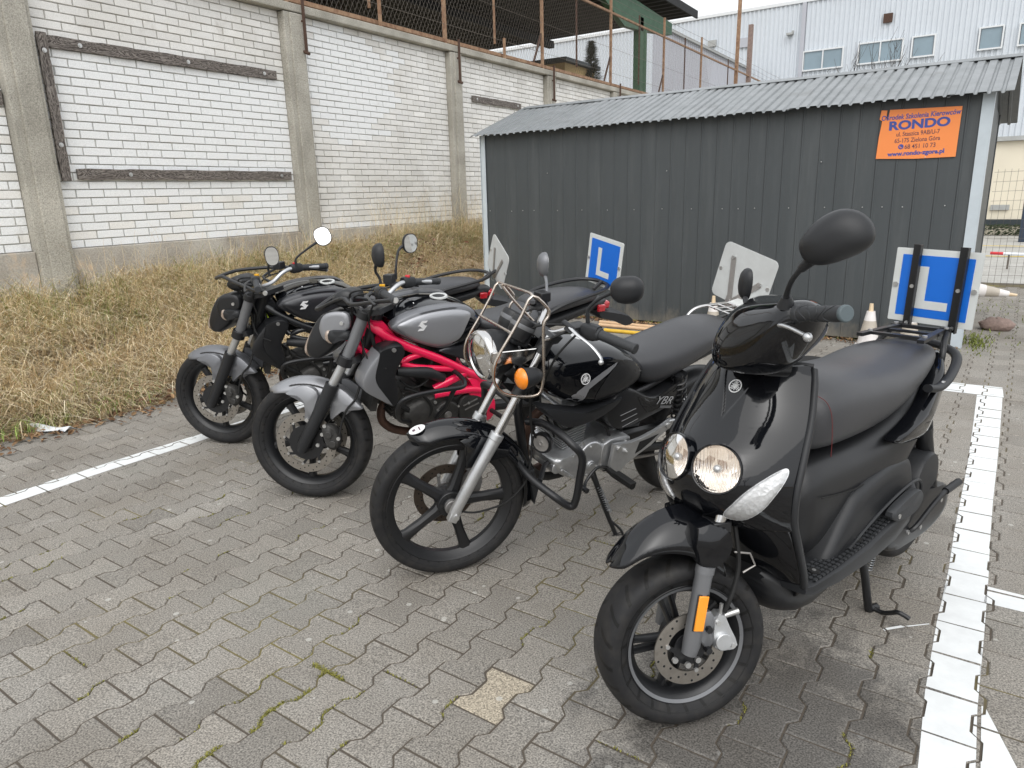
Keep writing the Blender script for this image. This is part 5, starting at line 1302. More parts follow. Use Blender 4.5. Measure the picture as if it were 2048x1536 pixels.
# grab rail, carrier and plate
obj('grab_rail', G().tube([(-1.02, .168, .775), (-1.10, .175, .765), (-1.22, .165, .785), (-1.34, .135, .822), (-1.39, .07, .842), (-1.40, 0, .848), (-1.39, -.07, .842), (-1.34, -.135, .822), (-1.22, -.165, .785), (-1.10, -.175, .765), (-1.02, -.168, .775)], .0165, n=12, smooth=5, flat=.8), 'matt_black', sc, MB, smooth=60)
bolts(sc, MB, [(-1.12, .176, .772)], .011)
g = G()
for sg in (1, -1):
    g.tube([(-1.27, sg*.11, .79), (-1.275, sg*.112, .84), (-1.31, sg*.10, .875), (-1.36, sg*.09, .90)], .0105, n=10, smooth=3)
    g.bar((-1.10, sg*.10, .905), (-1.40, sg*.07, .905), .022, .012)
g.bar((-1.36, -.10, .905), (-1.36, .10, .905), .02, .012); g.bar((-1.16, -.10, .905), (-1.16, .10, .905), .02, .01); g.bar((-1.27, -.10, .903), (-1.27, .10, .903), .02, .008)
rk = obj('carrier', g, 'satin_black', sc, MB, smooth=50)
bolts(rk, MB, [(-1.16, .09, .911), (-1.36, .085, .911), (-1.16, -.09, .911), (-1.36, -.085, .911)], .008, ax=(0, 0, 1))
PM = MB @ T(-1.405, .012, 1.046) @ Matrix.Rotation(R(90), 4, 'Z') @ Matrix.Rotation(R(2), 4, 'Y')
pb = plate_board(sc, PM, .288, .268)
for yy, tt in ((-.068, .0), (.085, .0)):
    u = obj('plate_upright', G().box((yy, -.013, .0), (.030, .004, .30)).box((yy+.014, -.022, .0), (.004, .022, .30)), 'satin_black', pb, PM, smooth=None)
    bolts(u, PM, [(yy, -.016, .0), (yy, -.016, -.135)], .007, ax=(0, -1, 0))

# ================================================================ small commuter motorcycle
def dome_y(poly, levels, x, z, ctr=None):
    """height of a dome's skin over (x, z)"""
    cx = sum(p[0] for p in poly)/len(poly) if ctr is None else ctr[0]; cz = sum(p[1] for p in poly)/len(poly) if ctr is None else ctr[1]
    dx, dz = x-cx, z-cz
    if abs(dx)+abs(dz) < 1e-6: return levels[-1][0]
    best = 9
    n = len(poly)
    for i in range(n):
        ax, az = poly[i][0]-cx, poly[i][1]-cz; bx_, bz_ = poly[(i+1) % n][0]-cx, poly[(i+1) % n][1]-cz
        det = dx*(az-bz_)-dz*(ax-bx_)
        # solve t*(dx,dz) = a+(b-a)*s
        D = dx*(bz_-az)-dz*(bx_-ax)
        if abs(D) < 1e-12: continue
        t = (ax*(bz_-az)-az*(bx_-ax))/D; s = (ax*dz-az*dx)/D if abs(D) > 0 else 0
        if t > 0 and -1e-6 <= s <= 1+1e-6: best = min(best, t)
    k = 1/best
    up_ = [l for l in levels if l[0] >= 0]; ks = [l[1] for l in up_][::-1]; ys = [l[0] for l in up_][::-1]
    return float(np.interp(k, ks, ys))
def skin_patch(parent, M, name, outline, poly, levels, m, sg=1, off=.0015, smooth=3, **kw):
    """thin decal or raised panel following the dome's side"""
    sp = [(p.x, p.y) for p in catmull([(a, b, 0) for a, b in poly], True, 4)]
    pl = [(p.x, p.y) for p in catmull([(a, b, 0) for a, b in outline], True, smooth)] if smooth else outline
    cx = sum(p[0] for p in pl)/len(pl); cz = sum(p[1] for p in pl)/len(pl); g = G(); rings = []
    for k in (1, .8, .6, .4, .2):
        rings.append([(cx+(a-cx)*k, sg*(dome_y(sp, levels, cx+(a-cx)*k, cz+(b-cz)*k)+off), cz+(b-cz)*k) for a, b in pl])
    g.loft(rings, cap=False); n = len(pl); g.v.append((cx, sg*(dome_y(sp, levels, cx, cz)+off), cz)); b0 = n*4
    g.f += [(len(g.v)-1, b0+i, b0+(i+1) % n) for i in range(n)]
    return obj(name, g, m, parent, M, smooth=60, **kw)
YB, YF = pose(-1.578, 2.006, 249, 12), pose(-1.578, 2.006, 232, 5.6)
yb = empty('motorcycle', YB, label='black motorcycle with round chrome headlight inside a steel tube cage, second from the right', cat='motorcycle')
AX = YF @ T(0, 0, .2985)
w_ = wheel(yb, AX, .2985, .088, .244, 5, 'tread_commuter', hub=.052, spoke_w=.021, rot=R(182), hubw=.045, sw=.017)
disc(w_, AX, .122, .085, -.062, 'disc_brown', 6, 40, 'alu_dirty', .045)
for k in range(5):
    a = R(182+36+72*k); obj('hub_vent', G().box((math.cos(a)*.036, .037, math.sin(a)*.036), (.02, .004, .016), Matrix.Rotation(-a, 3, 'Y')), 'hole_dark', w_, AX, smooth=None)
obj('speedo_gear', G().cyl((0, .042, 0), (0, .062, 0), .03, n=24), 'alu_dirty', w_, AX, bevel=.002)
for sg in (1, -1):
    y = sg*.098
    g = G().tube([(.012, y, .278), (.004, y, .305), (-.075, y, .445), (-.150, y, .572)], [.017, .0215, .0225, .024], n=20); fl = obj('fork_leg', g, 'alu', yb, YF, smooth=50)
    obj('fork_foot', G().bar((.020, y, .268), (-.004, y, .315), .030, .036), 'alu', fl, YF, bevel=.004)
    obj('fork_tube', G().cyl((-.145, y, .565), (-.352, y, .940), .0158, n=20), 'chrome', fl, YF)
    obj('dust_seal', G().cyl((-.148, y, .570), (-.162, y, .594), .0262, n=20), 'alu', fl, YF, bevel=.003)
    obj('fork_cover', G().cyl((-.235, y, .728), (-.262, y, .778), .026, n=18), 'satin_black', yb, YF)
    obj('fork_cover', G().cyl((-.318, y, .880), (-.345, y, .930), .027, n=18), 'satin_black', yb, YF)
    bolts(fl, YF, [(.006, y+sg*.020, .292)], .011, ax=(0, sg, 0), h=.008)
    obj('headlight_bracket', G().dome([(-.135, .905), (-.30, .905), (-.285, .870), (-.235, .845), (-.20, .862), (-.15, .850), (-.128, .872)], [(sg*.108, 1), (sg*.114, 1), (sg*.116, .93)]), 'chrome', yb, YF, smooth=30)
    bolts(yb, YF, [(-.155, sg*.118, .878)], .010, ax=(0, sg, 0))
    # turn signals
    pl = [(-.185, .815), (-.205, .860), (-.235, .868), (-.262, .850), (-.268, .812), (-.245, .782), (-.208, .780)]
    B = YF @ T(-.235, sg*.175, .822) @ Matrix.Rotation(sg*R(10), 4, 'Z')
    ts = obj('turn_signal', G().tube([(-.065, 0, .004), (-.04, 0, .003), (0, 0, 0), (.012, 0, 0)], [.012, .030, .037, .038], n=24, smooth=3, flat=1.0), 'matt_black', yb, B, smooth=60)
    obj('signal_lens', G().tube([(.012, 0, 0), (.020, 0, 0), (.030, 0, 0), (.036, 0, 0)], [.0375, .036, .026, .008], n=24), 'amber', ts, B, smooth=60)
    obj('signal_stalk', G().cyl((-.03, -sg*.015, 0), (-.03, -sg*.085, .01), .009, n=12), 'matt_black', ts, B)
obj('triple_clamp', G().dome([(-.225, .775), (-.26, .79), (-.30, .76), (-.26, .74)], [(-.12, .9), (-.11, 1), (.11, 1), (.12, .9)]).dome([(-.32, .930), (-.36, .950), (-.40, .935), (-.38, .915), (-.34, .910)], [(-.12, .9), (-.11, 1), (.11, 1), (.12, .9)]), 'satin_black', yb, YF, kind=None)
obj('brake_caliper', G().dome([(-.07, .26), (-.12, .27), (-.15, .33), (-.13, .39), (-.08, .37), (-.06, .31)], [(-.10, .9), (-.09, 1), (-.05, 1), (-.04, .9)], smooth=2), 'alu_dirty', yb, YF)
# mudguard
g = G(); rows = []
for i in range(37):
    a = R(63+(190-63)*i/36); r0 = .333
    w2 = .060*(math.sin(min(1, i/4+.25)*math.pi/2))*(1 if i < 30 else 1-.1*(i-30)/6)
    row = []
    for j in range(13):
        t = -1+2*j/12; r = r0-.052*abs(t)**2.2*(1 if i > 2 else .8)
        row.append((math.cos(a)*r, t*w2*(1+.10*abs(t)), .2985+math.sin(a)*r))
    rows.append(row)
g.grid(rows); mg = obj('front_mudguard', g, 'gloss_black', yb, YF, smooth=60, solid=.003)
for sg in (1, -1):
    g = G().dome([(-.030, .568), (-.050, .545), (-.052, .455), (-.100, .452), (-.135, .470), (-.215, .478), (-.225, .520), (-.15, .560), (-.08, .585)], [(sg*.050, 1), (sg*.064, 1), (sg*.067, .93)]); obj('mudguard_side', g, 'gloss_black', mg, YF, smooth=40)
g = G().dome([(-.300, .395), (-.325, .40), (-.345, .31), (-.330, .245), (-.318, .30)], [(-.055, .8), (-.05, 1), (.05, 1), (.055, .8)]); obj('mud_flap', g, 'matt_black', mg, YF)
a = R(70); obj('round_sticker', G().lathe([(.0, .0001), (.0, .031)], n=28).xf(Matrix.Translation((math.cos(a)*.334, .012, .2985+math.sin(a)*.335)) @ Matrix.Rotation(R(90)-a+R(90)*0, 4, 'Y') @ Matrix.Rotation(R(90), 4, 'X') @ Matrix.Diagonal((1, 1, 1, 1))), 'white_ink', mg, YF, smooth=None)
obj('sticker_print', G().box((math.cos(R(68))*.3355, .010, .2985+math.sin(R(68))*.3365), (.010, .014, .0006), Matrix.Rotation(R(22), 3, 'Y')).box((math.cos(R(71.5))*.3355, .014, .2985+math.sin(R(71.5))*.3365), (.004, .026, .0006), Matrix.Rotation(R(20), 3, 'Y')), 'ink_dark', mg, YF, smooth=None)
obj('speedo_cable', G().tube([(-.005, .075, .298), (-.05, .10, .292), (-.103, .10, .289), (-.188, .10, .306), (-.256, .09, .350), (-.289, .08, .398), (-.31, .06, .52), (-.30, .05, .72)], .0038, n=6, smooth=5), 'rubber', yb, YF)
# round headlight
B = YF @ T(-.146, 0, .862) @ Matrix.Rotation(R(-79), 4, 'Z') @ Matrix.Rotation(R(-4), 4, 'X')
hl = obj('headlight', G().lathe([(-.125, .012), (-.115, .045), (-.085, .072), (-.045, .086), (-.004, .0885)], n=48), 'matt_black', yb, B, smooth=60)
obj('chrome_ring', G().lathe([(-.006, .090), (.010, .0925), (.022, .088), (.024, .080), (.016, .078)], n=48), 'chrome', hl, B, smooth=60)
obj('lamp_reflector', G().lathe([(-.018, .0002), (-.012, .03), (.004, .06), (.018, .079)], n=40), 'lamp_off', hl, B, smooth=60)
obj('lamp_glass', G().lathe([(.036, .0002), (.034, .03), (.028, .058), (.018, .079)], n=40), 'clear_glass', hl, B, smooth=70)
# clocks
for y in (.052, -.052):
    B = YF @ T(-.270, y, .972) @ Matrix.Rotation(R(62), 4, 'Y') @ Matrix.Rotation(R(90), 4, 'Z')
    ck = obj('instrument_pod', G().lathe([(-.055, .02), (-.05, .038), (-.02, .045), (.02, .047), (.028, .044), (.024, .040)], n=32), 'satin_black', yb, B, smooth=50)
    obj('instrument_dial', G().lathe([(.018, .0002), (.018, .043)], n=28), 'fork_grey', ck, B, smooth=None)
    obj('instrument_ring', G().lathe([(-.008, .0462), (.0, .0478), (.008, .0475)], n=32), 'fork_grey', ck, B, smooth=60)
obj('instrument_base', G().box((-.262, 0, .925), (.07, .13, .05), Matrix.Rotation(R(-25), 3, 'Y')), 'matt_black', yb, YF, bevel=.008)
# guard cage of bent steel tube around the headlight
cg = G(); near = [(-.258, .17, 1.106), (-.222, .17, 1.046), (-.186, .17, .985), (-.131, .17, .895), (-.121, .17, .837), (-.136, .17, .796), (-.174, .17, .766), (-.268, .17, .750), (-.300, .17, .782), (-.303, .17, .887), (-.300, .17, 1.000), (-.318, .17, 1.034), (-.312, .17, 1.062)]
cgo = obj('headlight_cage', G().tube(near, .0056, n=8, smooth=3, closed=True), 'cage_steel', yb, YF, smooth=60)
far = [(x, -y, z-.022) for x, y, z in near]
for nm, pts, cl in (('cage_tube', far, True), ('cage_tube', [(-.258, .17, 1.106), (-.262, .12, 1.108), (-.262, -.10, 1.088), (-.258, -.17, 1.084)], False), ('cage_tube', [(-.186, .17, .985), (-.183, -.17, .962)], False), ('cage_tube', [(-.250, -.12, 1.086), (-.30, -.11, 1.02), (-.36, -.10, .955), (-.40, -.095, .915)], False), ('cage_tube', [(-.303, .17, .95), (-.35, .12, .935), (-.395, .08, .925)], False)):
    obj(nm, G().tube(pts, .0052, n=8, smooth=3, closed=cl), 'cage_steel', cgo, YF, smooth=60)
# handlebar
hb = [(-.50, .30, .967), (-.470, .245, .978), (-.452, .19, .986), (-.430, .13, .972), (-.385, .07, .940), (-.365, .0, .935)]
hbf = hb+[(x, -y, z) for x, y, z in reversed(hb[:-1])]
hbo = obj('handlebar', G().tube(hbf, .0112, n=12, smooth=4), 'chrome', yb, YF, smooth=60)
for sg in (1, -1):
    A, Bp = Vector((-.470, sg*.250, .978)), Vector((-.538, sg*.372, .956)); d = (Bp-A).normalized()
    gp = obj('grip', G().cyl(A, Bp, .0165, n=20).cyl(Bp-d*.004, Bp+d*.006, .0185, n=20).cyl(A-d*.006, A+d*.006, .021, n=20), 'grip_rubber', yb, YF, bevel=.002)
    obj('switch_cluster', G().loft([ring_se(0, .020, -.022, .026, 3.5, 14), ring_se(.020, .024, -.028, .030, 3.5, 14), ring_se(.058, .024, -.028, .030, 3.5, 14), ring_se(.068, .018, -.02, .024, 3.5, 14)]).xf(Matrix.Translation(A) @ Matrix.Rotation(math.atan2(-d.y, -d.x), 4, 'Z')), 'matt_black', yb, YF, smooth=40)
    obj('lever_perch', G().dome([(-.385, .975), (-.40, .995), (-.445, 1.0), (-.455, .975), (-.42, .965)], [(sg*.14, .9), (sg*.15, 1), (sg*.185, 1), (sg*.20, .7)]), 'satin_black', yb, YF)
    lever(yb, YF, [(-.392, sg*.165, .995), (-.402, sg*.215, .975), (-.428, sg*.275, .950), (-.446, sg*.315, .918), (-.440, sg*.330, .906)], .0062)
    obj('lever_boot', G().tube([(-.385, sg*.145, 1.002), (-.398, sg*.175, .990), (-.410, sg*.215, .972)], [.012, .013, .008], n=10, smooth=3, flat=.6), 'matt_black', yb, YF)
obj('brake_reservoir', G().box((-.435, -.17, 1.018), (.045, .055, .036), Matrix.Rotation(.2, 3, 'Z')), 'satin_black', yb, YF, bevel=.004)
for k, (a, b, c) in enumerate((((-.43, .15, .975), (-.33, .12, .93), (-.26, .06, .86)), ((-.42, .12, .98), (-.30, .10, .98), (-.24, .03, .90)), ((-.43, -.15, .98), (-.33, -.12, .96), (-.26, -.05, .84)), ((-.44, .18, .98), (-.36, .15, .88), (-.34, .09, .76)), ((-.41, -.1, .96), (-.37, -.11, .85), (-.32, -.07, .72)))):
    obj('cable', G().tube([a, b, c], .0042, n=6, smooth=8), 'rubber', yb, YF)
mirror_head(yb, YF, (-.537, .300, 1.135), (-.50, -.86, .05), .056, .046, depth=.038, roll=R(6), stem=[(-.452, .200, .995), (-.449, .200, 1.03), (-.450, .202, 1.056), (-.472, .225, 1.090), (-.500, .262, 1.118), (-.515, .285, 1.128)])
mirror_head(yb, YF, (-.497, -.300, 1.112), (-.93, .10, .0), .040, .050, depth=.03, stem=[(-.462, -.205, .99), (-.470, -.212, 1.02), (-.485, -.25, 1.05), (-.492, -.285, 1.075)], m='fork_grey')
# tank
TK = [(-.245, .835), (-.262, .885), (-.32, .905), (-.42, .903), (-.53, .895), (-.63, .875), (-.72, .835), (-.800, .775), (-.812, .730), (-.75, .690), (-.63, .655), (-.50, .650), (-.38, .688), (-.285, .752)]
TL = [(-.148, .45), (-.144, .65), (-.132, .80), (-.108, .905), (-.07, .972), (-.03, 1.0), (.03, 1.0), (.07, .972), (.108, .905), (.132, .80), (.144, .65), (.148, .45)]
g = G().dome(TK, TL, smooth=4); tk = obj('fuel_tank', g, 'gloss_black', yb, YB, smooth=60)
obj('filler_cap', G().lathe([(0, .0002), (.003, .03), (.0, .036), (-.012, .037)], n=32, ax='z').xf(Matrix.Translation((-.515, .0, .902)) @ Matrix.Rotation(R(6), 4, 'Y')), 'chrome', tk, YB, smooth=50)
for sg in (1, -1):
    skin_patch(tk, YB, 'grey_stripe', [(-.590, .838), (-.52, .812), (-.44, .772), (-.385, .735), (-.378, .705), (-.40, .690), (-.44, .690), (-.425, .715), (-.43, .735), (-.48, .762), (-.55, .800)], TK, TL, 'gladius_silver', sg, .0012, 2)
    skin_patch(tk, YB, 'knee_panel', [(-.60, .835), (-.70, .815), (-.765, .76), (-.745, .71), (-.66, .685), (-.54, .685), (-.50, .70), (-.52, .75)], TK, TL, 'satin_black', sg, .0015, 3)
    yy = dome_y(TK, TL, -.425, .800)+.0055
    star_badge(tk, YB, (-.425, sg*yy, .800), (.10, sg, .20), (0, 0, 1), .0215)
    obj('lower_shroud', G().dome([(-.235, .715), (-.30, .700), (-.40, .668), (-.50, .648), (-.60, .662), (-.655, .676), (-.615, .640), (-.52, .606), (-.40, .602), (-.355, .616), (-.30, .655)], [(sg*.09, 1), (sg*.135, 1), (sg*.152, .95), (sg*.156, .8)], smooth=2), 'matt_black', yb, YB, smooth=50)
# seat
S_ = [(-.735, .055, .735, .800, 2.4), (-.76, .095, .700, .812, 2.4), (-.82, .118, .662, .812, 2.6), (-.90, .130, .648, .828, 2.6), (-1.0, .132, .662, .845, 2.5), (-1.1, .130, .700, .866, 2.4), (-1.2, .126, .745, .878, 2.4), (-1.32, .118, .780, .876, 2.4), (-1.40, .100, .800, .860, 2.3), (-1.45, .055, .815, .842, 2.2)]
obj('seat', G().loft([ring_se(x, w, a, b, e, 28) for x, w, a, b, e in S_]), 'seat_vinyl', yb, YB, smooth=60, sub=1)
# side covers and tail
for sg in (1, -1):
    SC = [(-.62, .68), (-.70, .70), (-.78, .66), (-.86, .635), (-.99, .660), (-1.06, .70), (-1.04, .62), (-.97, .565), (-.86, .540), (-.74, .52), (-.64, .53), (-.59, .60)]
    LV = [(0, 1), (.118, 1), (.136, .955), (.142, .8), (.144, .5)]
    o = obj('side_cover', G().dome(SC, [(sg*a, b) for a, b in LV], smooth=3), 'satin_black', yb, YB, smooth=50)
    skin_patch(o, YB, 'gloss_panel', [(-.745, .655), (-.80, .640), (-.88, .622), (-.985, .645), (-1.03, .675), (-.97, .60), (-.88, .575), (-.82, .57)], SC, LV, 'gloss_black', sg, .0012, 2)
    for q in range(3):
        obj('vent_line', G().bar((-.66-.012*q, sg*.1465, .592-.028*q), (-.745-.012*q, sg*.1465, .606-.026*q), .0015, .0022), 'silver_ink', o, YB, smooth=None)
    if sg > 0:
        text_obj('lettering', 'YBR', .052, 'silver_ink', o, YB @ T(-.905, .1475, .592) @ Matrix.Rotation(R(-12), 4, 'Y') @ Matrix.Rotation(R(180), 4, 'Z') @ Matrix.Rotation(R(90), 4, 'X'), bold=.0, sx=1.2, shear=.4)
        obj('print_strip', G().box((-.93, .1472, .574), (.075, .0008, .012), Matrix.Rotation(R(-12), 3, 'Y')), 'fork_grey', o, YB, smooth=None)
obj('tail_cowl', G().loft([ring_se(-1.25, .10, .74, .80, 3, 20), ring_se(-1.40, .10, .76, .84, 3, 20), ring_se(-1.55, .08, .79, .86, 3, 20), ring_se(-1.66, .05, .82, .86, 3, 20)]), 'gloss_black', yb, YB, sub=1)
# frame, engine
g = G().tube([(-.27, 0, .86), (-.245, 0, .70), (-.27, 0, .56), (-.33, 0, .38), (-.45, 0, .29), (-.70, 0, .29)], .018, n=12, smooth=4)
for sg in (1, -1): g.tube([(-.28, sg*.02, .84), (-.45, sg*.07, .68), (-.75, sg*.09, .64), (-1.15, sg*.09, .74), (-1.5, sg*.08, .80)], .014, n=10, smooth=4)
g.tube([(-.75, .08, .64), (-.74, .08, .40), (-.70, .08, .30)], .015, n=10).tube([(-.75, -.08, .64), (-.74, -.08, .40), (-.70, -.08, .30)], .015, n=10).tube([(-.70, .08, .30), (-.70, 0, .29), (-.70, -.08, .30)], .015, n=10)
obj('frame', g, 'satin_black', yb, YB)
en = obj('crankcase', G().dome([(-.365, .425), (-.400, .375), (-.460, .335), (-.515, .318), (-.585, .326), (-.640, .350), (-.700, .380), (-.735, .430), (-.720, .480), (-.62, .465), (-.56, .475), (-.50, .480), (-.43, .460), (-.375, .450)], [(-.115, .8), (-.10, .95), (-.07, 1), (.07, 1), (.105, .96), (.122, .88), (.126, .7)], smooth=2), 'alu', yb, YB, smooth=45)
obj('alternator_cover', G().cyl((-.545, .10, .43), (-.545, .134, .43), .070, .062, n=36), 'alu', en, YB, bevel=.005)
obj('cover_cap', G().cyl((-.548, .13, .388), (-.548, .139, .388), .020, n=20).cyl((-.548, .139, .388), (-.548, .142, .388), .013, n=20), 'alu', en, YB, bevel=.0015)
obj('starter_motor', G().cyl((-.395, .11, .405), (-.395, -.06, .405), .028, n=20).bar((-.40, .122, .40), (-.47, .124, .345), .008, .014).bar((-.41, .122, .435), (-.49, .124, .375), .006, .010), 'alu', en, YB, bevel=.003)
obj('sprocket_cover', G().dome([(-.605, .47), (-.60, .40), (-.625, .34), (-.70, .345), (-.755, .40), (-.76, .465), (-.69, .485)], [(.07, 1), (.128, 1), (.136, .94)], smooth=2), 'alu', en, YB, smooth=40)
bolts(en, YB, [(-.45, .122, .36), (-.50, .125, .34), (-.49, .13, .50), (-.60, .128, .49), (-.605, .13, .355), (-.72, .137, .36), (-.735, .137, .45), (-.535, .136, .475)], .006)
ax_ = Vector((.10, 0, 1)).normalized()
cy_ = empty_g = G()
rotc = Matrix.Rotation(R(8), 3, 'Y')
for k in range(11):
    c = Vector((-.482, 0, .478))+ax_*(.0115*k); sz = .124-.002*abs(k-5)
    obj('cooling_fin', G().box(c, (sz, .172, .0045), rotc), 'alu', yb, YB, smooth=None, bevel=.001)
obj('cylinder', G().box(Vector((-.482, 0, .535)), (.088, .118, .135), rotc), 'alu_dirty', yb, YB, bevel=.006)
hd_ = obj('cylinder_head', G().box((-.470, 0, .630), (.118, .155, .052), rotc), 'alu', yb, YB, bevel=.012)
obj('head_cover', G().box((-.466, .0, .664), (.095, .10, .022), rotc).cyl((-.472, .06, .628), (-.472, .076, .628), .026, n=24), 'alu', hd_, YB, bevel=.004)
obj('intake', G().tube([(-.52, 0, .63), (-.60, 0, .63), (-.66, .02, .62)], [.022, .03, .035], n=14).box((-.60, .02, .59), (.05, .08, .08)), 'engine_dark', yb, YB, bevel=.004)
B = YB @ T(-.305, .095, .532) @ Matrix.Rotation(R(-68), 4, 'Z')
hn = obj('horn', G().lathe([(-.025, .02), (-.018, .040), (0, .043), (.006, .040), (.004, .032)], n=32), 'satin_black', yb, B)
obj('horn_face', G().lathe([(.0045, .0002), (.007, .008), (.004, .016), (.006, .032)], n=32), 'steel_plate', hn, B)
obj('exhaust_pipe', G().tube([(-.44, -.03, .60), (-.385, -.035, .585), (-.345, -.04, .53), (-.338, -.04, .45), (-.360, -.045, .36), (-.42, -.07, .29), (-.55, -.11, .27), (-.80, -.13, .27), (-.95, -.15, .28)], .0185, n=14, smooth=5), 'rusty_pipe', yb, YB)
obj('silencer', G().tube([(-.93, -.15, .28), (-.98, -.155, .285), (-1.45, -.17, .34), (-1.50, -.17, .345)], [.02, .045, .047, .03], n=20), 'chrome', yb, YB)
# crash bar
cb_ = [(-.275, .03, .600), (-.290, .10, .622), (-.277, .20, .640), (-.286, .275, .622), (-.315, .305, .578), (-.320, .305, .489), (-.318, .305, .400), (-.305, .295, .366), (-.257, .25, .400), (-.225, .14, .432), (-.224, .03, .465)]
for sg in (1, -1):
    cr = obj('crash_bar', G().tube([(x, sg*y, z) for x, y, z in cb_], .0145, n=12, smooth=5), 'satin_black', yb, YB, smooth=60)
    obj('crash_bar_strut', G().tube([(-.243, sg*.18, .428), (-.33, sg*.10, .43), (-.40, sg*.06, .41)], .010, n=10), 'satin_black', cr, YB)
# footrest bracket
for sg in (1, -1):
    FP = [(-.640, .470), (-.740, .458), (-.800, .462), (-.890, .480), (-.965, .508), (-1.0, .505), (-.985, .478), (-.925, .446), (-.873, .412), (-.800, .385), (-.728, .352), (-.700, .322), (-.655, .330), (-.635, .370), (-.640, .42)]
    fp = obj('footrest_bracket', G().dome(FP, [(sg*.145, 1), (sg*.157, 1), (sg*.161, .965)], ctr=(-.74, .42)), 'alu', yb, YB, smooth=35)
    obj('bracket_opening', G().prism([(-.79, .448), (-.855, .452), (-.905, .458), (-.86, .430), (-.81, .405), (-.775, .395)], sg*.1612, sg*.1622), 'hole_dark', fp, YB, smooth=None)
    bolts(fp, YB, [(-.71, sg*.163, .425), (-.955, sg*.162, .485), (-.67, sg*.162, .445)], .012, ax=(0, sg, 0))
    bolts(fp, YB, [(-.71, sg*.168, .425)], .006, ax=(0, sg, 0), h=.008)
    obj('footrest', G().tube([(-.640, sg*.14, .352), (-.635, sg*.19, .350), (-.632, sg*.30, .356)], [.012, .015, .016], n=10).box((-.633, sg*.25, .366), (.034, .10, .010)), 'rubber', yb, YB, bevel=.003)
obj('gear_lever', G().tube([(-.62, .15, .365), (-.56, .16, .385), (-.50, .17, .345), (-.47, .20, .335)], .0065, n=8, smooth=4).cyl((-.47, .17, .335), (-.468, .215, .335), .011, n=12), 'satin_black', yb, YB)
ss = obj('side_stand', G().tube([(-.600, .10, .320), (-.605, .125, .29), (-.648, .168, .16), (-.690, .210, .050)], [.016, .012, .010, .009], n=10, smooth=3), 'satin_black', yb, YB)
obj('stand_foot', G().tube([(-.665, .185, .115), (-.705, .215, .075), (-.715, .228, .046), (-.690, .212, .042)], .006, n=8, smooth=3).box((-.70, .222, .040), (.05, .035, .006)), 'satin_black', ss, YB)
obj('stand_spring', spring((-.612, .142, .27), (-.655, .185, .16), .0085, 12, .0022), 'spring_grey', ss, YB, smooth=60)
# rear end
RW = YB @ T(-1.29, 0, .300)
rw = wheel(yb, RW, .300, .10, .236, 5, 'tread_commuter', 'rear_wheel', hub=.075, spoke_w=.02, rot=R(20))
obj('sprocket', G().lathe([(.050, .05), (.050, .088), (.056, .088), (.056, .05)], n=40, closed=True), 'steel_plate', rw, RW)
for sg in (1, -1):
    obj('swingarm', G().tube([(-.72, sg*.085, .38), (-1.0, sg*.095, .34), (-1.33, sg*.10, .30)], [.02, .018, .016], n=10), 'satin_black', yb, YB)
    sh = obj('rear_shock', G().cyl((-1.00, sg*.125, .70), (-1.05, sg*.125, .52), .020, n=16).cyl((-1.05, sg*.125, .52), (-1.12, sg*.122, .32), .014, n=14), 'satin_black', yb, YB)
    obj('shock_spring', spring((-1.003, sg*.125, .69), (-1.085, sg*.123, .42), .031, 11, .0048), 'satin_black', sh, YB, smooth=60)
g = G()
for k in range(60):
    t = k/59; g.box((-.70-.56*t, .056, .408-.035*t), (.008, .009, .011)); g.box((-.70-.56*t, .056, .312-.075*t), (.008, .009, .011))
obj('drive_chain', g, 'steel_plate', yb, YB, smooth=None, kind='stuff')
obj('chain_guard', G().dome([(-.78, .44), (-1.05, .43), (-1.26, .40), (-1.26, .37), (-1.0, .395), (-.80, .40)], [(.048, 1), (.075, 1), (.078, .9)]), 'satin_black', yb, YB)
g = G(); rows = []
for i in range(20):
    a = R(40+(150-40)*i/19); rows.append([(-1.29+math.cos(a)*(.335-.03*abs(t)**2), t*.065, .30+math.sin(a)*(.335-.03*abs(t)**2)) for t in np.linspace(-1, 1, 9)])
obj('rear_mudguard', G().grid(rows), 'satin_black', yb, YB, smooth=60, solid=.003)
# chrome carrier and plate
g = G()
for sg in (1, -1): g.tube([(-1.27, sg*.112, .79), (-1.29, sg*.114, .84), (-1.33, sg*.108, .876), (-1.42, sg*.095, .888), (-1.66, sg*.085, .882)], .0075, n=10, smooth=4)
for x in (-1.40, -1.47, -1.54, -1.61): g.tube([(x, -.09, .888), (x, .09, .888)], .005, n=8)
for y in (-.04, 0, .04): g.tube([(-1.38, y, .892), (-1.66, y, .884)], .0045, n=8)
obj('carrier', g, 'chrome', yb, YB, smooth=60)
obj('tail_box_plate', G().box((-1.60, -.03, .895), (.12, .12, .010), Matrix.Rotation(.12, 3, 'Y')), 'plate_back', yb, YB, bevel=.003)
PM = YB @ T(-1.62, -.086, 1.000) @ Matrix.Rotation(R(90), 4, 'Z') @ Matrix.Rotation(R(5.5), 4, 'Y') @ Matrix.Rotation(R(180), 4, 'Z')
pb = plate_board(yb, PM, .305, .272, rad=.028)
SM = PM @ Matrix.Rotation(R(180), 4, 'Z')
g = G()
def strap(p0, p1, w):
    g.bar((p0[0], -.0045, p0[1]), (p1[0], -.0045, p1[1]), w, .003, up=(0, 1, 0))
strap((-.085, .075), (-.035, -.135), .026); strap((.095, .005), (-.010, -.115), .026); g.box((-.02, -.004, -.14), (.075, .003, .06))
br = obj('plate_bracket', g, 'steel_plate', pb, SM, smooth=None, kind=None)
bolts(br, SM, [(-.085, -.006, .075), (.095, -.006, .005), (-.035, -.006, -.13), (.0, -.006, -.15)], .008, ax=(0, -1, 0))

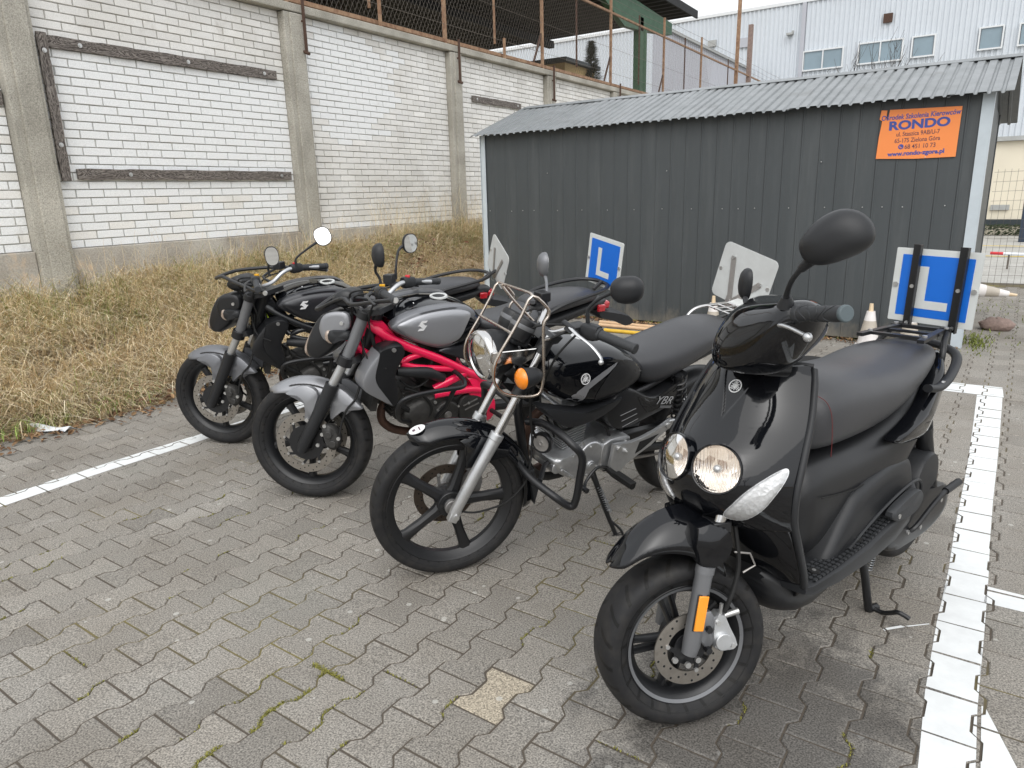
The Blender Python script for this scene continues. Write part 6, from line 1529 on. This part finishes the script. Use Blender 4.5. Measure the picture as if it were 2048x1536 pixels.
for k, pts in enumerate((((-.30, .05, .80), (-.29, .075, .70), (-.33, .085, .62), (-.37, .09, .54)), ((-.28, .04, .76), (-.26, .06, .66), (-.28, .07, .57), (-.34, .08, .50)), ((-.34, .07, .68), (-.36, .10, .60), (-.43, .095, .56), (-.50, .10, .60)), ((-.56, .09, .58), (-.62, .11, .54), (-.66, .11, .48)))):
    obj('wiring_hose', G().tube(pts, .0055 if k else .004, n=7, smooth=6), 'rubber', yb, YB)
bolts(yb, YB, [(-.33, .04, .60), (-.40, .128, .40), (-.455, .128, .45), (-.53, .14, .35)], .007)

# ================================================================ the two naked bikes
def s_logo(parent, M, c, s, sg=1):
    x, y, z = c
    up_ = [(-.5, .0), (-.1, .5), (.55, .5), (.36, .27), (.02, .27), (.30, .0)]
    for pl in (up_, [(-a, -b) for a, b in up_]):
        obj('maker_mark', G().prism([(x-a*s*sg, z+b*s) for a, b in pl], y, y+.0012*sg), 'white_ink', parent, M, smooth=None)
def naked(MB_, MF_, pal, hoop, label, mir, plate, lampshell, gscale=1, tape=False):
    """pal: frame, tank side, tank panel, fender, shroud front"""
    nb = empty('motorcycle', MB_, label=label, cat='motorcycle')
    AX = MF_ @ T(0, 0, .296)
    w_ = wheel(nb, AX, .296, .122, .226, 5, 'tread_road', hub=.05, spoke_w=.017, rot=R(59), hubw=.045, sw=.018)
    for y in (.074, -.074):
        dd = disc(w_, AX, .147, .108, y, 'disc_steel', 8, 40, 'satin_black', .085)
        obj('sensor_ring', G().lathe([(y*1.02, .036), (y*1.02, .046)], n=48), 'alu', dd, AX, smooth=None)
        g = G()
        for k in range(44): a = 2*math.pi*k/44; g.box((math.cos(a)*.042, y*1.03, math.sin(a)*.042), (.007, .002, .0022), Matrix.Rotation(-a, 3, 'Y'))
        obj('sensor_teeth', g, 'hole_dark', dd, AX, smooth=None, kind='stuff')
    obj('red_dot', G().cyl((-.258, .0565, .01), (-.258, .0575, .01), .006, n=12), 'red_dot', w_, AX)
    for sg in (1, -1):
        y = sg*.105
        fl = obj('fork_leg', G().tube([(.014, y, .262), (.004, y, .290), (-.060, y, .40), (-.120, y, .505), (-.165, y, .590)], [.022, .028, .030, .031, .0315], n=20), 'matt_black', nb, MF_, smooth=50)
        obj('fork_tube', G().cyl((-.160, y, .58), (-.238, y, .706), .0205, n=20), 'alu', fl, MF_)
        obj('fork_outer', G().cyl((-.238, y, .700), (-.338, y, .905), .0265, n=22), 'fork_grey', fl, MF_)
        obj('clamp_ring', G().cyl((-.226, y, .680), (-.246, y, .722), .036, n=22), 'satin_black', fl, MF_, bevel=.003)
        obj('clamp_ring', G().cyl((-.332, y, .893), (-.348, y, .925), .034, n=22), 'satin_black', fl, MF_, bevel=.003)
        g = G().dome([(-.105, .335), (-.100, .385), (-.125, .400), (-.162, .385), (-.182, .345), (-.178, .300), (-.152, .275), (-.120, .290)], [(sg*.08, .95), (sg*.09, 1), (sg*.118, 1), (sg*.128, .85)], smooth=3)
        ca = obj('brake_caliper', g, 'engine_dark', nb, MF_, smooth=50)
        obj('piston_boss', G().cyl((-.135, sg*.12, .352), (-.135, sg*.136, .352), .017, n=20).cyl((-.150, sg*.12, .308), (-.150, sg*.136, .308), .018, n=20), 'engine_dark', ca, MF_, bevel=.003)
        bolts(ca, MF_, [(-.118, sg*.125, .395), (-.100, sg*.118, .352), (-.180, sg*.125, .335), (-.075, sg*.12, .30)], .009, ax=(0, sg, 0))
        obj('brake_hose', G().tube([(-.185, sg*.12, .350), (-.195, sg*.115, .40), (-.225, sg*.11, .47), (-.265, sg*.09, .52), (-.29, sg*.06, .62), (-.31, sg*.04, .80)], .0055, n=7, smooth=5), 'rubber', nb, MF_)
    obj('lower_clamp', G().dome([(-.20, .70), (-.23, .725), (-.29, .72), (-.30, .69), (-.24, .68)], [(-.12, .9), (-.11, 1), (.11, 1), (.12, .9)]), 'satin_black', nb, MF_)
    obj('upper_clamp', G().dome([(-.31, .915), (-.34, .935), (-.42, .935), (-.42, .91), (-.35, .90)], [(-.13, .9), (-.12, 1), (.12, 1), (.13, .9)]), 'satin_black', nb, MF_)
    obj('steering_stem', G().cyl((-.27, 0, .69), (-.38, 0, .93), .03, n=16), 'satin_black', nb, MF_)
    # fender
    g = G(); rows = []
    for i in range(31):
        a = R(52+(146-52)*i/30); w2 = .064*math.sin(min(1, i/5+.15)*math.pi/2); row = []
        for j in range(13):
            t = -1+2*j/12; r = .309-.062*abs(t)**2.4*min(1, .35+i/12); row.append((math.cos(a)*r, t*w2*(1+.16*abs(t)), .296+math.sin(a)*r))
        rows.append(row)
    fe = obj('front_fender', G().grid(rows), pal['fender'], nb, MF_, smooth=60, solid=.003)
    for sg in (1, -1):
        g = G().dome([(.075, .540), (.020, .532), (-.008, .500), (-.013, .444), (-.006, .405), (-.022, .398), (-.038, .408), (-.066, .480), (-.085, .530), (-.06, .565), (.0, .575)], [(sg*.062, 1), (sg*.084, 1), (sg*.089, .93)], smooth=2); obj('fender_side', g, pal['fender'], fe, MF_, smooth=50)
        g = G().dome([(-.150, .575), (-.20, .560), (-.235, .530), (-.285, .478), (-.280, .462), (-.190, .452), (-.140, .412), (-.132, .440), (-.140, .50)], [(sg*.062, 1), (sg*.084, 1), (sg*.088, .94)], smooth=2); obj('fender_side', g, pal['fender'], fe, MF_, smooth=50)
        bolts(fe, MF_, [(-.020, sg*.089, .412)], .010, ax=(0, sg, 0))
    # headlight unit
    HS = [(-.115, .892), (-.085, .850), (-.060, .800), (-.045, .752), (-.055, .712), (-.095, .700), (-.155, .735), (-.200, .775), (-.255, .800), (-.268, .865), (-.265, .918), (-.19, .925), (-.14, .912)]
    hh = obj('headlight_shell', G().dome(HS, [(-.098, .80), (-.090, .93), (-.06, 1), (.06, 1), (.090, .93), (.098, .80)], smooth=3), 'satin_black', nb, MF_, smooth=60)
    for sg in (1, -1):
        obj('shell_side', G().dome([(-.150, .905), (-.200, .922), (-.262, .915), (-.268, .855), (-.235, .832), (-.200, .822), (-.170, .790), (-.140, .800), (-.125, .850)], [(sg*.085, 1), (sg*.104, 1), (sg*.108, .95), (sg*.109, .7)], smooth=3), lampshell, hh, MF_, smooth=50)
        sgn = obj('turn_signal', G().dome([(-.172, .838), (-.165, .80), (-.190, .778), (-.225, .790), (-.268, .800), (-.268, .835), (-.22, .842)], [(sg*.10, 1), (sg*.118, .96), (sg*.126, .8)], smooth=2), 'matt_black', hh, MF_, smooth=50)
        obj('signal_lens', G().dome([(-.160, .838), (-.150, .805), (-.168, .782), (-.192, .782), (-.182, .81), (-.180, .838)], [(sg*.10, 1), (sg*.115, .96), (sg*.120, .8)], smooth=2), 'lamp_old', sgn, MF_, smooth=50)
        bolts(hh, MF_, [(-.235, sg*.110, .872)], .009, ax=(0, sg, 0))
    obj('headlight_lens', G().dome([(-.112, .888), (-.078, .842), (-.048, .790), (-.032, .748), (-.038, .716), (-.075, .705), (-.10, .74), (-.125, .80), (-.135, .86)], [(-.080, .85), (-.07, .95), (-.03, 1.03), (.03, 1.03), (.07, .95), (.084, .85)], smooth=3), 'lamp_old', hh, MF_, smooth=60)
    obj('instrument', G().dome([(-.175, .965), (-.205, 1.005), (-.25, 1.020), (-.29, .995), (-.285, .945), (-.22, .935)], [(-.075, .7), (-.06, .95), (0, 1.02), (.06, .95), (.075, .7)], smooth=3), 'satin_black', nb, MF_, smooth=60)
    obj('instrument_bracket', G().tube([(-.20, .03, .95), (-.28, .04, .90), (-.33, .05, .92)], .008, n=8), 'satin_black', nb, MF_)
    hb = [(-.545, .33, 1.008), (-.500, .27, 1.016), (-.455, .20, 1.022), (-.425, .13, 1.008), (-.390, .07, .965), (-.378, 0, .955)]
    obj('handlebar', G().tube(hb+[(x, -y, z) for x, y, z in reversed(hb[:-1])], .0112, n=12, smooth=4), 'alu', nb, MF_, smooth=60)
    for sg in (1, -1):
        A, Bp = Vector((-.478, sg*.245, 1.018)), Vector((-.560, sg*.372, 1.006)); d = (Bp-A).normalized()
        obj('grip', G().cyl(A, Bp, .0165, n=18).cyl(A-d*.006, A+d*.006, .021, n=18).cyl(Bp, Bp+d*.022, .0175, n=18), 'grip_rubber', nb, MF_, bevel=.002)
        obj('switch_cluster', G().loft([ring_se(0, .020, -.022, .024, 3.5, 14), ring_se(.020, .024, -.027, .028, 3.5, 14), ring_se(.058, .024, -.027, .028, 3.5, 14), ring_se(.068, .018, -.02, .024, 3.5, 14)]).xf(Matrix.Translation(A) @ Matrix.Rotation(math.atan2(-d.y, -d.x), 4, 'Z')), 'matt_black', nb, MF_, smooth=40)
        obj('switch', G().box(A+Vector((.015, -sg*.04, .030)), (.022, .014, .012)), 'yellow_plastic' if sg > 0 else 'red', nb, MF_, bevel=.002)
        obj('lever', G().tube([(-.39, sg*.155, 1.01), (-.395, sg*.21, 1.005), (-.435, sg*.29, .995), (-.475, sg*.35, .985)], [.009, .007, .006, .007], n=8, smooth=4, flat=.6), 'satin_black', nb, MF_, smooth=60)
    obj('brake_reservoir', G().box((-.385, -.165, 1.042), (.045, .065, .042)), 'satin_black', nb, MF_, bevel=.004)
    for k, (a, b, c) in enumerate((((-.43, .15, 1.01), (-.30, .12, .985), (-.27, .06, .85)), ((-.42, .12, 1.02), (-.28, .10, 1.0), (-.30, .03, .86)), ((-.43, -.15, 1.01), (-.30, -.12, .97), (-.27, -.05, .84)), ((-.44, .18, 1.01), (-.37, .13, .90), (-.36, .07, .76)), ((-.30, .06, .80), (-.34, .09, .70), (-.42, .09, .66)))):
        obj('cable', G().tube([a, b, c], .0045, n=6, smooth=8), 'rubber', nb, MF_)
    for m_ in mir: mirror_head(nb, MF_, *m_[0], **m_[1])
    hp = obj('handlebar_hoop', G().tube(hoop, .0115, n=10, smooth=4, flat=.85), 'satin_black', nb, MF_, smooth=60)
    for sg in (1, -1):
        bolts(hp, MF_, [tuple(Vector(hoop[0 if sg > 0 else -1])+Vector((0, sg*.004, 0)))], .012, ax=(0, sg, 0))
        obj('hoop_brace', G().tube([hoop[2 if sg > 0 else -3], (-.30, sg*.12, .985), (-.385, sg*.06, .965)], .008, n=8, smooth=3), 'satin_black', hp, MF_)
    # tank
    TK = [(-.335, .885), (-.355, .915), (-.43, .940), (-.51, .952), (-.60, .954), (-.69, .942), (-.77, .912), (-.825, .865), (-.83, .82), (-.775, .765), (-.70, .735), (-.60, .728), (-.48, .758), (-.38, .815)]
    TL = [(-.168, .45), (-.164, .66), (-.150, .82), (-.122, .92), (-.08, .975), (-.03, 1.0), (.03, 1.0), (.08, .975), (.122, .92), (.150, .82), (.164, .66), (.168, .45)]
    tk = obj('fuel_tank', G().dome(TK, TL, smooth=4), pal['tank'], nb, MB_, smooth=60)
    PN = [(-.322, .886), (-.37, .918), (-.44, .940), (-.52, .951), (-.62, .955), (-.70, .946), (-.745, .922), (-.763, .894), (-.745, .835), (-.712, .788), (-.665, .758), (-.60, .744), (-.54, .754), (-.46, .787), (-.39, .826), (-.34, .858)]
    for sg in (1, -1):
        pn = obj('tank_side_panel', G().dome(PN, [(sg*.10, .97), (sg*.140, 1), (sg*.152, .975), (sg*.160, .93)], smooth=3), pal['ring'], tk, MB_, smooth=60)
        pc = obj('panel_inset', G().dome([(-.345, .885), (-.38, .905), (-.45, .925), (-.53, .936), (-.63, .938), (-.70, .926), (-.735, .90), (-.72, .84), (-.69, .79), (-.65, .768), (-.59, .758), (-.53, .768), (-.45, .800), (-.39, .838)], [(sg*.15, 1.0), (sg*.160, .98), (sg*.168, .88), (sg*.174, .66), (sg*.177, .35)], smooth=3), pal['panel'], pn, MB_, smooth=60)
        s_logo(pc, MB_, (-.468, sg*.178, .880), .046, sg)
        obj('tank_skirt', G().dome([(-.62, .750), (-.69, .742), (-.74, .755), (-.80, .72), (-.90, .70), (-.93, .66), (-.86, .625), (-.76, .645), (-.66, .690), (-.57, .730)], [(sg*.09, 1), (sg*.150, 1), (sg*.158, .93), (sg*.160, .6)], smooth=3), pal['skirt'], nb, MB_, smooth=50)
    obj('filler_cap', G().lathe([(0, .0002), (.002, .022), (.0, .030)], n=32, ax='z').xf(Matrix.Translation((-.635, 0, .9565)) @ Matrix.Rotation(R(3), 4, 'Y')), 'satin_black', tk, MB_, smooth=50)
    obj('cap_ring', G().lathe([(-.004, .030), (.003, .031), (.0035, .043), (-.004, .045)], n=40, ax='z').xf(Matrix.Translation((-.635, 0, .9565)) @ Matrix.Rotation(R(3), 4, 'Y')), 'plate_back', tk, MB_, smooth=50)
    bolts(tk, MB_, [(-.635+.037*math.cos(R(60*k)), .037*math.sin(R(60*k)), .9595) for k in range(6)], .0028, ax=(0, 0, 1), h=.001)
    obj('tank_sticker', G().box((-.497, .06, .9445), (.032, .048, .0012), Matrix.Rotation(R(-8), 3, 'X') @ Matrix.Rotation(R(-6), 3, 'Y')), 'white_ink', tk, MB_, smooth=None)
    # frame
    fr = pal['frame']; g = G()
    F1 = [(-.250, .075, .885), (-.290, .10, .848), (-.418, .135, .768), (-.572, .145, .691), (-.738, .145, .593), (-.802, .145, .556), (-.86, .14, .47), (-.89, .13, .38)]
    fro = obj('frame', G().dome([(-.235, .915), (-.305, .897), (-.350, .80), (-.25, .70), (-.18, .735), (-.205, .83)], [(-.06, .95), (-.05, 1), (.05, 1), (.06, .95)]), fr, nb, MB_, smooth=50)
    for sg in (1, -1):
        for pts, r in ((F1, .0205), ([(-.384, .13, .695), (-.430, .138, .716), (-.500, .14, .728)], .015), ([(-.384, .13, .688), (-.450, .14, .664), (-.56, .145, .642), (-.70, .145, .618)], .0155), ([(-.555, .135, .530), (-.640, .145, .565), (-.720, .145, .592)], .0205), ([(-.56, .13, .494), (-.66, .145, .500), (-.76, .15, .498), (-.84, .145, .475)], .019), ([(-.19, .06, .78), (-.25, .08, .735), (-.34, .11, .728), (-.384, .13, .70)], .0165)):
            obj('frame_tube', G().tube([(x, sg*y, z) for x, y, z in pts], r, n=14, smooth=4), fr, fro, MB_, smooth=60)
        obj('frame_gusset', G().dome([(-.245, .905), (-.31, .892), (-.375, .812), (-.40, .775), (-.31, .80), (-.27, .845)], [(sg*.05, 1), (sg*.098, 1), (sg*.105, .93)]), fr, fro, MB_, smooth=40)
        obj('pivot_plate', G().dome([(-.735, .560), (-.80, .560), (-.86, .49), (-.905, .40), (-.90, .33), (-.865, .30), (-.84, .36), (-.80, .43), (-.745, .470), (-.76, .52)], [(sg*.10, 1), (sg*.150, 1), (sg*.158, .92)], smooth=2), fr, fro, MB_, smooth=40)
    # radiator shrouds
    for sg in (1, -1):
        SH = [(-.258, .800), (-.345, .812), (-.375, .775), (-.345, .715), (-.325, .66), (-.338, .60), (-.338, .530), (-.318, .503), (-.270, .535), (-.225, .590), (-.228, .64), (-.222, .70), (-.245, .770)]
        so2 = obj('radiator_shroud', G().dome(SH, [(sg*.12, 1), (sg*.185, 1), (sg*.200, .95), (sg*.204, .7)], smooth=3), 'satin_black', nb, MB_, smooth=50)
        obj('shroud_front', G().dome([(-.250, .780), (-.238, .775), (-.190, .715), (-.163, .655), (-.175, .610), (-.228, .566), (-.312, .508), (-.300, .53), (-.240, .625), (-.228, .69)], [(sg*.11, 1), (sg*.182, 1), (sg*.200, .95), (sg*.206, .75)], smooth=3, ctr=(-.215, .66)), pal['shroud'], so2, MB_, smooth=50)
        bolts(so2, MB_, [(-.315, sg*.203, .792)], .010, ax=(0, sg, 0))
        obj('air_duct', G().tube([(-.36, sg*.135, .655), (-.44, sg*.15, .645), (-.52, sg*.15, .628), (-.60, sg*.13, .580)], [.022, .027, .030, .026], n=14, smooth=3), 'matt_black', nb, MB_, smooth=60)
    obj('radiator', G().box((-.265, 0, .60), (.03, .28, .26), Matrix.Rotation(R(-12), 3, 'Y')), 'engine_dark', nb, MB_)
    if tape: obj('lime_tape', G().tube([(-.255, .06, .835), (-.275, .075, .79), (-.30, .085, .745), (-.33, .09, .725)], [.006, .008, .008, .003], n=8, smooth=3), 'lime_tape', nb, MB_)
    # engine
    en = obj('crankcase', G().dome([(-.40, .44), (-.43, .34), (-.52, .27), (-.70, .255), (-.83, .30), (-.86, .40), (-.82, .48), (-.70, .50), (-.55, .50)], [(-.14, .85), (-.12, .97), (-.08, 1), (.08, 1), (.12, .97), (.14, .85)], smooth=2), 'engine_dark', nb, MB_, smooth=45)
    obj('front_cylinder', G().box((-.435, 0, .46), (.17, .19, .13), Matrix.Rotation(R(18), 3, 'Y')).box((-.375, 0, .485), (.07, .23, .15), Matrix.Rotation(R(18), 3, 'Y')), 'engine_dark', nb, MB_, bevel=.012)
    obj('rear_cylinder', G().box((-.615, 0, .60), (.14, .18, .20), Matrix.Rotation(R(-18), 3, 'Y')), 'engine_dark', nb, MB_, bevel=.012)
    for sg in (1, -1):
        obj('side_casing', G().cyl((-.625, sg*.13, .39), (-.625, sg*.158, .39), .072, .064, n=36), 'engine_dark', en, MB_, bevel=.006)
        obj('cover_cap', G().cyl((-.625, sg*.158, .385), (-.625, sg*.165, .385), .020, n=20).cyl((-.625, sg*.165, .385), (-.625, sg*.168, .385), .011, n=16), 'alu_dirty', en, MB_, bevel=.002)
        obj('side_casing', G().dome([(-.70, .46), (-.76, .475), (-.83, .44), (-.845, .37), (-.80, .32), (-.72, .315), (-.685, .38)], [(sg*.12, 1), (sg*.148, 1), (sg*.158, .92), (sg*.160, .6)], smooth=3), 'engine_dark', en, MB_, smooth=50)
        bolts(en, MB_, [(-.625+.066*math.cos(R(a)), sg*.158, .39+.066*math.sin(R(a))) for a in (30, 90, 150, 215, 270, 330)]+[(-.74, sg*.16, .43), (-.80, sg*.16, .36)], .006, ax=(0, sg, 0))
        obj('casing_rib', G().bar((-.71, sg*.161, .42), (-.79, sg*.161, .445), .006, .006).bar((-.72, sg*.161, .395), (-.80, sg*.161, .42), .006, .006), 'alu_dirty', en, MB_)
        cr = obj('crash_bar', G().tube([(x, sg*y, z) for x, y, z in [(-.648, .14, .618), (-.658, .20, .612), (-.655, .26, .600), (-.625, .285, .588), (-.50, .30, .598), (-.36, .30, .594), (-.312, .285, .565), (-.312, .255, .500), (-.35, .20, .43), (-.43, .13, .37)]], .0115, n=10, smooth=5), 'satin_black', nb, MB_, smooth=60)
        obj('crash_bar_strut', G().tube([(-.585, sg*.288, .582), (-.575, sg*.23, .47), (-.565, sg*.15, .38)], .0115, n=10), 'satin_black', cr, MB_)
        obj('coolant_hose', G().tube([(-.30, sg*.10, .52), (-.37, sg*.125, .475), (-.43, sg*.12, .43), (-.50, sg*.11, .37)], .014, n=10, smooth=4), 'rubber', nb, MB_)
    obj('exhaust_header', G().tube([(-.36, .0, .44), (-.335, .0, .40), (-.345, .0, .33), (-.42, .0, .27), (-.55, -.02, .235), (-.80, -.10, .24)], .0215, n=14, smooth=4), 'rusty_pipe', nb, MB_)
    obj('silencer', G().tube([(-.80, -.10, .24), (-.95, -.15, .29), (-1.1, -.18, .36), (-1.5, -.22, .52)], [.025, .05, .062, .06], n=20, smooth=3), 'alu_dirty', nb, MB_)
    for k, pts in enumerate((((-.26, .07, .86), (-.27, .10, .76), (-.30, .11, .68), (-.36, .12, .60)), ((-.24, .05, .80), (-.22, .08, .70), (-.25, .10, .62), (-.33, .11, .56)), ((-.38, .12, .60), (-.44, .14, .56), (-.50, .15, .58), (-.55, .14, .62)), ((-.40, .13, .56), (-.48, .145, .52), (-.54, .14, .44), (-.52, .13, .36)), ((-.58, .14, .50), (-.66, .16, .47), (-.72, .15, .50)))):
        obj('wiring_hose', G().tube(pts, (.007, .006, .005, .008, .005)[k], n=7, smooth=6), 'rubber', nb, MB_)
    g = G()
    for k in range(7): g.box((-.345-.004*k, 0, .42+.018*k), (.02, .236, .005), Matrix.Rotation(R(18), 3, 'Y'))
    obj('cooling_fins', g, 'engine_dark', nb, MB_, smooth=None, kind='stuff')
    bolts(nb, MB_, [(-.40, .098, .50), (-.46, .098, .42), (-.50, .098, .50), (-.56, .142, .46), (-.60, .142, .30), (-.70, .142, .29)], .008)
    # seat, tail
    S_ = [(-.80, .05, .80, .845, 2.4), (-.83, .10, .775, .855, 2.5), (-.92, .125, .760, .835, 2.6), (-1.02, .140, .755, .832, 2.6), (-1.12, .142, .768, .848, 2.6), (-1.18, .138, .79, .876, 2.5)]
    obj('rider_seat', G().loft([ring_se(x, w, a, b, e, 24) for x, w, a, b, e in S_]), 'seat_vinyl', nb, MB_, smooth=60, sub=1)
    S_ = [(-1.15, .115, .80, .860, 2.5), (-1.18, .132, .795, .890, 2.6), (-1.28, .130, .815, .912, 2.6), (-1.42, .118, .835, .918, 2.5), (-1.54, .095, .850, .912, 2.4), (-1.60, .055, .862, .898, 2.2)]
    obj('pillion_seat', G().loft([ring_se(x, w, a, b, e, 24) for x, w, a, b, e in S_]), 'seat_vinyl', nb, MB_, smooth=60, sub=1)
    tl = obj('tail_fairing', G().loft([ring_se(-.92, .11, .70, .76, 3, 20), ring_se(-1.2, .12, .72, .80, 3, 20), ring_se(-1.45, .10, .77, .845, 3, 20), ring_se(-1.62, .07, .81, .86, 3, 20), ring_se(-1.68, .04, .825, .85, 3, 20)]), pal['tail'], nb, MB_, sub=1)
    obj('tail_light', G().box((-1.665, 0, .815), (.05, .11, .045)), 'tail_red', tl, MB_, bevel=.012)
    obj('tail_reflector', G().box((-1.60, .085, .815), (.05, .02, .04)), 'tail_red', tl, MB_, bevel=.006)
    obj('number_plate_holder', G().dome([(-1.58, .80), (-1.68, .785), (-1.82, .745), (-1.86, .70), (-1.80, .685), (-1.70, .73), (-1.60, .755)], [(-.09, .9), (-.07, 1), (.07, 1), (.09, .9)], smooth=2), 'matt_black', nb, MB_, smooth=50)
    obj('grab_rail', G().tube([(-1.20, .135, .84), (-1.30, .145, .885), (-1.46, .14, .915), (-1.58, .115, .930), (-1.645, .06, .935), (-1.66, 0, .936), (-1.645, -.06, .935), (-1.58, -.115, .930), (-1.46, -.14, .915), (-1.30, -.145, .885), (-1.20, -.135, .84)], .0125, n=10, smooth=4, flat=.8), 'satin_black', nb, MB_, smooth=60)
    RW = MB_ @ T(-1.445, 0, .30)
    wheel(nb, RW, .30, .16, .226, 5, 'tread_road', 'rear_wheel', hub=.06, spoke_w=.018, rot=R(30))
    for sg in (1, -1): obj('swingarm', G().tube([(-.87, sg*.10, .36), (-1.15, sg*.125, .35), (-1.47, sg*.125, .30)], [.03, .028, .024], n=10), 'satin_black', nb, MB_)
    obj('rear_shock', G().cyl((-1.0, 0, .68), (-1.02, 0, .40), .03, n=12), 'satin_black', nb, MB_)
    g = G(); rows = []
    for i in range(16):
        a = R(45+(150-45)*i/15); rows.append([(-1.445+math.cos(a)*(.33-.03*abs(t)**2), t*.085, .30+math.sin(a)*(.33-.03*abs(t)**2)) for t in np.linspace(-1, 1, 7)])
    obj('rear_hugger', G().grid(rows), 'matt_black', nb, MB_, smooth=60, solid=.003)
    ss = obj('side_stand', G().tube([(-.70, .11, .28), (-.71, .15, .22), (-.735, .235, .045)], [.013, .010, .010], n=10), 'satin_black', nb, MB_)
    obj('stand_foot', G().box((-.74, .245, .042), (.06, .04, .006)), 'satin_black', ss, MB_)
    for sg in (1, -1): obj('footrest', G().cyl((-.88, sg*.15, .36), (-.885, sg*.27, .365), .012, n=10), 'rubber', nb, MB_)
    PM = MB_ @ plate['M']
    pb = plate_board(nb, PM, plate['w'], plate['h'], rad=plate.get('rad', .01))
    if plate.get('vee'):
        SM = PM @ Matrix.Rotation(R(180), 4, 'Z'); g = G()
        g.bar((-.075, -.0055, .055), (-.01, -.0055, -.13), .020, .003, up=(0, 1, 0)); g.bar((.065, -.0055, .055), (.0, -.0055, -.13), .020, .003, up=(0, 1, 0))
        obj('plate_bracket', g, 'steel_plate', pb, SM, smooth=None)
    obj('plate_post', G().tube([(-1.60, plate['px'], .90), (-1.64, plate['px'], .93), (plate['foot'])], .011, n=8), 'satin_black', nb, MB_)
    return nb
RBm, RFm = pose(-2.585, 2.262, 244, 10), pose(-2.585, 2.262, 205, -1)
GBm, GFm = pose(-3.675, 2.585, 236, 10), pose(-3.675, 2.585, 200, 3)
red_pal = dict(frame='red_frame', tank='gloss_black', ring='gladius_grey', panel='gladius_silver', fender='gladius_mid', shroud='gladius_mid', skirt='gladius_dark', tail='satin_black')
grey_pal = dict(frame='black_frame', tank='gloss_black', ring='gladius_dark', panel='gladius_dark', fender='gladius_grey', shroud='satin_black', skirt='black_frame', tail='satin_black')
hoop_r = [(-.572, .385, 1.008), (-.462, .31, .992), (-.318, .19, .966), (-.245, .11, .982), (-.10, .02, .925), (-.085, -.03, .930), (-.17, -.12, .985), (-.33, -.24, 1.005), (-.48, -.34, 1.000), (-.56, -.385, 1.0)]
hoop_g = [(-.610, .385, .987), (-.502, .30, .982), (-.30, .17, 1.005), (-.19, .10, 1.022), (-.095, .02, 1.000), (-.10, -.06, 1.010), (-.153, -.15, 1.021), (-.329, -.25, 1.020), (-.50, -.34, .995), (-.563, -.385, .980)]
rm = [(((-.478, .262, 1.178), (-.62, -.62, .0), .036, .050), dict(depth=.03, stem=[(-.455, .20, 1.03), (-.453, .20, 1.075), (-.440, .212, 1.11), (-.455, .235, 1.150)])),
      (((-.470, -.262, 1.200), (-.80, .62, -.06), .043, .047), dict(depth=.03, stem=[(-.405, -.20, 1.035), (-.410, -.20, 1.09), (-.420, -.22, 1.165), (-.440, -.24, 1.19)]))]
gm = [(((-.595, .255, 1.152), (-.52, .80, .0), .036, .050), dict(depth=.025, stem=[(-.535, .20, 1.04), (-.535, .205, 1.08), (-.56, .225, 1.13)])),
      (((-.624, -.272, 1.192), (-.35, .90, .24), .050, .055), dict(depth=.025, stem=[(-.475, -.20, 1.03), (-.478, -.20, 1.075), (-.53, -.23, 1.12), (-.59, -.258, 1.16)], roll=R(-20)))]
naked(RBm, RFm, red_pal, hoop_r, 'motorcycle with bright red tube frame and silver tank side, third from the right', rm,
      dict(M=T(-1.66, -.008, 1.045) @ Matrix.Rotation(R(90), 4, 'Z'), w=.295, h=.275, px=0, foot=(-1.655, 0, .94)), 'gladius_mid')
naked(GBm, GFm, grey_pal, hoop_g, 'black motorcycle with grey front fender and black frame, farthest left by the grass', gm,
      dict(M=T(-1.70, .065, 1.025) @ Matrix.Rotation(R(90), 4, 'Z') @ Matrix.Rotation(R(22), 4, 'Y') @ Matrix.Rotation(R(180), 4, 'Z'), w=.28, h=.25, px=.04, foot=(-1.70, .04, .96), rad=.03, vee=True), 'satin_black', tape=True)
